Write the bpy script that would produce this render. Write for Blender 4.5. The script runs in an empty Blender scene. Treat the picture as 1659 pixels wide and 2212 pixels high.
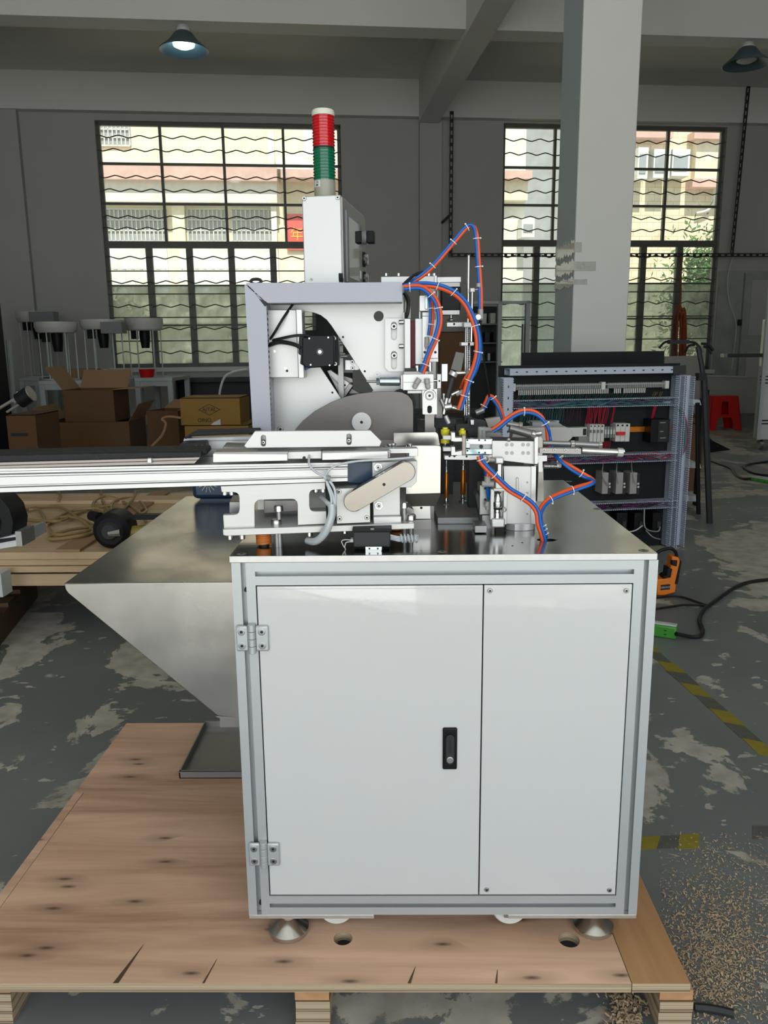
import bpy, bmesh, math, random
from mathutils import Vector, Matrix, Euler
from mathutils.geometry import tessellate_polygon
random.seed(7)
SC = bpy.context.scene
COL = SC.collection
rad = math.radians

# ------------------------------------------------------------------ camera
FPX, CX, CY = 1720.0, 829.5, 1106.0
CAMZ, PITCH, YAW, ROLL = 1.2, rad(11.66), rad(0.8), 0.0104
CAM = Vector((0, 0, CAMZ))
_h = Vector((-math.sin(YAW), math.cos(YAW), 0))
_f = _h * math.cos(PITCH) + Vector((0, 0, -math.sin(PITCH)))
_r0 = Vector((math.cos(YAW), math.sin(YAW), 0))
_u0 = _r0.cross(_f)
_u = _u0 * math.cos(ROLL) + _r0 * math.sin(ROLL)
_r = _r0 * math.cos(ROLL) - _u0 * math.sin(ROLL)
cd = bpy.data.cameras.new('camera')
cam = bpy.data.objects.new('camera', cd)
COL.objects.link(cam)
cam.matrix_world = Matrix(((_r.x, _u.x, -_f.x, CAM.x), (_r.y, _u.y, -_f.y, CAM.y), (_r.z, _u.z, -_f.z, CAM.z), (0, 0, 0, 1)))
cd.sensor_fit = 'VERTICAL'; cd.sensor_height = 36.0; cd.lens = 36.0 * FPX / 2212.0
cd.clip_start = 0.05; cd.clip_end = 200
SC.camera = cam

# ------------------------------------------------------------------ world, sun, daylight openings, exposure
SC.view_settings.view_transform = 'Standard'; SC.view_settings.look = 'None'
SC.view_settings.gamma = 1.0; SC.view_settings.use_curve_mapping = False
SC.view_settings.exposure = -0.16
SC.cycles.max_bounces = 8; SC.cycles.diffuse_bounces = 4; SC.cycles.glossy_bounces = 4
SC.cycles.transparent_max_bounces = 12; SC.cycles.sample_clamp_indirect = 4.0
SC.cycles.use_denoising = True
SC.cycles.caustics_reflective = False; SC.cycles.caustics_refractive = False
w = bpy.data.worlds.new('sky'); SC.world = w; w.use_nodes = True
bg = w.node_tree.nodes['Background']; bg.inputs[0].default_value = (0.80, 0.90, 1.0, 1); bg.inputs[1].default_value = 1.5
ROOMA = rad(6.8)
FR = Matrix.Rotation(ROOMA, 4, 'Z')            # the hall is turned a little against the machine
def light(name, typ, loc, rot, energy, color, **k):
    d = bpy.data.lights.new(name, typ); d.energy = energy; d.color = color
    for a, b in k.items(): setattr(d, a, b)
    o = bpy.data.objects.new(name, d); COL.objects.link(o); o.location = loc; o.rotation_euler = rot
    return o
sun = light('sun', 'SUN', (0, -20, 20), (rad(31), 0, rad(4)), 8.0, (1.0, 0.95, 0.86), angle=rad(0.6))
DOOR_W, DOOR_H, DOOR_D = 10.0, 4.6, -3.5
dl = light('daylight_in_open_gate', 'AREA', FR @ Vector((0.0, DOOR_D + 0.1, DOOR_H / 2)), (rad(90), 0, ROOMA), 215, (0.95, 0.99, 1.0), shape='RECTANGLE', size=DOOR_W, size_y=DOOR_H)

# ------------------------------------------------------------------ helpers
I4 = Matrix.Identity(4)
def ray(px, py):
    return (_f + _r * ((px - CX) / FPX) - _u * ((py - CY) / FPX))
def _loc(px, py, F):
    Fi = F.inverted(); return Fi @ CAM, Fi.to_3x3() @ ray(px, py)
def pl(px, py, y, F=I4):
    o, d = _loc(px, py, F); t = (y - o.y) / d.y
    return (o.x + d.x * t, o.z + d.z * t)
def pz(px, py, z, F=I4):
    o, d = _loc(px, py, F); t = (z - o.z) / d.z
    return (o.x + d.x * t, o.y + d.y * t)
def v3(px, py, y, F=I4):
    x, z = pl(px, py, y, F); return Vector((x, y, z))
def frame(px, py, y, deg):                       # a turned frame through a point of the scene
    x, z = pl(px, py, y)
    return Matrix.Translation((x, y, 0)) @ Matrix.Rotation(rad(deg), 4, 'Z')

class M:
    def __init__(s, F=None): s.v = []; s.f = []; s.m = []; s.F = F; s.mi = 0
    def add(s, vs, fs):
        n = len(s.v); s.v += [Vector(a) for a in vs]
        for f in fs: s.f.append([n + i for i in f]); s.m.append(s.mi)
        return s
    def box(s, x0, x1, y0, y1, z0, z1):
        return s.add([(x, y, z) for z in (z0, z1) for y in (y0, y1) for x in (x0, x1)],
                     [(0, 2, 3, 1), (4, 5, 7, 6), (0, 1, 5, 4), (2, 6, 7, 3), (0, 4, 6, 2), (1, 3, 7, 5)])
    def obox(s, c, sz, rot=(0, 0, 0)):
        R = Euler(rot).to_matrix(); c = Vector(c)
        return s.add([c + R @ Vector((x * sz[0] / 2, y * sz[1] / 2, z * sz[2] / 2)) for z in (-1, 1) for y in (-1, 1) for x in (-1, 1)],
                     [(0, 2, 3, 1), (4, 5, 7, 6), (0, 1, 5, 4), (2, 6, 7, 3), (0, 4, 6, 2), (1, 3, 7, 5)])
    def pbox(s, x0, y0, x1, y1, yf, yb):         # a box whose front face covers this much of the view at depth yf
        F = s.F or I4; xm, ym = (x0 + x1) / 2, (y0 + y1) / 2
        return s.box(pl(x0, ym, yf, F)[0], pl(x1, ym, yf, F)[0], yf, yb, pl(xm, y1, yf, F)[1], pl(xm, y0, yf, F)[1])
    def cyl(s, a, b, r, r2=None, n=16, cap=True):
        a, b = Vector(a), Vector(b); r2 = r if r2 is None else r2
        d = (b - a).normalized(); p = d.orthogonal().normalized(); q = d.cross(p)
        vs = []
        for c, rr in ((a, r), (b, r2)):
            vs += [c + (p * math.cos(6.28318531 * i / n) + q * math.sin(6.28318531 * i / n)) * rr for i in range(n)]
        fs = [(i, (i + 1) % n, n + (i + 1) % n, n + i) for i in range(n)]
        if cap: fs += [tuple(range(n - 1, -1, -1)), tuple(range(n, 2 * n))]
        return s.add(vs, fs)
    def tube(s, pts, r, n=8):
        pts = [Vector(p) for p in pts]; vs = []; fs = []
        d0 = (pts[1] - pts[0]).normalized(); p = d0.orthogonal().normalized()
        for i, c in enumerate(pts):
            d = (pts[min(i + 1, len(pts) - 1)] - pts[max(i - 1, 0)]).normalized()
            p = (p - d * p.dot(d)).normalized(); q = d.cross(p)
            rr = r[i] if isinstance(r, (list, tuple)) else r
            vs += [c + (p * math.cos(6.28318531 * k / n) + q * math.sin(6.28318531 * k / n)) * rr for k in range(n)]
        for i in range(len(pts) - 1):
            for k in range(n): fs.append((i * n + k, i * n + (k + 1) % n, (i + 1) * n + (k + 1) % n, (i + 1) * n + k))
        fs += [tuple(range(n - 1, -1, -1)), tuple((len(pts) - 1) * n + k for k in range(n))]
        return s.add(vs, fs)
    def prism(s, loops, y0, y1, ax='y'):          # loops of (x, z), first the outline, then the holes
        def T(a, b, c): return (a, c, b) if ax == 'y' else ((a, b, c) if ax == 'z' else (c, a, b))
        flat = [p for l in loops for p in l]; n = len(flat)
        tris = tessellate_polygon([[Vector((p[0], p[1], 0)) for p in l] for l in loops])
        vs = [T(p[0], p[1], y0) for p in flat] + [T(p[0], p[1], y1) for p in flat]
        fs = [tuple(t) for t in tris] + [tuple(i + n for i in reversed(t)) for t in tris]
        k = 0
        for l in loops:
            m = len(l)
            for i in range(m): fs.append((k + i, k + (i + 1) % m, n + k + (i + 1) % m, n + k + i))
            k += m
        return s.add(vs, fs)
    def plate(s, loops, yf, yb):                  # the same with loops of view points at depth yf
        F = s.F or I4
        return s.prism([[pl(a, b, yf, F) for a, b in l] for l in loops], yf, yb)
    def lathe(s, prof, o=(0, 0, 0), n=24, ax='z'):
        o = Vector(o); vs = []; fs = []; k = len(prof)
        for i in range(n):
            a = 6.28318531 * i / n
            for r, h in prof:
                c, d = r * math.cos(a), r * math.sin(a)
                vs.append(o + Vector((c, d, h) if ax == 'z' else ((c, h, d) if ax == 'y' else (h, c, d))))
        for i in range(n):
            j = (i + 1) % n
            for q in range(k - 1): fs.append((i * k + q, j * k + q, j * k + q + 1, i * k + q + 1))
        return s.add(vs, fs)
    def coil(s, c, R, r, turns, h, n=6, seg=20, ax='z'):
        pts = []
        for i in range(int(turns * seg) + 1):
            a = 6.28318531 * i / seg; t = i / (turns * seg) * h
            q = (R * math.cos(a), R * math.sin(a), t)
            pts.append(Vector(c) + Vector(q if ax == 'z' else (q[2], q[0], q[1])))
        return s.tube(pts, r, n)

WL = {}
_gen = {}
def ob(name, m, mat, parent=None, bevel=0.0, smooth=0.6, kind=None):
    F = m.F
    vs = [F @ v for v in m.v] if F is not None else m.v
    lo = Vector((min(v[i] for v in vs) for i in range(3))); hi = Vector((max(v[i] for v in vs) for i in range(3)))
    c = Vector(((lo.x + hi.x) / 2, (lo.y + hi.y) / 2, lo.z))
    me = bpy.data.meshes.new(name)
    me.from_pydata([v - c for v in vs], [], m.f)
    mats = mat if isinstance(mat, (list, tuple)) else [mat]
    for k in mats: me.materials.append(k)
    me.polygons.foreach_set('material_index', m.m)
    b = bmesh.new(); b.from_mesh(me); bmesh.ops.recalc_face_normals(b, faces=b.faces); b.to_mesh(me); b.free()
    me.polygons.foreach_set('use_smooth', [True] * len(me.polygons)); me.set_sharp_from_angle(angle=smooth)
    o = bpy.data.objects.new(name, me); COL.objects.link(o)
    put(o, c, parent)
    if bevel:
        bv = o.modifiers.new('bevel', 'BEVEL'); bv.width = bevel; bv.segments = 2; bv.limit_method = 'ANGLE'; bv.angle_limit = rad(40)
    if kind: o['kind'] = kind
    return o
def put(o, c, parent):
    c = Vector(c); WL[o.name] = c
    if parent is not None: o.parent = parent; o.location = c - WL[parent.name]
    else: o.location = c
def tag(o, label, cat, group=None):
    o['label'] = label; o['category'] = cat
    if group: o['group'] = group
    return o
def thing(name, label, cat, loc, group=None):
    o = bpy.data.objects.new(name, None); COL.objects.link(o); o.empty_display_size = 0.05
    put(o, loc, None); return tag(o, label, cat, group)
def lab(o, t): o['label'] = t; return o
def dup(src, name, c, parent, rot=None, scale=None):     # a copy that shares its mesh
    o = src.copy(); o.name = name; COL.objects.link(o); put(o, c, parent)
    if rot is not None: o.rotation_euler = rot
    if scale is not None: o.scale = (scale,) * 3 if not isinstance(scale, tuple) else scale
    return o
_screw = None
def screw(c, r, parent, d='y', h=0.5, name='screw'):
    """socket head seen from -y ('y'), from above ('z') or from +x ('x')"""
    global _screw
    if _screw is None:
        m = M()
        m.lathe([(0.0, -0.55), (0.42, -0.55)], n=6, ax='y'); m.m = [1] * len(m.f)
        m.mi = 1; m.lathe([(0.42, -0.55), (0.42, -0.98)], n=6, ax='y')
        m.mi = 0; m.lathe([(0.42, -1.0), (0.55, -1.0), (0.88, -0.96), (1.0, -0.8), (1.0, 0.0)], n=20, ax='y')
        me = bpy.data.meshes.new('screw'); me.from_pydata(m.v, [], m.f)
        me.materials.append(MT['screw_steel']); me.materials.append(MT['dark'])
        me.polygons.foreach_set('material_index', m.m)
        me.polygons.foreach_set('use_smooth', [True] * len(me.polygons)); me.set_sharp_from_angle(angle=0.6)
        _screw = me
    o = bpy.data.objects.new(name, _screw); COL.objects.link(o); put(o, c, parent)
    o.scale = (r, r * h * 2, r)
    o.rotation_euler = {'y': (0, 0, 0), 'z': (rad(-90), 0, 0), 'x': (0, 0, rad(90)), '-z': (rad(90), 0, 0)}[d]
    return o
def smoothpts(pts, n=6):                          # Catmull-Rom through the points
    pts = [Vector(p) for p in pts]; out = []
    for i in range(len(pts) - 1):
        a = pts[max(i - 1, 0)]; b = pts[i]; c = pts[i + 1]; d = pts[min(i + 2, len(pts) - 1)]
        for k in range(n):
            t = k / n
            out.append(0.5 * ((2 * b) + (c - a) * t + (2 * a - 5 * b + 4 * c - d) * t * t + (3 * b - a - 3 * c + d) * t ** 3))
    out.append(pts[-1]); return out

# ------------------------------------------------------------------ materials
MT = {}
def mat(name, col, rough=0.5, metal=0.0, bump=0.0, bscale=200.0, var=0.0, vscale=6.0, stretch=(1, 1, 1), coat=0.0, rvar=0.0, spec=0.5, emit=None, alpha=None, trans=0.0):
    m = bpy.data.materials.new(name); m.use_nodes = True; nt = m.node_tree; N = nt.nodes; L = nt.links
    p = N['Principled BSDF']
    p.inputs['Base Color'].default_value = (*col, 1); p.inputs['Roughness'].default_value = rough
    p.inputs['Metallic'].default_value = metal; p.inputs['Coat Weight'].default_value = coat
    p.inputs['Specular IOR Level'].default_value = spec; p.inputs['Transmission Weight'].default_value = trans
    if emit: p.inputs['Emission Color'].default_value = (*emit[0], 1); p.inputs['Emission Strength'].default_value = emit[1]
    if bump or var or rvar:
        tc = N.new('ShaderNodeTexCoord'); mp = N.new('ShaderNodeMapping'); mp.inputs['Scale'].default_value = stretch
        L.new(tc.outputs['Object'], mp.inputs['Vector'])
        if var or rvar:
            nz = N.new('ShaderNodeTexNoise'); nz.inputs['Scale'].default_value = vscale; nz.inputs['Detail'].default_value = 5
            L.new(mp.outputs[0], nz.inputs['Vector'])
            if var:
                mx = N.new('ShaderNodeMix'); mx.data_type = 'RGBA'
                mx.inputs[6].default_value = (*[c * (1 - var) for c in col], 1); mx.inputs[7].default_value = (*[min(1, c * (1 + var)) for c in col], 1)
                L.new(nz.outputs[0], mx.inputs[0]); L.new(mx.outputs[2], p.inputs['Base Color'])
            if rvar:
                mr = N.new('ShaderNodeMapRange'); mr.inputs[1].default_value = 0.3; mr.inputs[2].default_value = 0.7
                mr.inputs[3].default_value = max(0.02, rough - rvar); mr.inputs[4].default_value = rough + rvar
                L.new(nz.outputs[0], mr.inputs[0]); L.new(mr.outputs[0], p.inputs['Roughness'])
        if bump:
            n2 = N.new('ShaderNodeTexNoise'); n2.inputs['Scale'].default_value = bscale; n2.inputs['Detail'].default_value = 2
            L.new(mp.outputs[0], n2.inputs['Vector'])
            b = N.new('ShaderNodeBump'); b.inputs['Strength'].default_value = bump; b.inputs['Distance'].default_value = 0.002
            L.new(n2.outputs[0], b.inputs['Height']); L.new(b.outputs[0], p.inputs['Normal'])
    MT[name] = m; return m
mat('dark', (0.008, 0.008, 0.009), 0.6)
mat('chrome', (0.62, 0.62, 0.61), 0.2, 1.0)
mat('white_enamel', (0.60, 0.608, 0.60), 0.07, 0.0, bump=0.07, bscale=120, coat=1.0)
bpy.data.materials['white_enamel'].node_tree.nodes['Principled BSDF'].inputs['Coat IOR'].default_value = 1.85
mat('screw_steel', (0.40, 0.40, 0.39), 0.32, 0.9)
mat('arc_steel', (0.15, 0.137, 0.127), 0.42, 0.6, var=0.2, vscale=10)
mat('block_grey', (0.25, 0.255, 0.25), 0.4, 0.4)
mat('profile_alu', (0.48, 0.505, 0.515), 0.42, 0.45, var=0.05, vscale=9)
mat('plate_alu', (0.545, 0.545, 0.53), 0.38, 0.45, bump=0.05, bscale=260, stretch=(0.05, 1, 1), var=0.04, vscale=5)
mat('bright_alu', (0.57, 0.57, 0.56), 0.34, 0.5, var=0.03, vscale=12)
mat('edge_alu', (0.58, 0.58, 0.565), 0.35, 0.7, bump=0.25, bscale=60, stretch=(1, 1, 0.1), var=0.12, vscale=40)
mat('grey_alu', (0.30, 0.30, 0.29), 0.38, 0.7)
mat('steel_top', (0.46, 0.465, 0.45), 0.17, 1.0, bump=0.06, bscale=90, stretch=(0.08, 1, 1), var=0.1, vscale=7, rvar=0.05)
mat('stainless', (0.42, 0.41, 0.385), 0.24, 1.0, bump=0.05, bscale=30, var=0.12, vscale=5, rvar=0.1)
mat('dull_steel', (0.27, 0.255, 0.24), 0.35, 0.7, var=0.18, vscale=10, rvar=0.08)
mat('blue_steel', (0.45, 0.58, 0.63), 0.22, 0.9)
mat('lavender_pvc', (0.375, 0.385, 0.445), 0.42, 0.0, var=0.04, vscale=8)
mat('hose_orange', (0.34, 0.07, 0.03), 0.5)
mat('duct_pvc', (0.45, 0.50, 0.60), 0.5)
mat('black_plastic', (0.007, 0.007, 0.008), 0.5, spec=0.25)
mat('black_metal', (0.006, 0.006, 0.007), 0.45, 0.0, spec=0.22)
mat('charcoal', (0.028, 0.03, 0.032), 0.5, spec=0.3)
mat('black_sheet', (0.010, 0.013, 0.013), 0.55, var=0.15, vscale=3, spec=0.2)
mat('rubber_belt', (0.010, 0.011, 0.012), 0.7, bump=0.6, bscale=400)
mat('taupe', (0.32, 0.28, 0.25), 0.35, 0.3)
mat('grey_plastic', (0.22, 0.23, 0.23), 0.5)
mat('fitting_grey', (0.33, 0.32, 0.30), 0.4)
mat('white_plastic', (0.62, 0.62, 0.58), 0.45)
mat('tie_white', (0.72, 0.74, 0.76), 0.4)
mat('blue_tube', (0.0, 0.10, 0.42), 0.3, spec=0.4)
mat('orange_tube', (0.66, 0.075, 0.008), 0.3, spec=0.4)
mat('black_tube', (0.01, 0.01, 0.011), 0.4)
mat('clear_tube', (0.45, 0.48, 0.50), 0.2, coat=0.4)
mat('spring_orange', (0.55, 0.17, 0.03), 0.4)
mat('copper_orange', (0.75, 0.24, 0.025), 0.25, 0.75)
mat('yellow_plastic', (0.62, 0.56, 0.02), 0.4)
mat('mustard', (0.22, 0.16, 0.02), 0.45)
mat('tower_red', (0.50, 0.004, 0.008), 0.18, coat=0.5)
mat('tower_green', (0.0, 0.125, 0.055), 0.18, coat=0.5)
mat('tower_cream', (0.62, 0.62, 0.52), 0.4)
mat('tower_grey', (0.30, 0.30, 0.24), 0.45)
mat('screen_glass', (0.02, 0.02, 0.022), 0.03, coat=1.0, spec=0.9)
mat('blue_motor', (0.006, 0.035, 0.085), 0.4, coat=0.2)
mat('cardboard', (0.115, 0.055, 0.02), 0.8, var=0.12, vscale=4)
mat('cardboard_pale', (0.30, 0.18, 0.09), 0.8, var=0.08, vscale=4)
mat('cardboard_yellow', (0.26, 0.145, 0.025), 0.75, var=0.08, vscale=4)
mat('white_paint_metal', (0.50, 0.54, 0.54), 0.5)
mat('bowl_white', (0.62, 0.61, 0.56), 0.45)
mat('red_plastic', (0.62, 0.006, 0.004), 0.35)
mat('green_plastic', (0.05, 0.28, 0.03), 0.45)
mat('tool_orange', (0.75, 0.19, 0.008), 0.4)
mat('hose_tan', (0.26, 0.175, 0.07), 0.45)
mat('cable_green', (0.01, 0.14, 0.10), 0.5)
mat('cable_red', (0.36, 0.01, 0.03), 0.5)
mat('cable_purple', (0.11, 0.01, 0.09), 0.5)
mat('cable_blue', (0.01, 0.05, 0.12), 0.5)
mat('cable_grey', (0.25, 0.25, 0.25), 0.5)
mat('wall_paint', (0.435, 0.43, 0.405), 0.75, var=0.07, vscale=1.2, bump=0.3, bscale=40)
mat('ceiling_paint', (0.70, 0.70, 0.665), 0.8, var=0.05, vscale=1.0)
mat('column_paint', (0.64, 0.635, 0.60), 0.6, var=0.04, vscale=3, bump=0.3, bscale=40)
mat('column_side_shade', (0.42, 0.50, 0.52), 0.6, var=0.04, vscale=3)  # column paint with the side face's shade put into the colour
mat('worn_wall', (0.34, 0.35, 0.32), 0.8, var=0.35, vscale=3)
mat('window_iron', (0.13, 0.13, 0.115), 0.55, 0.2, var=0.2, vscale=20)
mat('tray_black', (0.03, 0.028, 0.025), 0.6, 0.2, var=0.4, vscale=20)
mat('facade_yellow', (0.88, 0.79, 0.58), 0.85, var=0.08, vscale=1.5)
mat('facade_pale', (0.84, 0.81, 0.70), 0.85, var=0.06, vscale=1.5)
mat('grille_paint', (0.62, 0.62, 0.58), 0.7)
mat('facade_grey', (0.38, 0.40, 0.42), 0.8, var=0.15, vscale=2)
mat('roof_pink', (0.72, 0.46, 0.39), 0.8, var=0.2, vscale=3)
mat('facade_white', (0.8, 0.8, 0.76), 0.7)
mat('poster_red', (0.80, 0.09, 0.08), 0.6)
mat('gold', (0.85, 0.55, 0.05), 0.5)
mat('leaf', (0.05, 0.16, 0.03), 0.6, var=0.4, vscale=8)
mat('yard', (0.62, 0.60, 0.55), 0.9, var=0.2, vscale=1)
mat('tape_yellow', (0.25, 0.205, 0.02), 0.7, var=0.25, vscale=30)
mat('tape_dark', (0.10, 0.10, 0.085), 0.7, var=0.3, vscale=30)
mat('shaving', (0.48, 0.36, 0.23), 0.8)
mat('lamp_enamel', (0.06, 0.10, 0.12), 0.4)
mat('bulb_lit', (0.9, 1, 1), 0.5, emit=((0.72, 0.95, 1.0), 9.0))
mat('lamp_white', (0.55, 0.56, 0.55), 0.5)
mat('pallet_old', (0.10, 0.055, 0.03), 0.8, var=0.3, vscale=10)

def wood(name, c1, c2, knots=True, along='x', scale=1.0):
    m = bpy.data.materials.new(name); m.use_nodes = True; nt = m.node_tree; N = nt.nodes; L = nt.links; p = N['Principled BSDF']
    p.inputs['Roughness'].default_value = 0.62
    tc = N.new('ShaderNodeTexCoord'); mp = N.new('ShaderNodeMapping')
    st = {'x': (0.55, 7, 7), 'y': (7, 0.55, 7)}[along]; mp.inputs['Scale'].default_value = [a * scale for a in st]
    L.new(tc.outputs['Object'], mp.inputs[0])
    n1 = N.new('ShaderNodeTexNoise'); n1.inputs['Scale'].default_value = 1.5; n1.inputs['Detail'].default_value = 8; n1.inputs['Distortion'].default_value = 0.6; n1.inputs['Roughness'].default_value = 0.6
    L.new(mp.outputs[0], n1.inputs['Vector'])
    r1 = N.new('ShaderNodeValToRGB'); r1.color_ramp.elements[0].position = 0.32; r1.color_ramp.elements[0].color = (*c2, 1)
    r1.color_ramp.elements[1].position = 0.62; r1.color_ramp.elements[1].color = (*c1, 1)
    L.new(n1.outputs[0], r1.inputs[0]); last = r1.outputs[0]
    if knots:
        m2 = N.new('ShaderNodeMapping'); m2.inputs['Scale'].default_value = (6.5, 22, 1) if along == 'x' else (22, 6.5, 1)
        L.new(tc.outputs['Object'], m2.inputs[0])
        vo = N.new('ShaderNodeTexVoronoi'); vo.voronoi_dimensions = '2D'; vo.inputs['Scale'].default_value = 1.0; vo.inputs['Randomness'].default_value = 1.0
        L.new(m2.outputs[0], vo.inputs['Vector'])
        for lo, hi, k in ((0.02, 0.13, 0.85), (0.1, 0.45, 0.30)):
            mr = N.new('ShaderNodeMapRange'); mr.inputs[1].default_value = lo; mr.inputs[2].default_value = hi; mr.inputs[3].default_value = k; mr.inputs[4].default_value = 0
            L.new(vo.outputs['Distance'], mr.inputs[0])
            # only some of the cells carry a knot
            th = N.new('ShaderNodeMath'); th.operation = 'GREATER_THAN'; th.inputs[1].default_value = 0.68
            sp = N.new('ShaderNodeSeparateColor'); L.new(vo.outputs['Color'], sp.inputs[0]); L.new(sp.outputs[0], th.inputs[0])
            mu = N.new('ShaderNodeMath'); mu.operation = 'MULTIPLY'; L.new(mr.outputs[0], mu.inputs[0]); L.new(th.outputs[0], mu.inputs[1])
            mx = N.new('ShaderNodeMix'); mx.data_type = 'RGBA'; mx.inputs[7].default_value = (0.06, 0.03, 0.018, 1)
            L.new(mu.outputs[0], mx.inputs[0]); L.new(last, mx.inputs[6]); last = mx.outputs[2]
    L.new(last, p.inputs['Base Color']); MT[name] = m
wood('plywood', (0.82, 0.54, 0.37), (0.44, 0.25, 0.155))
wood('plywood_orange', (0.55, 0.31, 0.15), (0.38, 0.19, 0.08), along='y', knots=False)
wood('plywood_dim', (0.56, 0.42, 0.26), (0.42, 0.29, 0.16), knots=False)
def plyedge():
    m = bpy.data.materials.new('ply_edge'); m.use_nodes = True; nt = m.node_tree; N = nt.nodes; L = nt.links; p = N['Principled BSDF']
    p.inputs['Roughness'].default_value = 0.75
    tc = N.new('ShaderNodeTexCoord'); mp = N.new('ShaderNodeMapping'); mp.inputs['Scale'].default_value = (0.6, 0.6, 330)
    L.new(tc.outputs['Object'], mp.inputs[0]); n = N.new('ShaderNodeTexNoise'); n.inputs['Scale'].default_value = 1; n.inputs['Detail'].default_value = 4
    L.new(mp.outputs[0], n.inputs['Vector']); r = N.new('ShaderNodeValToRGB')
    r.color_ramp.elements[0].position = 0.38; r.color_ramp.elements[0].color = (0.20, 0.13, 0.07, 1)
    r.color_ramp.elements[1].position = 0.6; r.color_ramp.elements[1].color = (0.55, 0.44, 0.29, 1)
    L.new(n.outputs[0], r.inputs[0]); L.new(r.outputs[0], p.inputs['Base Color']); MT['ply_edge'] = m
plyedge()
def floormat():
    m = bpy.data.materials.new('worn_floor'); m.use_nodes = True; nt = m.node_tree; N = nt.nodes; L = nt.links; p = N['Principled BSDF']
    tc = N.new('ShaderNodeTexCoord')
    def noise(sc, det, st=(1, 1, 1), ro=0.5, dist=0.0):
        mp = N.new('ShaderNodeMapping'); mp.inputs['Scale'].default_value = st; L.new(tc.outputs['Object'], mp.inputs[0])
        n = N.new('ShaderNodeTexNoise'); n.inputs['Scale'].default_value = sc; n.inputs['Detail'].default_value = det; n.inputs['Roughness'].default_value = ro; n.inputs['Distortion'].default_value = dist
        L.new(mp.outputs[0], n.inputs['Vector']); return n.outputs[0]
    def ramp(x, a, b, ca, cb):
        r = N.new('ShaderNodeValToRGB'); r.color_ramp.elements[0].position = a; r.color_ramp.elements[0].color = ca; r.color_ramp.elements[1].position = b; r.color_ramp.elements[1].color = cb
        L.new(x, r.inputs[0]); return r.outputs[0]
    base = ramp(noise(1.3, 6), 0.3, 0.7, (0.135, 0.15, 0.15, 1), (0.205, 0.218, 0.212, 1))
    patchc = ramp(noise(14, 6), 0.3, 0.7, (0.32, 0.30, 0.25, 1), (0.50, 0.48, 0.41, 1))
    big = noise(0.55, 3); fine = noise(2.6, 9, (1.15, 1, 1), 0.62, 0.3)
    a = N.new('ShaderNodeMath'); a.operation = 'MULTIPLY_ADD'; a.inputs[1].default_value = 0.55; L.new(big, a.inputs[0]); L.new(fine, a.inputs[2])
    mask = ramp(a.outputs[0], 0.80, 0.815, (0, 0, 0, 1), (1, 1, 1, 1))
    # small chips everywhere
    f2 = noise(9, 5, (1, 1.6, 1), 0.55); mk2 = ramp(f2, 0.64, 0.655, (0, 0, 0, 1), (1, 1, 1, 1))
    mm = N.new('ShaderNodeMath'); mm.operation = 'MAXIMUM'; L.new(mask, mm.inputs[0]); L.new(mk2, mm.inputs[1])
    mx = N.new('ShaderNodeMix'); mx.data_type = 'RGBA'; L.new(mm.outputs[0], mx.inputs[0]); L.new(base, mx.inputs[6]); L.new(patchc, mx.inputs[7])
    L.new(mx.outputs[2], p.inputs['Base Color'])
    rr = N.new('ShaderNodeMapRange'); rr.inputs[3].default_value = 0.42; rr.inputs[4].default_value = 0.8; L.new(mm.outputs[0], rr.inputs[0]); L.new(rr.outputs[0], p.inputs['Roughness'])
    bp = N.new('ShaderNodeBump'); bp.inputs['Strength'].default_value = 0.3; bp.inputs['Distance'].default_value = 0.002; bp.invert = True; L.new(mm.outputs[0], bp.inputs['Height']); L.new(bp.outputs[0], p.inputs['Normal'])
    MT['worn_floor'] = m
floormat()
def brickmat(name, c1, c2, mortar, sc):
    m = bpy.data.materials.new(name); m.use_nodes = True; nt = m.node_tree; N = nt.nodes; L = nt.links; p = N['Principled BSDF']; p.inputs['Roughness'].default_value = 0.85
    tc = N.new('ShaderNodeTexCoord'); mp = N.new('ShaderNodeMapping'); mp.inputs['Rotation'].default_value = (rad(90), 0, 0); L.new(tc.outputs['Object'], mp.inputs[0])
    b = N.new('ShaderNodeTexBrick'); b.inputs['Scale'].default_value = sc; b.inputs['Color1'].default_value = (*c1, 1); b.inputs['Color2'].default_value = (*c2, 1); b.inputs['Mortar'].default_value = (*mortar, 1); b.inputs['Mortar Size'].default_value = 0.01
    L.new(mp.outputs[0], b.inputs['Vector']); L.new(b.outputs[0], p.inputs['Base Color']); MT[name] = m
brickmat('facade_brick', (0.86, 0.76, 0.56), (0.80, 0.69, 0.48), (0.55, 0.45, 0.28), 1.6)
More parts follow.
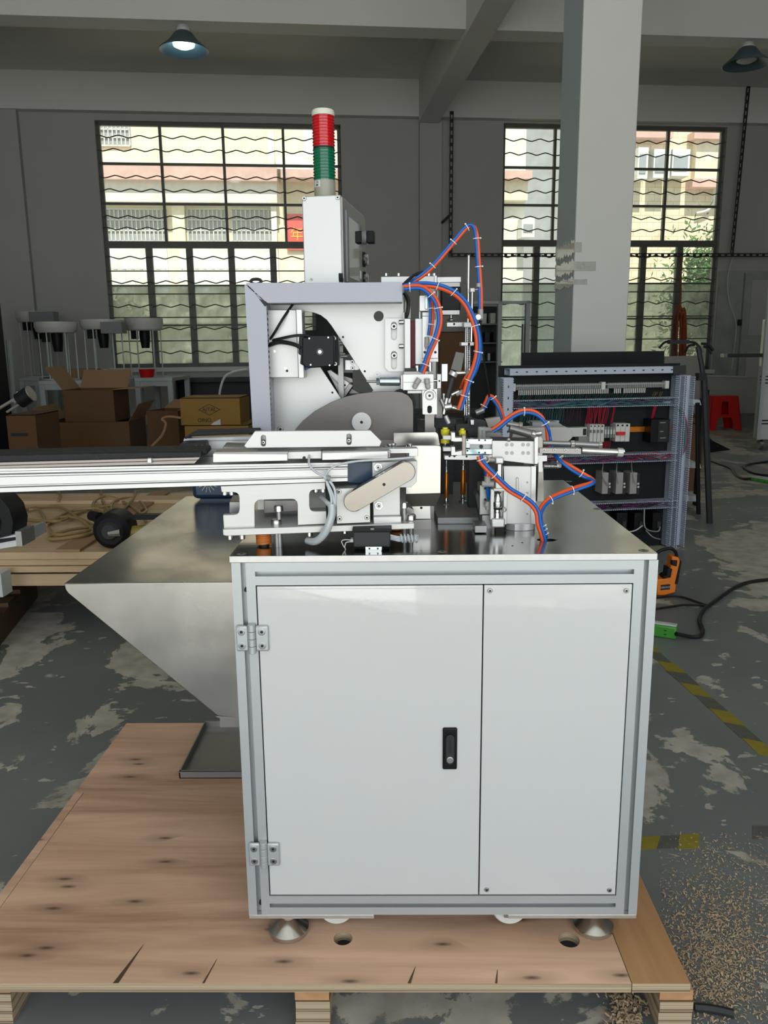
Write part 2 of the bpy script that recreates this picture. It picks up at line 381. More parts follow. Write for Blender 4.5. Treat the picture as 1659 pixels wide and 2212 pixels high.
def glassmat(name, dust, tint, drough=0.9):
    m = bpy.data.materials.new(name); m.use_nodes = True; nt = m.node_tree; N = nt.nodes; L = nt.links
    out = N['Material Output']; N.remove(N['Principled BSDF'])
    tr = N.new('ShaderNodeBsdfTransparent'); tr.inputs[0].default_value = (*tint, 1)
    gl = N.new('ShaderNodeBsdfGlossy'); gl.inputs['Roughness'].default_value = 0.05
    df = N.new('ShaderNodeBsdfTranslucent'); df.inputs[0].default_value = (0.40, 0.44, 0.41, 1)
    fr = N.new('ShaderNodeFresnel'); m1 = N.new('ShaderNodeMixShader'); m2 = N.new('ShaderNodeMixShader')
    L.new(fr.outputs[0], m1.inputs[0]); L.new(tr.outputs[0], m1.inputs[1]); L.new(gl.outputs[0], m1.inputs[2])
    tc = N.new('ShaderNodeTexCoord'); n = N.new('ShaderNodeTexNoise'); n.inputs['Scale'].default_value = 5; n.inputs['Detail'].default_value = 6; L.new(tc.outputs['Object'], n.inputs['Vector'])
    mr = N.new('ShaderNodeMapRange'); mr.inputs[1].default_value = 0.35; mr.inputs[2].default_value = 0.7; mr.inputs[3].default_value = dust * 0.5; mr.inputs[4].default_value = min(1, dust * 1.5)
    L.new(n.outputs[0], mr.inputs[0]); L.new(mr.outputs[0], m2.inputs[0]); L.new(m1.outputs[0], m2.inputs[1]); L.new(df.outputs[0], m2.inputs[2])
    L.new(m2.outputs[0], out.inputs[0]); MT[name] = m
glassmat('glass_clear', 0.12, (0.93, 0.96, 0.95))
glassmat('glass_dusty', 0.8, (0.62, 0.70, 0.68))
glassmat('glass_dusty_dark', 0.35, (0.55, 0.62, 0.60))
A = MT

# ================================================================== THE HALL
W = 13.4
def struct(name, m, mt, parent=None, **k):
    o = ob(name, m, mt, parent, **k); o['kind'] = 'structure'; return o
struct('floor', M(FR).box(-7, 12, DOOR_D - .3, W + 0.3, -0.2, 0), A['worn_floor'])
mat('bounce_pale', (0.55, 0.53, 0.48), 0.35, var=0.1, vscale=2)
struct('floor_bounce_sheet', M(FR).box(-7, 12, DOOR_D, -1.9, 0.0, 0.004), A['bounce_pale'])  # unseen pale sheet added behind the camera to reflect and bounce sunlight
mat('painted_sun_white', (0.82, 0.80, 0.74), 0.5)
m = M(); m.prism([[(-3.2, -3.2), (0.10, -3.2), (0.10, -0.82), (-0.62, -1.32)]], 0.0, 0.008, 'z'); struct('floor_painted_sun', m, A['painted_sun_white'])  # unseen white shape added as a sun patch for the door to mirror
struct('ceiling', M(FR).box(-7.2, 12.2, DOOR_D - .3, W + 0.3, 5.25, 5.45), A['ceiling_paint'])
struct('wall_left', M(FR).box(-7.2, -7, DOOR_D - .3, W + 0.3, 0, 5.25), A['wall_paint'])
struct('wall_right', M(FR).box(12, 12.2, DOOR_D - .3, W + 0.3, 0, 5.25), A['wall_paint'])
m = M(FR)
m.box(-7, -DOOR_W / 2, DOOR_D - .3, DOOR_D, 0, 5.25); m.box(DOOR_W / 2, 12, DOOR_D - .3, DOOR_D, 0, 5.25); m.box(-DOOR_W / 2, DOOR_W / 2, DOOR_D - .3, DOOR_D, DOOR_H, 5.25)
struct('wall_front', m, A['wall_paint'])

def wp(px, py, d=W): return pl(px, py, d, FR)
E1a = (wp(203, 262)[0] + wp(245, 790)[0]) / 2; E1b = wp(738, 400)[0]
Z1t = wp(470, 264)[1]; Z1b = wp(400, 793)[1]
E2a = (wp(1088, 270)[0] + wp(1082, 640)[0]) / 2; E2b = (wp(1572, 272)[0] + wp(1535, 790)[0]) / 2
Z2t = wp(1330, 270)[1]; Z2b = wp(1400, 800)[1]
m = M(FR)
m.box(-7, E1a, W, W + 0.24, 0, 5.25); m.box(E1b, E2a, W, W + 0.24, 0, 5.25); m.box(E2b, 12, W, W + 0.24, 0, 5.25)
m.box(E1a, E1b, W, W + 0.24, 0, Z1b); m.box(E1a, E1b, W, W + 0.24, Z1t, 5.25)
m.box(E2a, E2b, W, W + 0.24, 0, Z2b); m.box(E2a, E2b, W, W + 0.24, Z2t, 5.25)
struct('wall_back', m, A['wall_paint'])
# beams and pilasters
ZB_ = wp(500, 250)[1]
struct('trim_1', M(FR).box(-7, 12, W - 0.16, W, ZB_, 5.25), A['ceiling_paint'])
bx0, bx1 = wp(905, 265, W - 0.16)[0], wp(948, 265, W - 0.16)[0]
struct('trim_2', M(FR).box(bx0, bx1, DOOR_D, W - 0.16, ZB_ - 0.08, 5.25), A['ceiling_paint'])
dz = ZB_ - 0.02
def beamd(px, py): 
    return pz(px, py, dz, FR)[1]
bd = beamd(500, 47)
struct('trim_3', M(FR).box(-7, bx0, bd, bd + 0.32, dz, 5.25), A['ceiling_paint'])
struct('trim_4', M(FR).box(bx1, 12, bd, bd + 0.32, dz, 5.25), A['ceiling_paint'])
e = wp(8, 300)[0]; e2 = wp(45, 300)[0]
struct('trim_5', M(FR).box(e - 0.35, e2, W - 0.12, W, 0, ZB_), A['wall_paint'])
e = wp(905, 420)[0]; e2 = wp(952, 420)[0]
struct('trim_6', M(FR).box(e, e2, W - 0.10, W, 0, ZB_), A['wall_paint'])
for i, (a, b, c) in enumerate(((E1a, E1b, Z1b), (E2a, E2b, Z2b))):
    struct('trim_%d' % (7 + i), M(FR).box(a - 0.05, b + 0.05, W - 0.06, W + 0.03, c - 0.07, c), A['ceiling_paint'])
# worn lower part of the wall near the door in the wall
e = wp(1545, 700)[0]
struct('trim_9', M(FR).box(e, 12, W - 0.012, W, 0, wp(1600, 585)[1]), A['worn_wall'])
# door leaf in the wall on the far side
da, db = wp(1598, 700)[0], wp(1668, 700)[0]; dt = wp(1620, 590)[1]
dr = struct('door_1', M(FR).box(da, db, W - 0.07, W - 0.012, 0.0, dt), A['worn_wall'])
for a in (0, 1):
    ob('door_panel', M(FR).box(da + 0.12 , db - 0.12, W - 0.085, W - 0.07, 0.15 + a * dt / 2, dt * (0.45 + a * 0.5)), A['wall_paint'], dr, bevel=0.004)
ob('handle', M(FR).pbox(1597, 690, 1603, 703, W - 0.12, W - 0.07), A['charcoal'], dr)

# column with remains of packing tape
cf = 5.75
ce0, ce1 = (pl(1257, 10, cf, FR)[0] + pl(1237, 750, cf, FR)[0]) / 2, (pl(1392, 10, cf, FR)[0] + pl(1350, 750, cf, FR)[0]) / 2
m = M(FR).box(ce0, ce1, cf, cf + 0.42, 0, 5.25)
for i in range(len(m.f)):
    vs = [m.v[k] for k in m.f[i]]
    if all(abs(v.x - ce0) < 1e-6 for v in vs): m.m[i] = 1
colm = struct('column', m, [A['column_paint'], A['column_side_shade']], bevel=0.008)
mat('packing_tape', (0.42, 0.42, 0.38), 0.2, coat=0.6, bump=1.0, bscale=25, var=0.25, vscale=20)
for (ya, yb, ex) in ((520, 548, 0.05), (562, 588, 0.16), (600, 618, 0.10)):
    za, zb = pl(1240, ya, cf, FR)[1], pl(1240, yb, cf, FR)[1]
    m = M(FR)
    n = 14
    for k in range(n):
        wob = lambda t: 0.012 * math.sin(t * 3.1 + ya) + 0.008 * math.sin(t * 7.3)
        y0, y1 = cf + 0.42 * (1 - k / n), cf + 0.42 * (1 - (k + 1) / n)
        x = ce0 - 0.004
        m.add([(x, y0, zb + wob(k)), (x, y1, zb + wob(k + 1)), (x, y1, za + wob(k + 2)), (x, y0, za + wob(k + 1)),
               (x + 0.003, y0, zb + wob(k)), (x + 0.003, y1, zb + wob(k + 1)), (x + 0.003, y1, za + wob(k + 2)), (x + 0.003, y0, za + wob(k + 1))],
              [(0, 1, 2, 3), (4, 7, 6, 5), (0, 4, 5, 1), (3, 2, 6, 7)])
    m.box(ce0 - 0.004, ce0 + ex, cf - 0.004, cf - 0.001, zb + 0.01, za - 0.01)
    ob('tape_strip', m, A['packing_tape'], colm)

# ---- windows: mullions, transoms, panes, waved security bars
def window(name, ea, eb, zt, zb, zmid, ucols, urows, lcols, lrows, wav_u, wav_l, str_l, dusty):
    w = struct(name, M(FR).box(ea, ea + 0.05, W + 0.08, W + 0.15, zb, zt).box(eb - 0.05, eb, W + 0.08, W + 0.15, zb, zt)
               .box(ea, eb, W + 0.08, W + 0.15, zt - 0.05, zt).box(ea, eb, W + 0.08, W + 0.15, zb, zb + 0.06), A['window_iron'])
    ob('transom', M(FR).box(ea, eb, W + 0.06, W + 0.15, zmid - 0.05, zmid + 0.05), A['window_iron'], w)
    for c in ucols: ob('mullion', M(FR).box(c - 0.02, c + 0.02, W + 0.07, W + 0.14, zmid, zt), A['window_iron'], w)
    for r in urows: ob('glazing_bar', M(FR).box(ea, eb, W + 0.08, W + 0.13, r - 0.018, r + 0.018), A['window_iron'], w)
    for c in lcols: ob('mullion', M(FR).box(c - 0.05, c + 0.05, W + 0.05, W + 0.14, zb, zmid), A['window_iron'], w)
    for r in lrows: ob('glazing_bar', M(FR).box(ea, eb, W + 0.08, W + 0.13, r - 0.012, r + 0.012), A['window_iron'], w)
    for k, (z, cols) in enumerate([(z, [ea] + ucols + [eb]) for z in wav_u] + [(z, [ea] + lcols + [eb]) for z in wav_l]):
        for a, b in zip(cols[:-1], cols[1:]):
            n = 24; ph = random.random() * 6; pts = []
            nw = 3 if z > zmid else 2
            for i in range(n + 1):
                t = i / n; tri = abs(((t * nw + ph) % 1) * 2 - 1) - 0.5
                pts.append((a + (b - a) * t, W + 0.04, z + 0.045 * tri))
            ob('grille_bar', M(FR).tube(pts, 0.009, 5), A['window_iron'], w)
    for z in str_l: ob('grille_rod', M(FR).cyl((ea, W + 0.04, z), (eb, W + 0.04, z), 0.009, n=6), A['window_iron'], w)
    cs = [ea] + ucols + [eb]; rs = [zmid] + urows[::-1] + [zt]
    for a, b in zip(cs[:-1], cs[1:]):
        for c, d in zip(rs[:-1], rs[1:]): ob('pane', M(FR).box(a, b, W + 0.100, W + 0.104, c, d), A['glass_clear'], w)
    cs = [ea] + lcols + [eb]; rs = [zb] + lrows[::-1] + [zmid]
    for a, b in zip(cs[:-1], cs[1:]):
        for i, (c, d) in enumerate(zip(rs[:-1], rs[1:])):
            ob('pane', M(FR).box(a, b, W + 0.100, W + 0.104, c, d), A['glass_clear'] if i == len(rs) - 2 else A[dusty], w)
    return w
Zx = lambda x, y: wp(x, y)[1]
window('window_1', E1a, E1b, Z1t, Z1b, Zx(290, 527), [wp(347, 350)[0], wp(483, 350)[0], wp(613, 350)[0]], [Zx(290, 351), Zx(290, 438)],
       [wp(325, 620)[0], wp(412, 620)[0], wp(502, 620)[0], wp(592, 620)[0], wp(680, 620)[0]], [Zx(290, 616), Zx(290, 703)],
       [Zx(290, y) for y in (294, 323, 381, 410, 468, 493)], [Zx(290, y) for y in (556, 609, 661, 710, 762)], [Zx(290, y) for y in (585, 635, 686, 737)], 'glass_dusty')
window('window_2', E2a, E2b, Z2t, Z2b, Zx(1120, 524), [wp(1200, 400)[0], wp(1330, 400)[0], wp(1443, 400)[0]], [Zx(1120, 359), Zx(1120, 441)],
       [wp(1160, 620)[0], wp(1232, 620)[0], wp(1310, 620)[0], wp(1390, 620)[0], wp(1468, 620)[0]], [Zx(1120, 612), Zx(1120, 690)],
       [Zx(1120, y) for y in (301, 331, 386, 413, 469, 496)], [Zx(1120, y) for y in (553, 603, 655, 705)], [Zx(1120, y) for y in (579, 631, 685, 735)], 'glass_dusty_dark')

# ---- what stands outside
D2 = 19.0
def fp(px, py, d=D2): return pl(px, py, d, FR)
struct('yard_ground', M(FR).box(-25, 30, W + 0.3, 60, -0.6, -0.5), A['yard'])
struct('approach_ground', M(FR).box(-15, 15, -30, DOOR_D - .3, -0.2, 0), A['yard'])
h = thing('neighbouring_house', 'yellow rendered house with barred windows seen through the wide window beside the tables', 'building', FR @ Vector((-2, D2, -0.5)))
def fq(n, x0, y0, x1, y1, off, th, mt, par, d=D2):
    return ob(n, M(FR).pbox(x0, y0, x1, y1, d - off, d - off + th), A[mt], par)
ob('wall', M(FR).box(-11, fp(900, 400)[0], D2, D2 + 0.3, -0.5, 11), A['facade_yellow'], h)
fq('roof_band', 150, 356, 598, 388, 0.5, 0.5, 'roof_pink', h)
fq('eave', 150, 388, 598, 436, 0.35, 0.35, 'facade_pale', h)
fq('roof_band', 598, 344, 800, 366, 0.4, 0.4, 'facade_white', h)
fq('awning', 606, 366, 800, 384, 0.55, 0.55, 'roof_pink', h)
fq('pillar', 585, 270, 597, 640, 0.25, 0.3, 'facade_pale', h)
fq('pillar', 376, 440, 402, 640, 0.2, 0.3, 'facade_yellow', h)
fq('banner', 655, 280, 690, 340, 0.1, 0.1, 'facade_white', h)
def grille(x0, y0, x1, y1, nb):
    g = fq('window', x0, y0, x1, y1, 0.02, 0.03, 'facade_grey', h)
    a0, a1 = fp(x0, y0), fp(x1, y1); m = M(FR)
    for k in range(nb + 1):
        x = a0[0] + (a1[0] - a0[0]) * k / nb; m.box(x - 0.014, x + 0.014, D2 - 0.05, D2 - 0.03, a1[1], a0[1])
    for t in (0, 0.33, 0.66, 1):
        z = a0[1] + (a1[1] - a0[1]) * t; m.box(a0[0], a1[0], D2 - 0.05, D2 - 0.03, z - 0.016, z + 0.016)
    ob('window_bars', m, A['grille_paint'], g)
for g in ((205, 262, 282, 316, 8), (228, 452, 362, 522, 14), (404, 452, 490, 522, 9), (500, 452, 592, 522, 9)): grille(*g)
po = fq('poster', 619, 462, 662, 540, 0.06, 0.02, 'poster_red', h)
# lattice balustrades
for (x0, x1) in ((232, 378), (402, 600)):
    a0, a1 = fp(x0, 548), fp(x1, 640); m = M(FR)
    m.box(a0[0], a1[0], D2 - 1.0, D2 - 0.9, a0[1] - 0.42, a0[1]); m.box(a0[0], a1[0], D2 - 1.0, D2 - 0.9, a1[1], a1[1] + 0.2)
    n = int((a1[0] - a0[0]) / 0.16)
    for k in range(n + 1):
        x = a0[0] + (a1[0] - a0[0]) * k / n; m.box(x - 0.03, x + 0.03, D2 - 0.99, D2 - 0.92, a1[1], a0[1])
    for k in range(1, 6):
        z = a1[1] + 0.2 + (a0[1] - 0.42 - a1[1] - 0.2) * k / 6; m.box(a0[0], a1[0], D2 - 0.985, D2 - 0.93, z - 0.025, z + 0.025)
    ob('balustrade', m, A['facade_white'], h)
def text(name, s, size, loc, rot, mt, parent, ext=0.001, align='CENTER'):
    c = bpy.data.curves.new(name, 'FONT'); c.body = s; c.size = size; c.align_x = align; c.align_y = 'CENTER'; c.extrude = ext
    t = bpy.data.objects.new('tmp', c); COL.objects.link(t); dg = bpy.context.evaluated_depsgraph_get()
    me = bpy.data.meshes.new_from_object(t.evaluated_get(dg)); bpy.data.objects.remove(t)
    me.materials.clear(); me.materials.append(mt)
    o = bpy.data.objects.new(name, me); COL.objects.link(o); put(o, loc, parent); o.rotation_euler = rot
    return o
tp = fp(641, 508); text('lettering', '\u5e74', 0.30, FR @ Vector((tp[0], D2 - 0.065, tp[1])), (rad(90), 0, ROOMA), A['gold'], po)

h2 = thing('brick_house', 'tan brick house with air conditioners seen through the window behind the column', 'building', FR @ Vector((5, D2, -0.5)))
ob('wall', M(FR).box(fp(1240, 400)[0], 18, D2, D2 + 0.3, -0.5, 11), A['facade_brick'], h2)
ob('side_wall', M(FR).box(fp(905, 400)[0], fp(1135, 400)[0], D2 + 0.02, D2 + 0.3, -0.5, 11), A['facade_pale'], h2)
ob('grey_wall', M(FR).box(fp(1130, 400)[0], fp(1245, 400)[0], D2 + 1.2, D2 + 1.5, -0.5, 11), A['facade_grey'], h2)
for q in ((1080, 368, 1150, 386, 'roof_pink'), (1370, 282, 1455, 297, 'roof_pink'), (1500, 284, 1600, 300, 'roof_pink'), (1496, 386, 1600, 404, 'roof_pink'),
          (1080, 386, 1140, 432, 'facade_yellow'), (1503, 300, 1600, 386, 'facade_yellow')):
    fq('awning' if q[4] == 'roof_pink' else 'balcony', q[0], q[1], q[2], q[3], 0.35 if q[4] == 'roof_pink' else 0.2, 0.35, q[4], h2)
for (x0, x1, y0, y1) in ((1378, 1400, 318, 386), (1412, 1448, 322, 384), (1452, 1490, 322, 380), (1127, 1155, 470, 512)):
    ac = fq('air_conditioner', x0, y0, x1, y1, 0.4, 0.35, 'facade_white', h2)
    fq('fan_grille', x0 + 4, y0 + 14, x1 - 4, y1 - 12, 0.42, 0.02, 'facade_grey', ac)
pts = [FR @ Vector((fp(x, y)[0], D2 - 0.1, fp(x, y)[1])) for x, y in ((1538, 360), (1540, 400), (1530, 450), (1500, 462))]
ob('pipe', M().tube(smoothpts(pts), 0.03, 6), A['facade_white'], h2)
def bush(name, label, px, py, d, sx, sz, n, seed):
    random.seed(seed); x, z = fp(px, py, d); m = M(FR)
    t = thing(name, label, 'shrub', FR @ Vector((x, d, -0.5)))
    for _ in range(n):
        a, b, c = random.gauss(0, sx * 0.42), random.gauss(0, 0.4), random.gauss(0, sz * 0.40)
        c0 = Vector((x + a, d + b, z + c)); s = random.uniform(0.04, 0.10)
        u = Vector((random.uniform(-1, 1), random.uniform(-1, 1), random.uniform(-1, 1))).normalized(); v = u.orthogonal().normalized()
        m.add([c0 - u * s, c0 + v * s * 0.4, c0 + u * s, c0 - v * s * 0.4], [(0, 1, 2, 3)])
    f = ob('foliage', m, A['leaf'], t); f['kind'] = 'stuff'
    ob('stem', M(FR).tube([(x, d, -0.5), (x + 0.05, d, z * 0.5), (x, d, z)], 0.05, 6), A['pallet_old'], t)
bush('leafy_tree', 'dense green tree outside the window behind the column', 1522, 650, 16.2, 0.75, 1.6, 5500, 3)
bush('garden_shrub', 'small green shrub outside the wide window, by its lower corner', 262, 690, 15.8, 0.7, 0.5, 500, 4)

# ---- pendant lamps
def lamp(px, py, e_, lit, name, label):
    d = bd + 0.16
    x, z = pl(px, py, d, FR); top = dz
    o = FR @ Vector((x, d, z)); t = thing(name, label, 'lamp', o)
    k = 0.0055 * d / 9.6   # metres per pixel there
    R = 48 * k
    ob('lamp_shade', M().lathe([(0.05, 0.17), (0.07, 0.13), (0.10, 0.11), (R * 0.6, 0.03), (R, -0.055), (R * 1.01, -0.06), (R * 0.99, -0.063), (R * 0.6, 0.02), (0.09, 0.10), (0.045, 0.16)], o, 40), A['lamp_enamel'], t)
    ob('socket', M().lathe([(0.0, 0.26), (0.035, 0.26), (0.05, 0.24), (0.055, 0.16), (0.03, 0.12), (0, 0.12)], o, 20), A['pallet_old'], t)
    ob('bulb', M().lathe([(0, -0.045), (0.06, -0.04), (0.115, -0.015), (0.12, 0.01), (0.09, 0.05), (0.04, 0.10), (0, 0.1)], o, 24), A['bulb_lit' if lit else 'lamp_white'], t)
    ob('mount', M().lathe([(0, 0), (0.07, 0), (0.075, 0.03), (0.06, 0.06), (0, 0.06)], Vector((o.x, o.y, top - 0.06)), 20), A['lamp_white'], t)
    ob('cord', M().cyl((o.x, o.y, o.z + 0.25), (o.x, o.y, top - 0.05), 0.018, n=8), A['lamp_white'], t)
lamp(397, 96, 0, True, 'pendant_lamp', 'lit dark enamel pendant lamp with a glowing bulb under the beam')
lamp(1613, 128, 0, False, 'pendant_lamp', 'unlit dark enamel pendant lamp beside the hanging cable tray')
# ---- slotted cable trays
def ctray(name, label, a, b, d, wide):
    (xa, za), (xb, zb) = pl(*a, d, FR), pl(*b, d, FR)
    t = thing(name, label, 'cable tray', FR @ Vector(((xa + xb) / 2, d, min(za, zb)))); L_ = math.hypot(xb - xa, zb - za); ang = math.atan2(zb - za, xb - xa)
    w = wide / 2; n = max(4, int(L_ / 0.11)); m = M(FR @ Matrix.Translation((xa, d, za)) @ Matrix.Rotation(-ang, 4, 'Y'))
    m.box(0, L_, -0.003, 0.003, w * 0.45, w); m.box(0, L_, -0.003, 0.003, -w, -w * 0.45); m.box(0, L_, 0.0, 0.04, w - 0.004, w)
    for k in range(n): m.box(L_ * k / n, L_ * (k + 0.45) / n, -0.003, 0.003, -w * 0.45, w * 0.45)
    ob('slotted_angle', m, A['tray_black'], t); return t
ctray('cable_tray', 'black slotted cable tray running down the wall beside the beam', (976, 240), (973, 556), W - 0.2, 0.06)
ctray('cable_tray', 'long black slotted cable tray crossing level in front of the window', (973, 551), (1700, 551), W - 0.25, 0.06)
ctray('cable_tray', 'black slotted cable tray hanging below the unlit pendant lamp', (1621, 150), (1581, 548), W - 0.21, 0.06)
tag(ob('bracket', M(FR).tube([(pl(954, 482, W - 0.1, FR)[0], W - 0.1, pl(954, 482, W - 0.1, FR)[1]), (pl(977, 460, W - 0.2, FR)[0], W - 0.2, pl(977, 460, W - 0.2, FR)[1])], 0.02, 6), A['tray_black']), 'short black strut bracing the vertical cable tray to the wall', 'bracket')
def cable(name, label, pts, r, mt, cat='cable', group=None, n=6):
    return tag(ob(name, M().tube(smoothpts(pts), r, n), mt), label, cat, group)
cable('hanging_cable', 'thin pale cable hanging down the worn wall from the level tray', [FR @ Vector((pl(x, y, W - 0.15, FR)[0], W - 0.15, pl(x, y, W - 0.15, FR)[1])) for x, y in ((1583, 556), (1572, 600), (1575, 650), (1590, 700), (1585, 760), (1580, 800))], 0.008, A['lamp_white'])

# ---- crate top with hoses and the air tool
CF = frame(120, 1192, 3.1, 0)
cz = 0.40
def cq(px, py, z=cz): return pz(px, py, z)
fy = cq(120, 1193)[1]; by = cq(120, 1066)[1]
cx0 = -2.6; cx1 = cq(700, 1100)[0] 
cr = thing('plywood_crate', 'low crate topped with pale plywood sheets and tangled hose', 'crate', (-1.2, 3.6, 0))
cx1 = -0.62
for k, (z0, z1, inset) in enumerate(((cz - 0.03, cz, 0), (cz - 0.058, cz - 0.032, 0.01), (cz - 0.085, cz - 0.06, 0.0))):
    ob('plywood_sheet', M().box(cx0 + 0.02 * k, cx1 + 0.05 * k, fy + inset, by, z0, z1), A['plywood_dim'], cr, bevel=0.002)
ob('rail', M().box(cx0, cx1 + 0.1, fy + 0.03, by - 0.1, cz - 0.15, cz - 0.10), A['plywood_dim'], cr)
ob('side_board', M().box(cx0, cx0 + 0.04, fy + 0.08, by - 0.15, 0, cz - 0.15), A['pallet_old'], cr)
xx = pz(0, 1385, 0)[0]
for x in (cx0 + 0.3, cx1 - 0.1): ob('post', M().box(x, x + 0.09, fy + 0.06, fy + 0.15, 0, cz - 0.15), A['pallet_old'], cr)
for x in (cx0 + 0.3, cx1 - 0.1): ob('post', M().box(x, x + 0.09, by - 0.25, by - 0.16, 0, cz - 0.15), A['pallet_old'], cr)
for a, b in (((120, 1193), (330, 1066)), ((155, 1193), (370, 1066))):
    p, q = cq(*a), cq(*b)
    m = M(); m.add([(p[0], p[1], cz + 0.001), (p[0] + 0.1, p[1], cz + 0.001), (q[0] + 0.1, q[1], cz + 0.001), (q[0], q[1], cz + 0.001),
                    (p[0], p[1], cz + 0.012), (p[0] + 0.1, p[1], cz + 0.012), (q[0] + 0.1, q[1], cz + 0.012), (q[0], q[1], cz + 0.012)], [(3, 2, 1, 0), (4, 5, 6, 7), (0, 1, 5, 4), (1, 2, 6, 5), (2, 3, 7, 6), (3, 0, 4, 7)])
    if a[0] == 120: ob('batten', m, A['cardboard_pale'], cr)
bk = M().box(cq(0, 1100)[0] - 0.3, cq(420, 1100)[0] , cq(100, 1090)[1], cq(100, 1080)[1], cz + 0.001, cz + 0.02); ob('batten', bk, A['plywood_dim'], cr)
# hose
def H(pts, z=cz): return [Vector((*pz(x, y, z + 0.012 + 0.006 * (i % 3)), z + 0.012 + 0.006 * (i % 3))) for i, (x, y) in enumerate(pts)]
ht = thing('air_hose', 'tan rubber air hose tangled in loops on the plywood crate', 'hose', H([(120, 1120)])[0])
for L_ in ([(16, 1062), (18, 1080), (40, 1102), (80, 1096), (130, 1096), (170, 1120), (195, 1140), (200, 1150), (170, 1158), (115, 1165), (110, 1158), (150, 1145), (200, 1138), (218, 1136)],
           [(40, 1105), (80, 1100), (95, 1118), (92, 1130), (60, 1143), (62, 1140), (110, 1125), (150, 1105), (200, 1098), (225, 1105)],
           [(203, 1112), (203, 1085), (230, 1072), (262, 1082), (290, 1098), (310, 1115), (315, 1128)],
           [(240, 1110), (242, 1088), (265, 1077), (295, 1078), (315, 1100), (310, 1110)],
           [(125, 1060), (131, 1072), (125, 1082)], [(218, 1060), (222, 1085), (240, 1110)], [(292, 1060), (290, 1075), (262, 1105)],
           [(50, 1122), (90, 1125), (130, 1125), (170, 1108), (205, 1098), (240, 1092)], [(100, 1135), (130, 1118), (170, 1120), (200, 1136), (180, 1150), (120, 1155), (105, 1140)],
           [(215, 1132), (235, 1145)], [(38, 1130), (45, 1140), (45, 1155)]):
    ob('hose_loop', M().tube(smoothpts(H(L_)), 0.0075, 7), A['hose_tan'], ht)
# air tool
tl = thing('impact_wrench', 'black and yellow air tool lying on the crate beside the tan hose', 'power tool', Vector((*pz(262, 1150, cz), cz)))
def tv(x, y, z): p = pz(x, y, cz + z); return Vector((p[0], p[1], cz + z))
c = tv(250, 1140, 0.075)
ob('motor_drum', M().lathe([(0, -0.07), (0.055, -0.07), (0.075, -0.055), (0.075, 0.05), (0.06, 0.07), (0, 0.07)], c, 28, 'y'), A['black_metal'], tl)
ob('drum_cap', M().lathe([(0, -0.085), (0.03, -0.085), (0.04, -0.07), (0, -0.07)], c, 20, 'y'), A['charcoal'], tl)
ob('grip', M().cyl(c + Vector((0.03, -0.02, -0.02)), c + Vector((0.34, 0.05, 0.0)), 0.028, 0.022, n=16), A['mustard'], tl)
ob('hose_fitting', M().cyl(c + Vector((0.05, -0.085, 0)), c + Vector((0.0, -0.085, -0.006)), 0.017, 0.012), A['chrome'], tl)
ob('trigger', M().box(c.x + 0.08, c.x + 0.28, c.y - 0.01, c.y + 0.03, c.z + 0.035, c.z + 0.055), A['black_plastic'], tl)
ob('nozzle', M().cyl(c + Vector((-0.07, 0.02, 0.04)), c + Vector((-0.12, 0.06, 0.04)), 0.022), A['black_plastic'], tl)
cable('hose_coupling', 'small black hose coupling beside the air tool on the crate', [tv(207, 1118, 0.03), tv(213, 1126, 0.03), tv(215, 1133, 0.02)], 0.02, A['black_plastic'], 'coupling')
# old pallet below
p0 = pz(0, 1395, 0); p1 = pz(82, 1290, 0)
op = thing('wooden_pallet', 'dark worn pallet lying on the floor in front of the crate', 'pallet', (p0[0] - 0.3, p0[1], 0))
L0 = Vector((p1[0] - p0[0], p1[1] - p0[1], 0)); ang = math.atan2(L0.y, L0.x)
OF = Matrix.Translation((p0[0], p0[1], 0)) @ Matrix.Rotation(ang, 4, 'Z'); ln = L0.length
ob('stringer', M(OF).box(-0.15, ln, 0.0, 0.05, 0, 0.11), A['pallet_old'], op)
ob('stringer', M(OF).box(-0.15, ln, 0.31, 0.36, 0, 0.11), A['pallet_old'], op)
for k in range(5): ob('deck_board', M(OF).box(ln - 0.10 - k * 0.2, ln - k * 0.2, 0, 0.36, 0.111, 0.13), A['pallet_old'], op)
# white post and black ring tool by the crate edge
tag(ob('post', M().pbox(-12, 1240, 4, 1290, 3.0, 3.08), A['white_paint_metal']), 'short white square post standing at the crate corner', 'post')
rg = thing('cast_bracket', 'black round bracket on a silver extrusion by the crate', 'machine part', v3(10, 1180, 1.9))
c = v3(-8, 1125, 1.9)
m = M(); n = 12
out = [(c.x + 0.052 * math.cos(6.283 * k / n), c.z + 0.07 * math.sin(6.283 * k / n)) for k in range(n)]
inn = [(c.x + 0.02 * math.cos(6.283 * k / n), c.z + 0.027 * math.sin(6.283 * k / n)) for k in range(n)]
m.prism([out, inn], 1.88, 1.96); ob('ring', m, A['black_metal'], rg, bevel=0.003)
ob('extrusion', M().plate([[(-60, 1178), (45, 1152), (47, 1178), (-60, 1195)]], 1.86, 2.0), A['profile_alu'], rg)
ob('rubber_strip', M().plate([[(-60, 1172), (38, 1160), (38, 1166), (-60, 1184)]], 1.855, 1.86), A['black_plastic'], rg)
ob('end_block', M().pbox(34, 1148, 47, 1180, 1.85, 1.92), A['grey_alu'], rg)

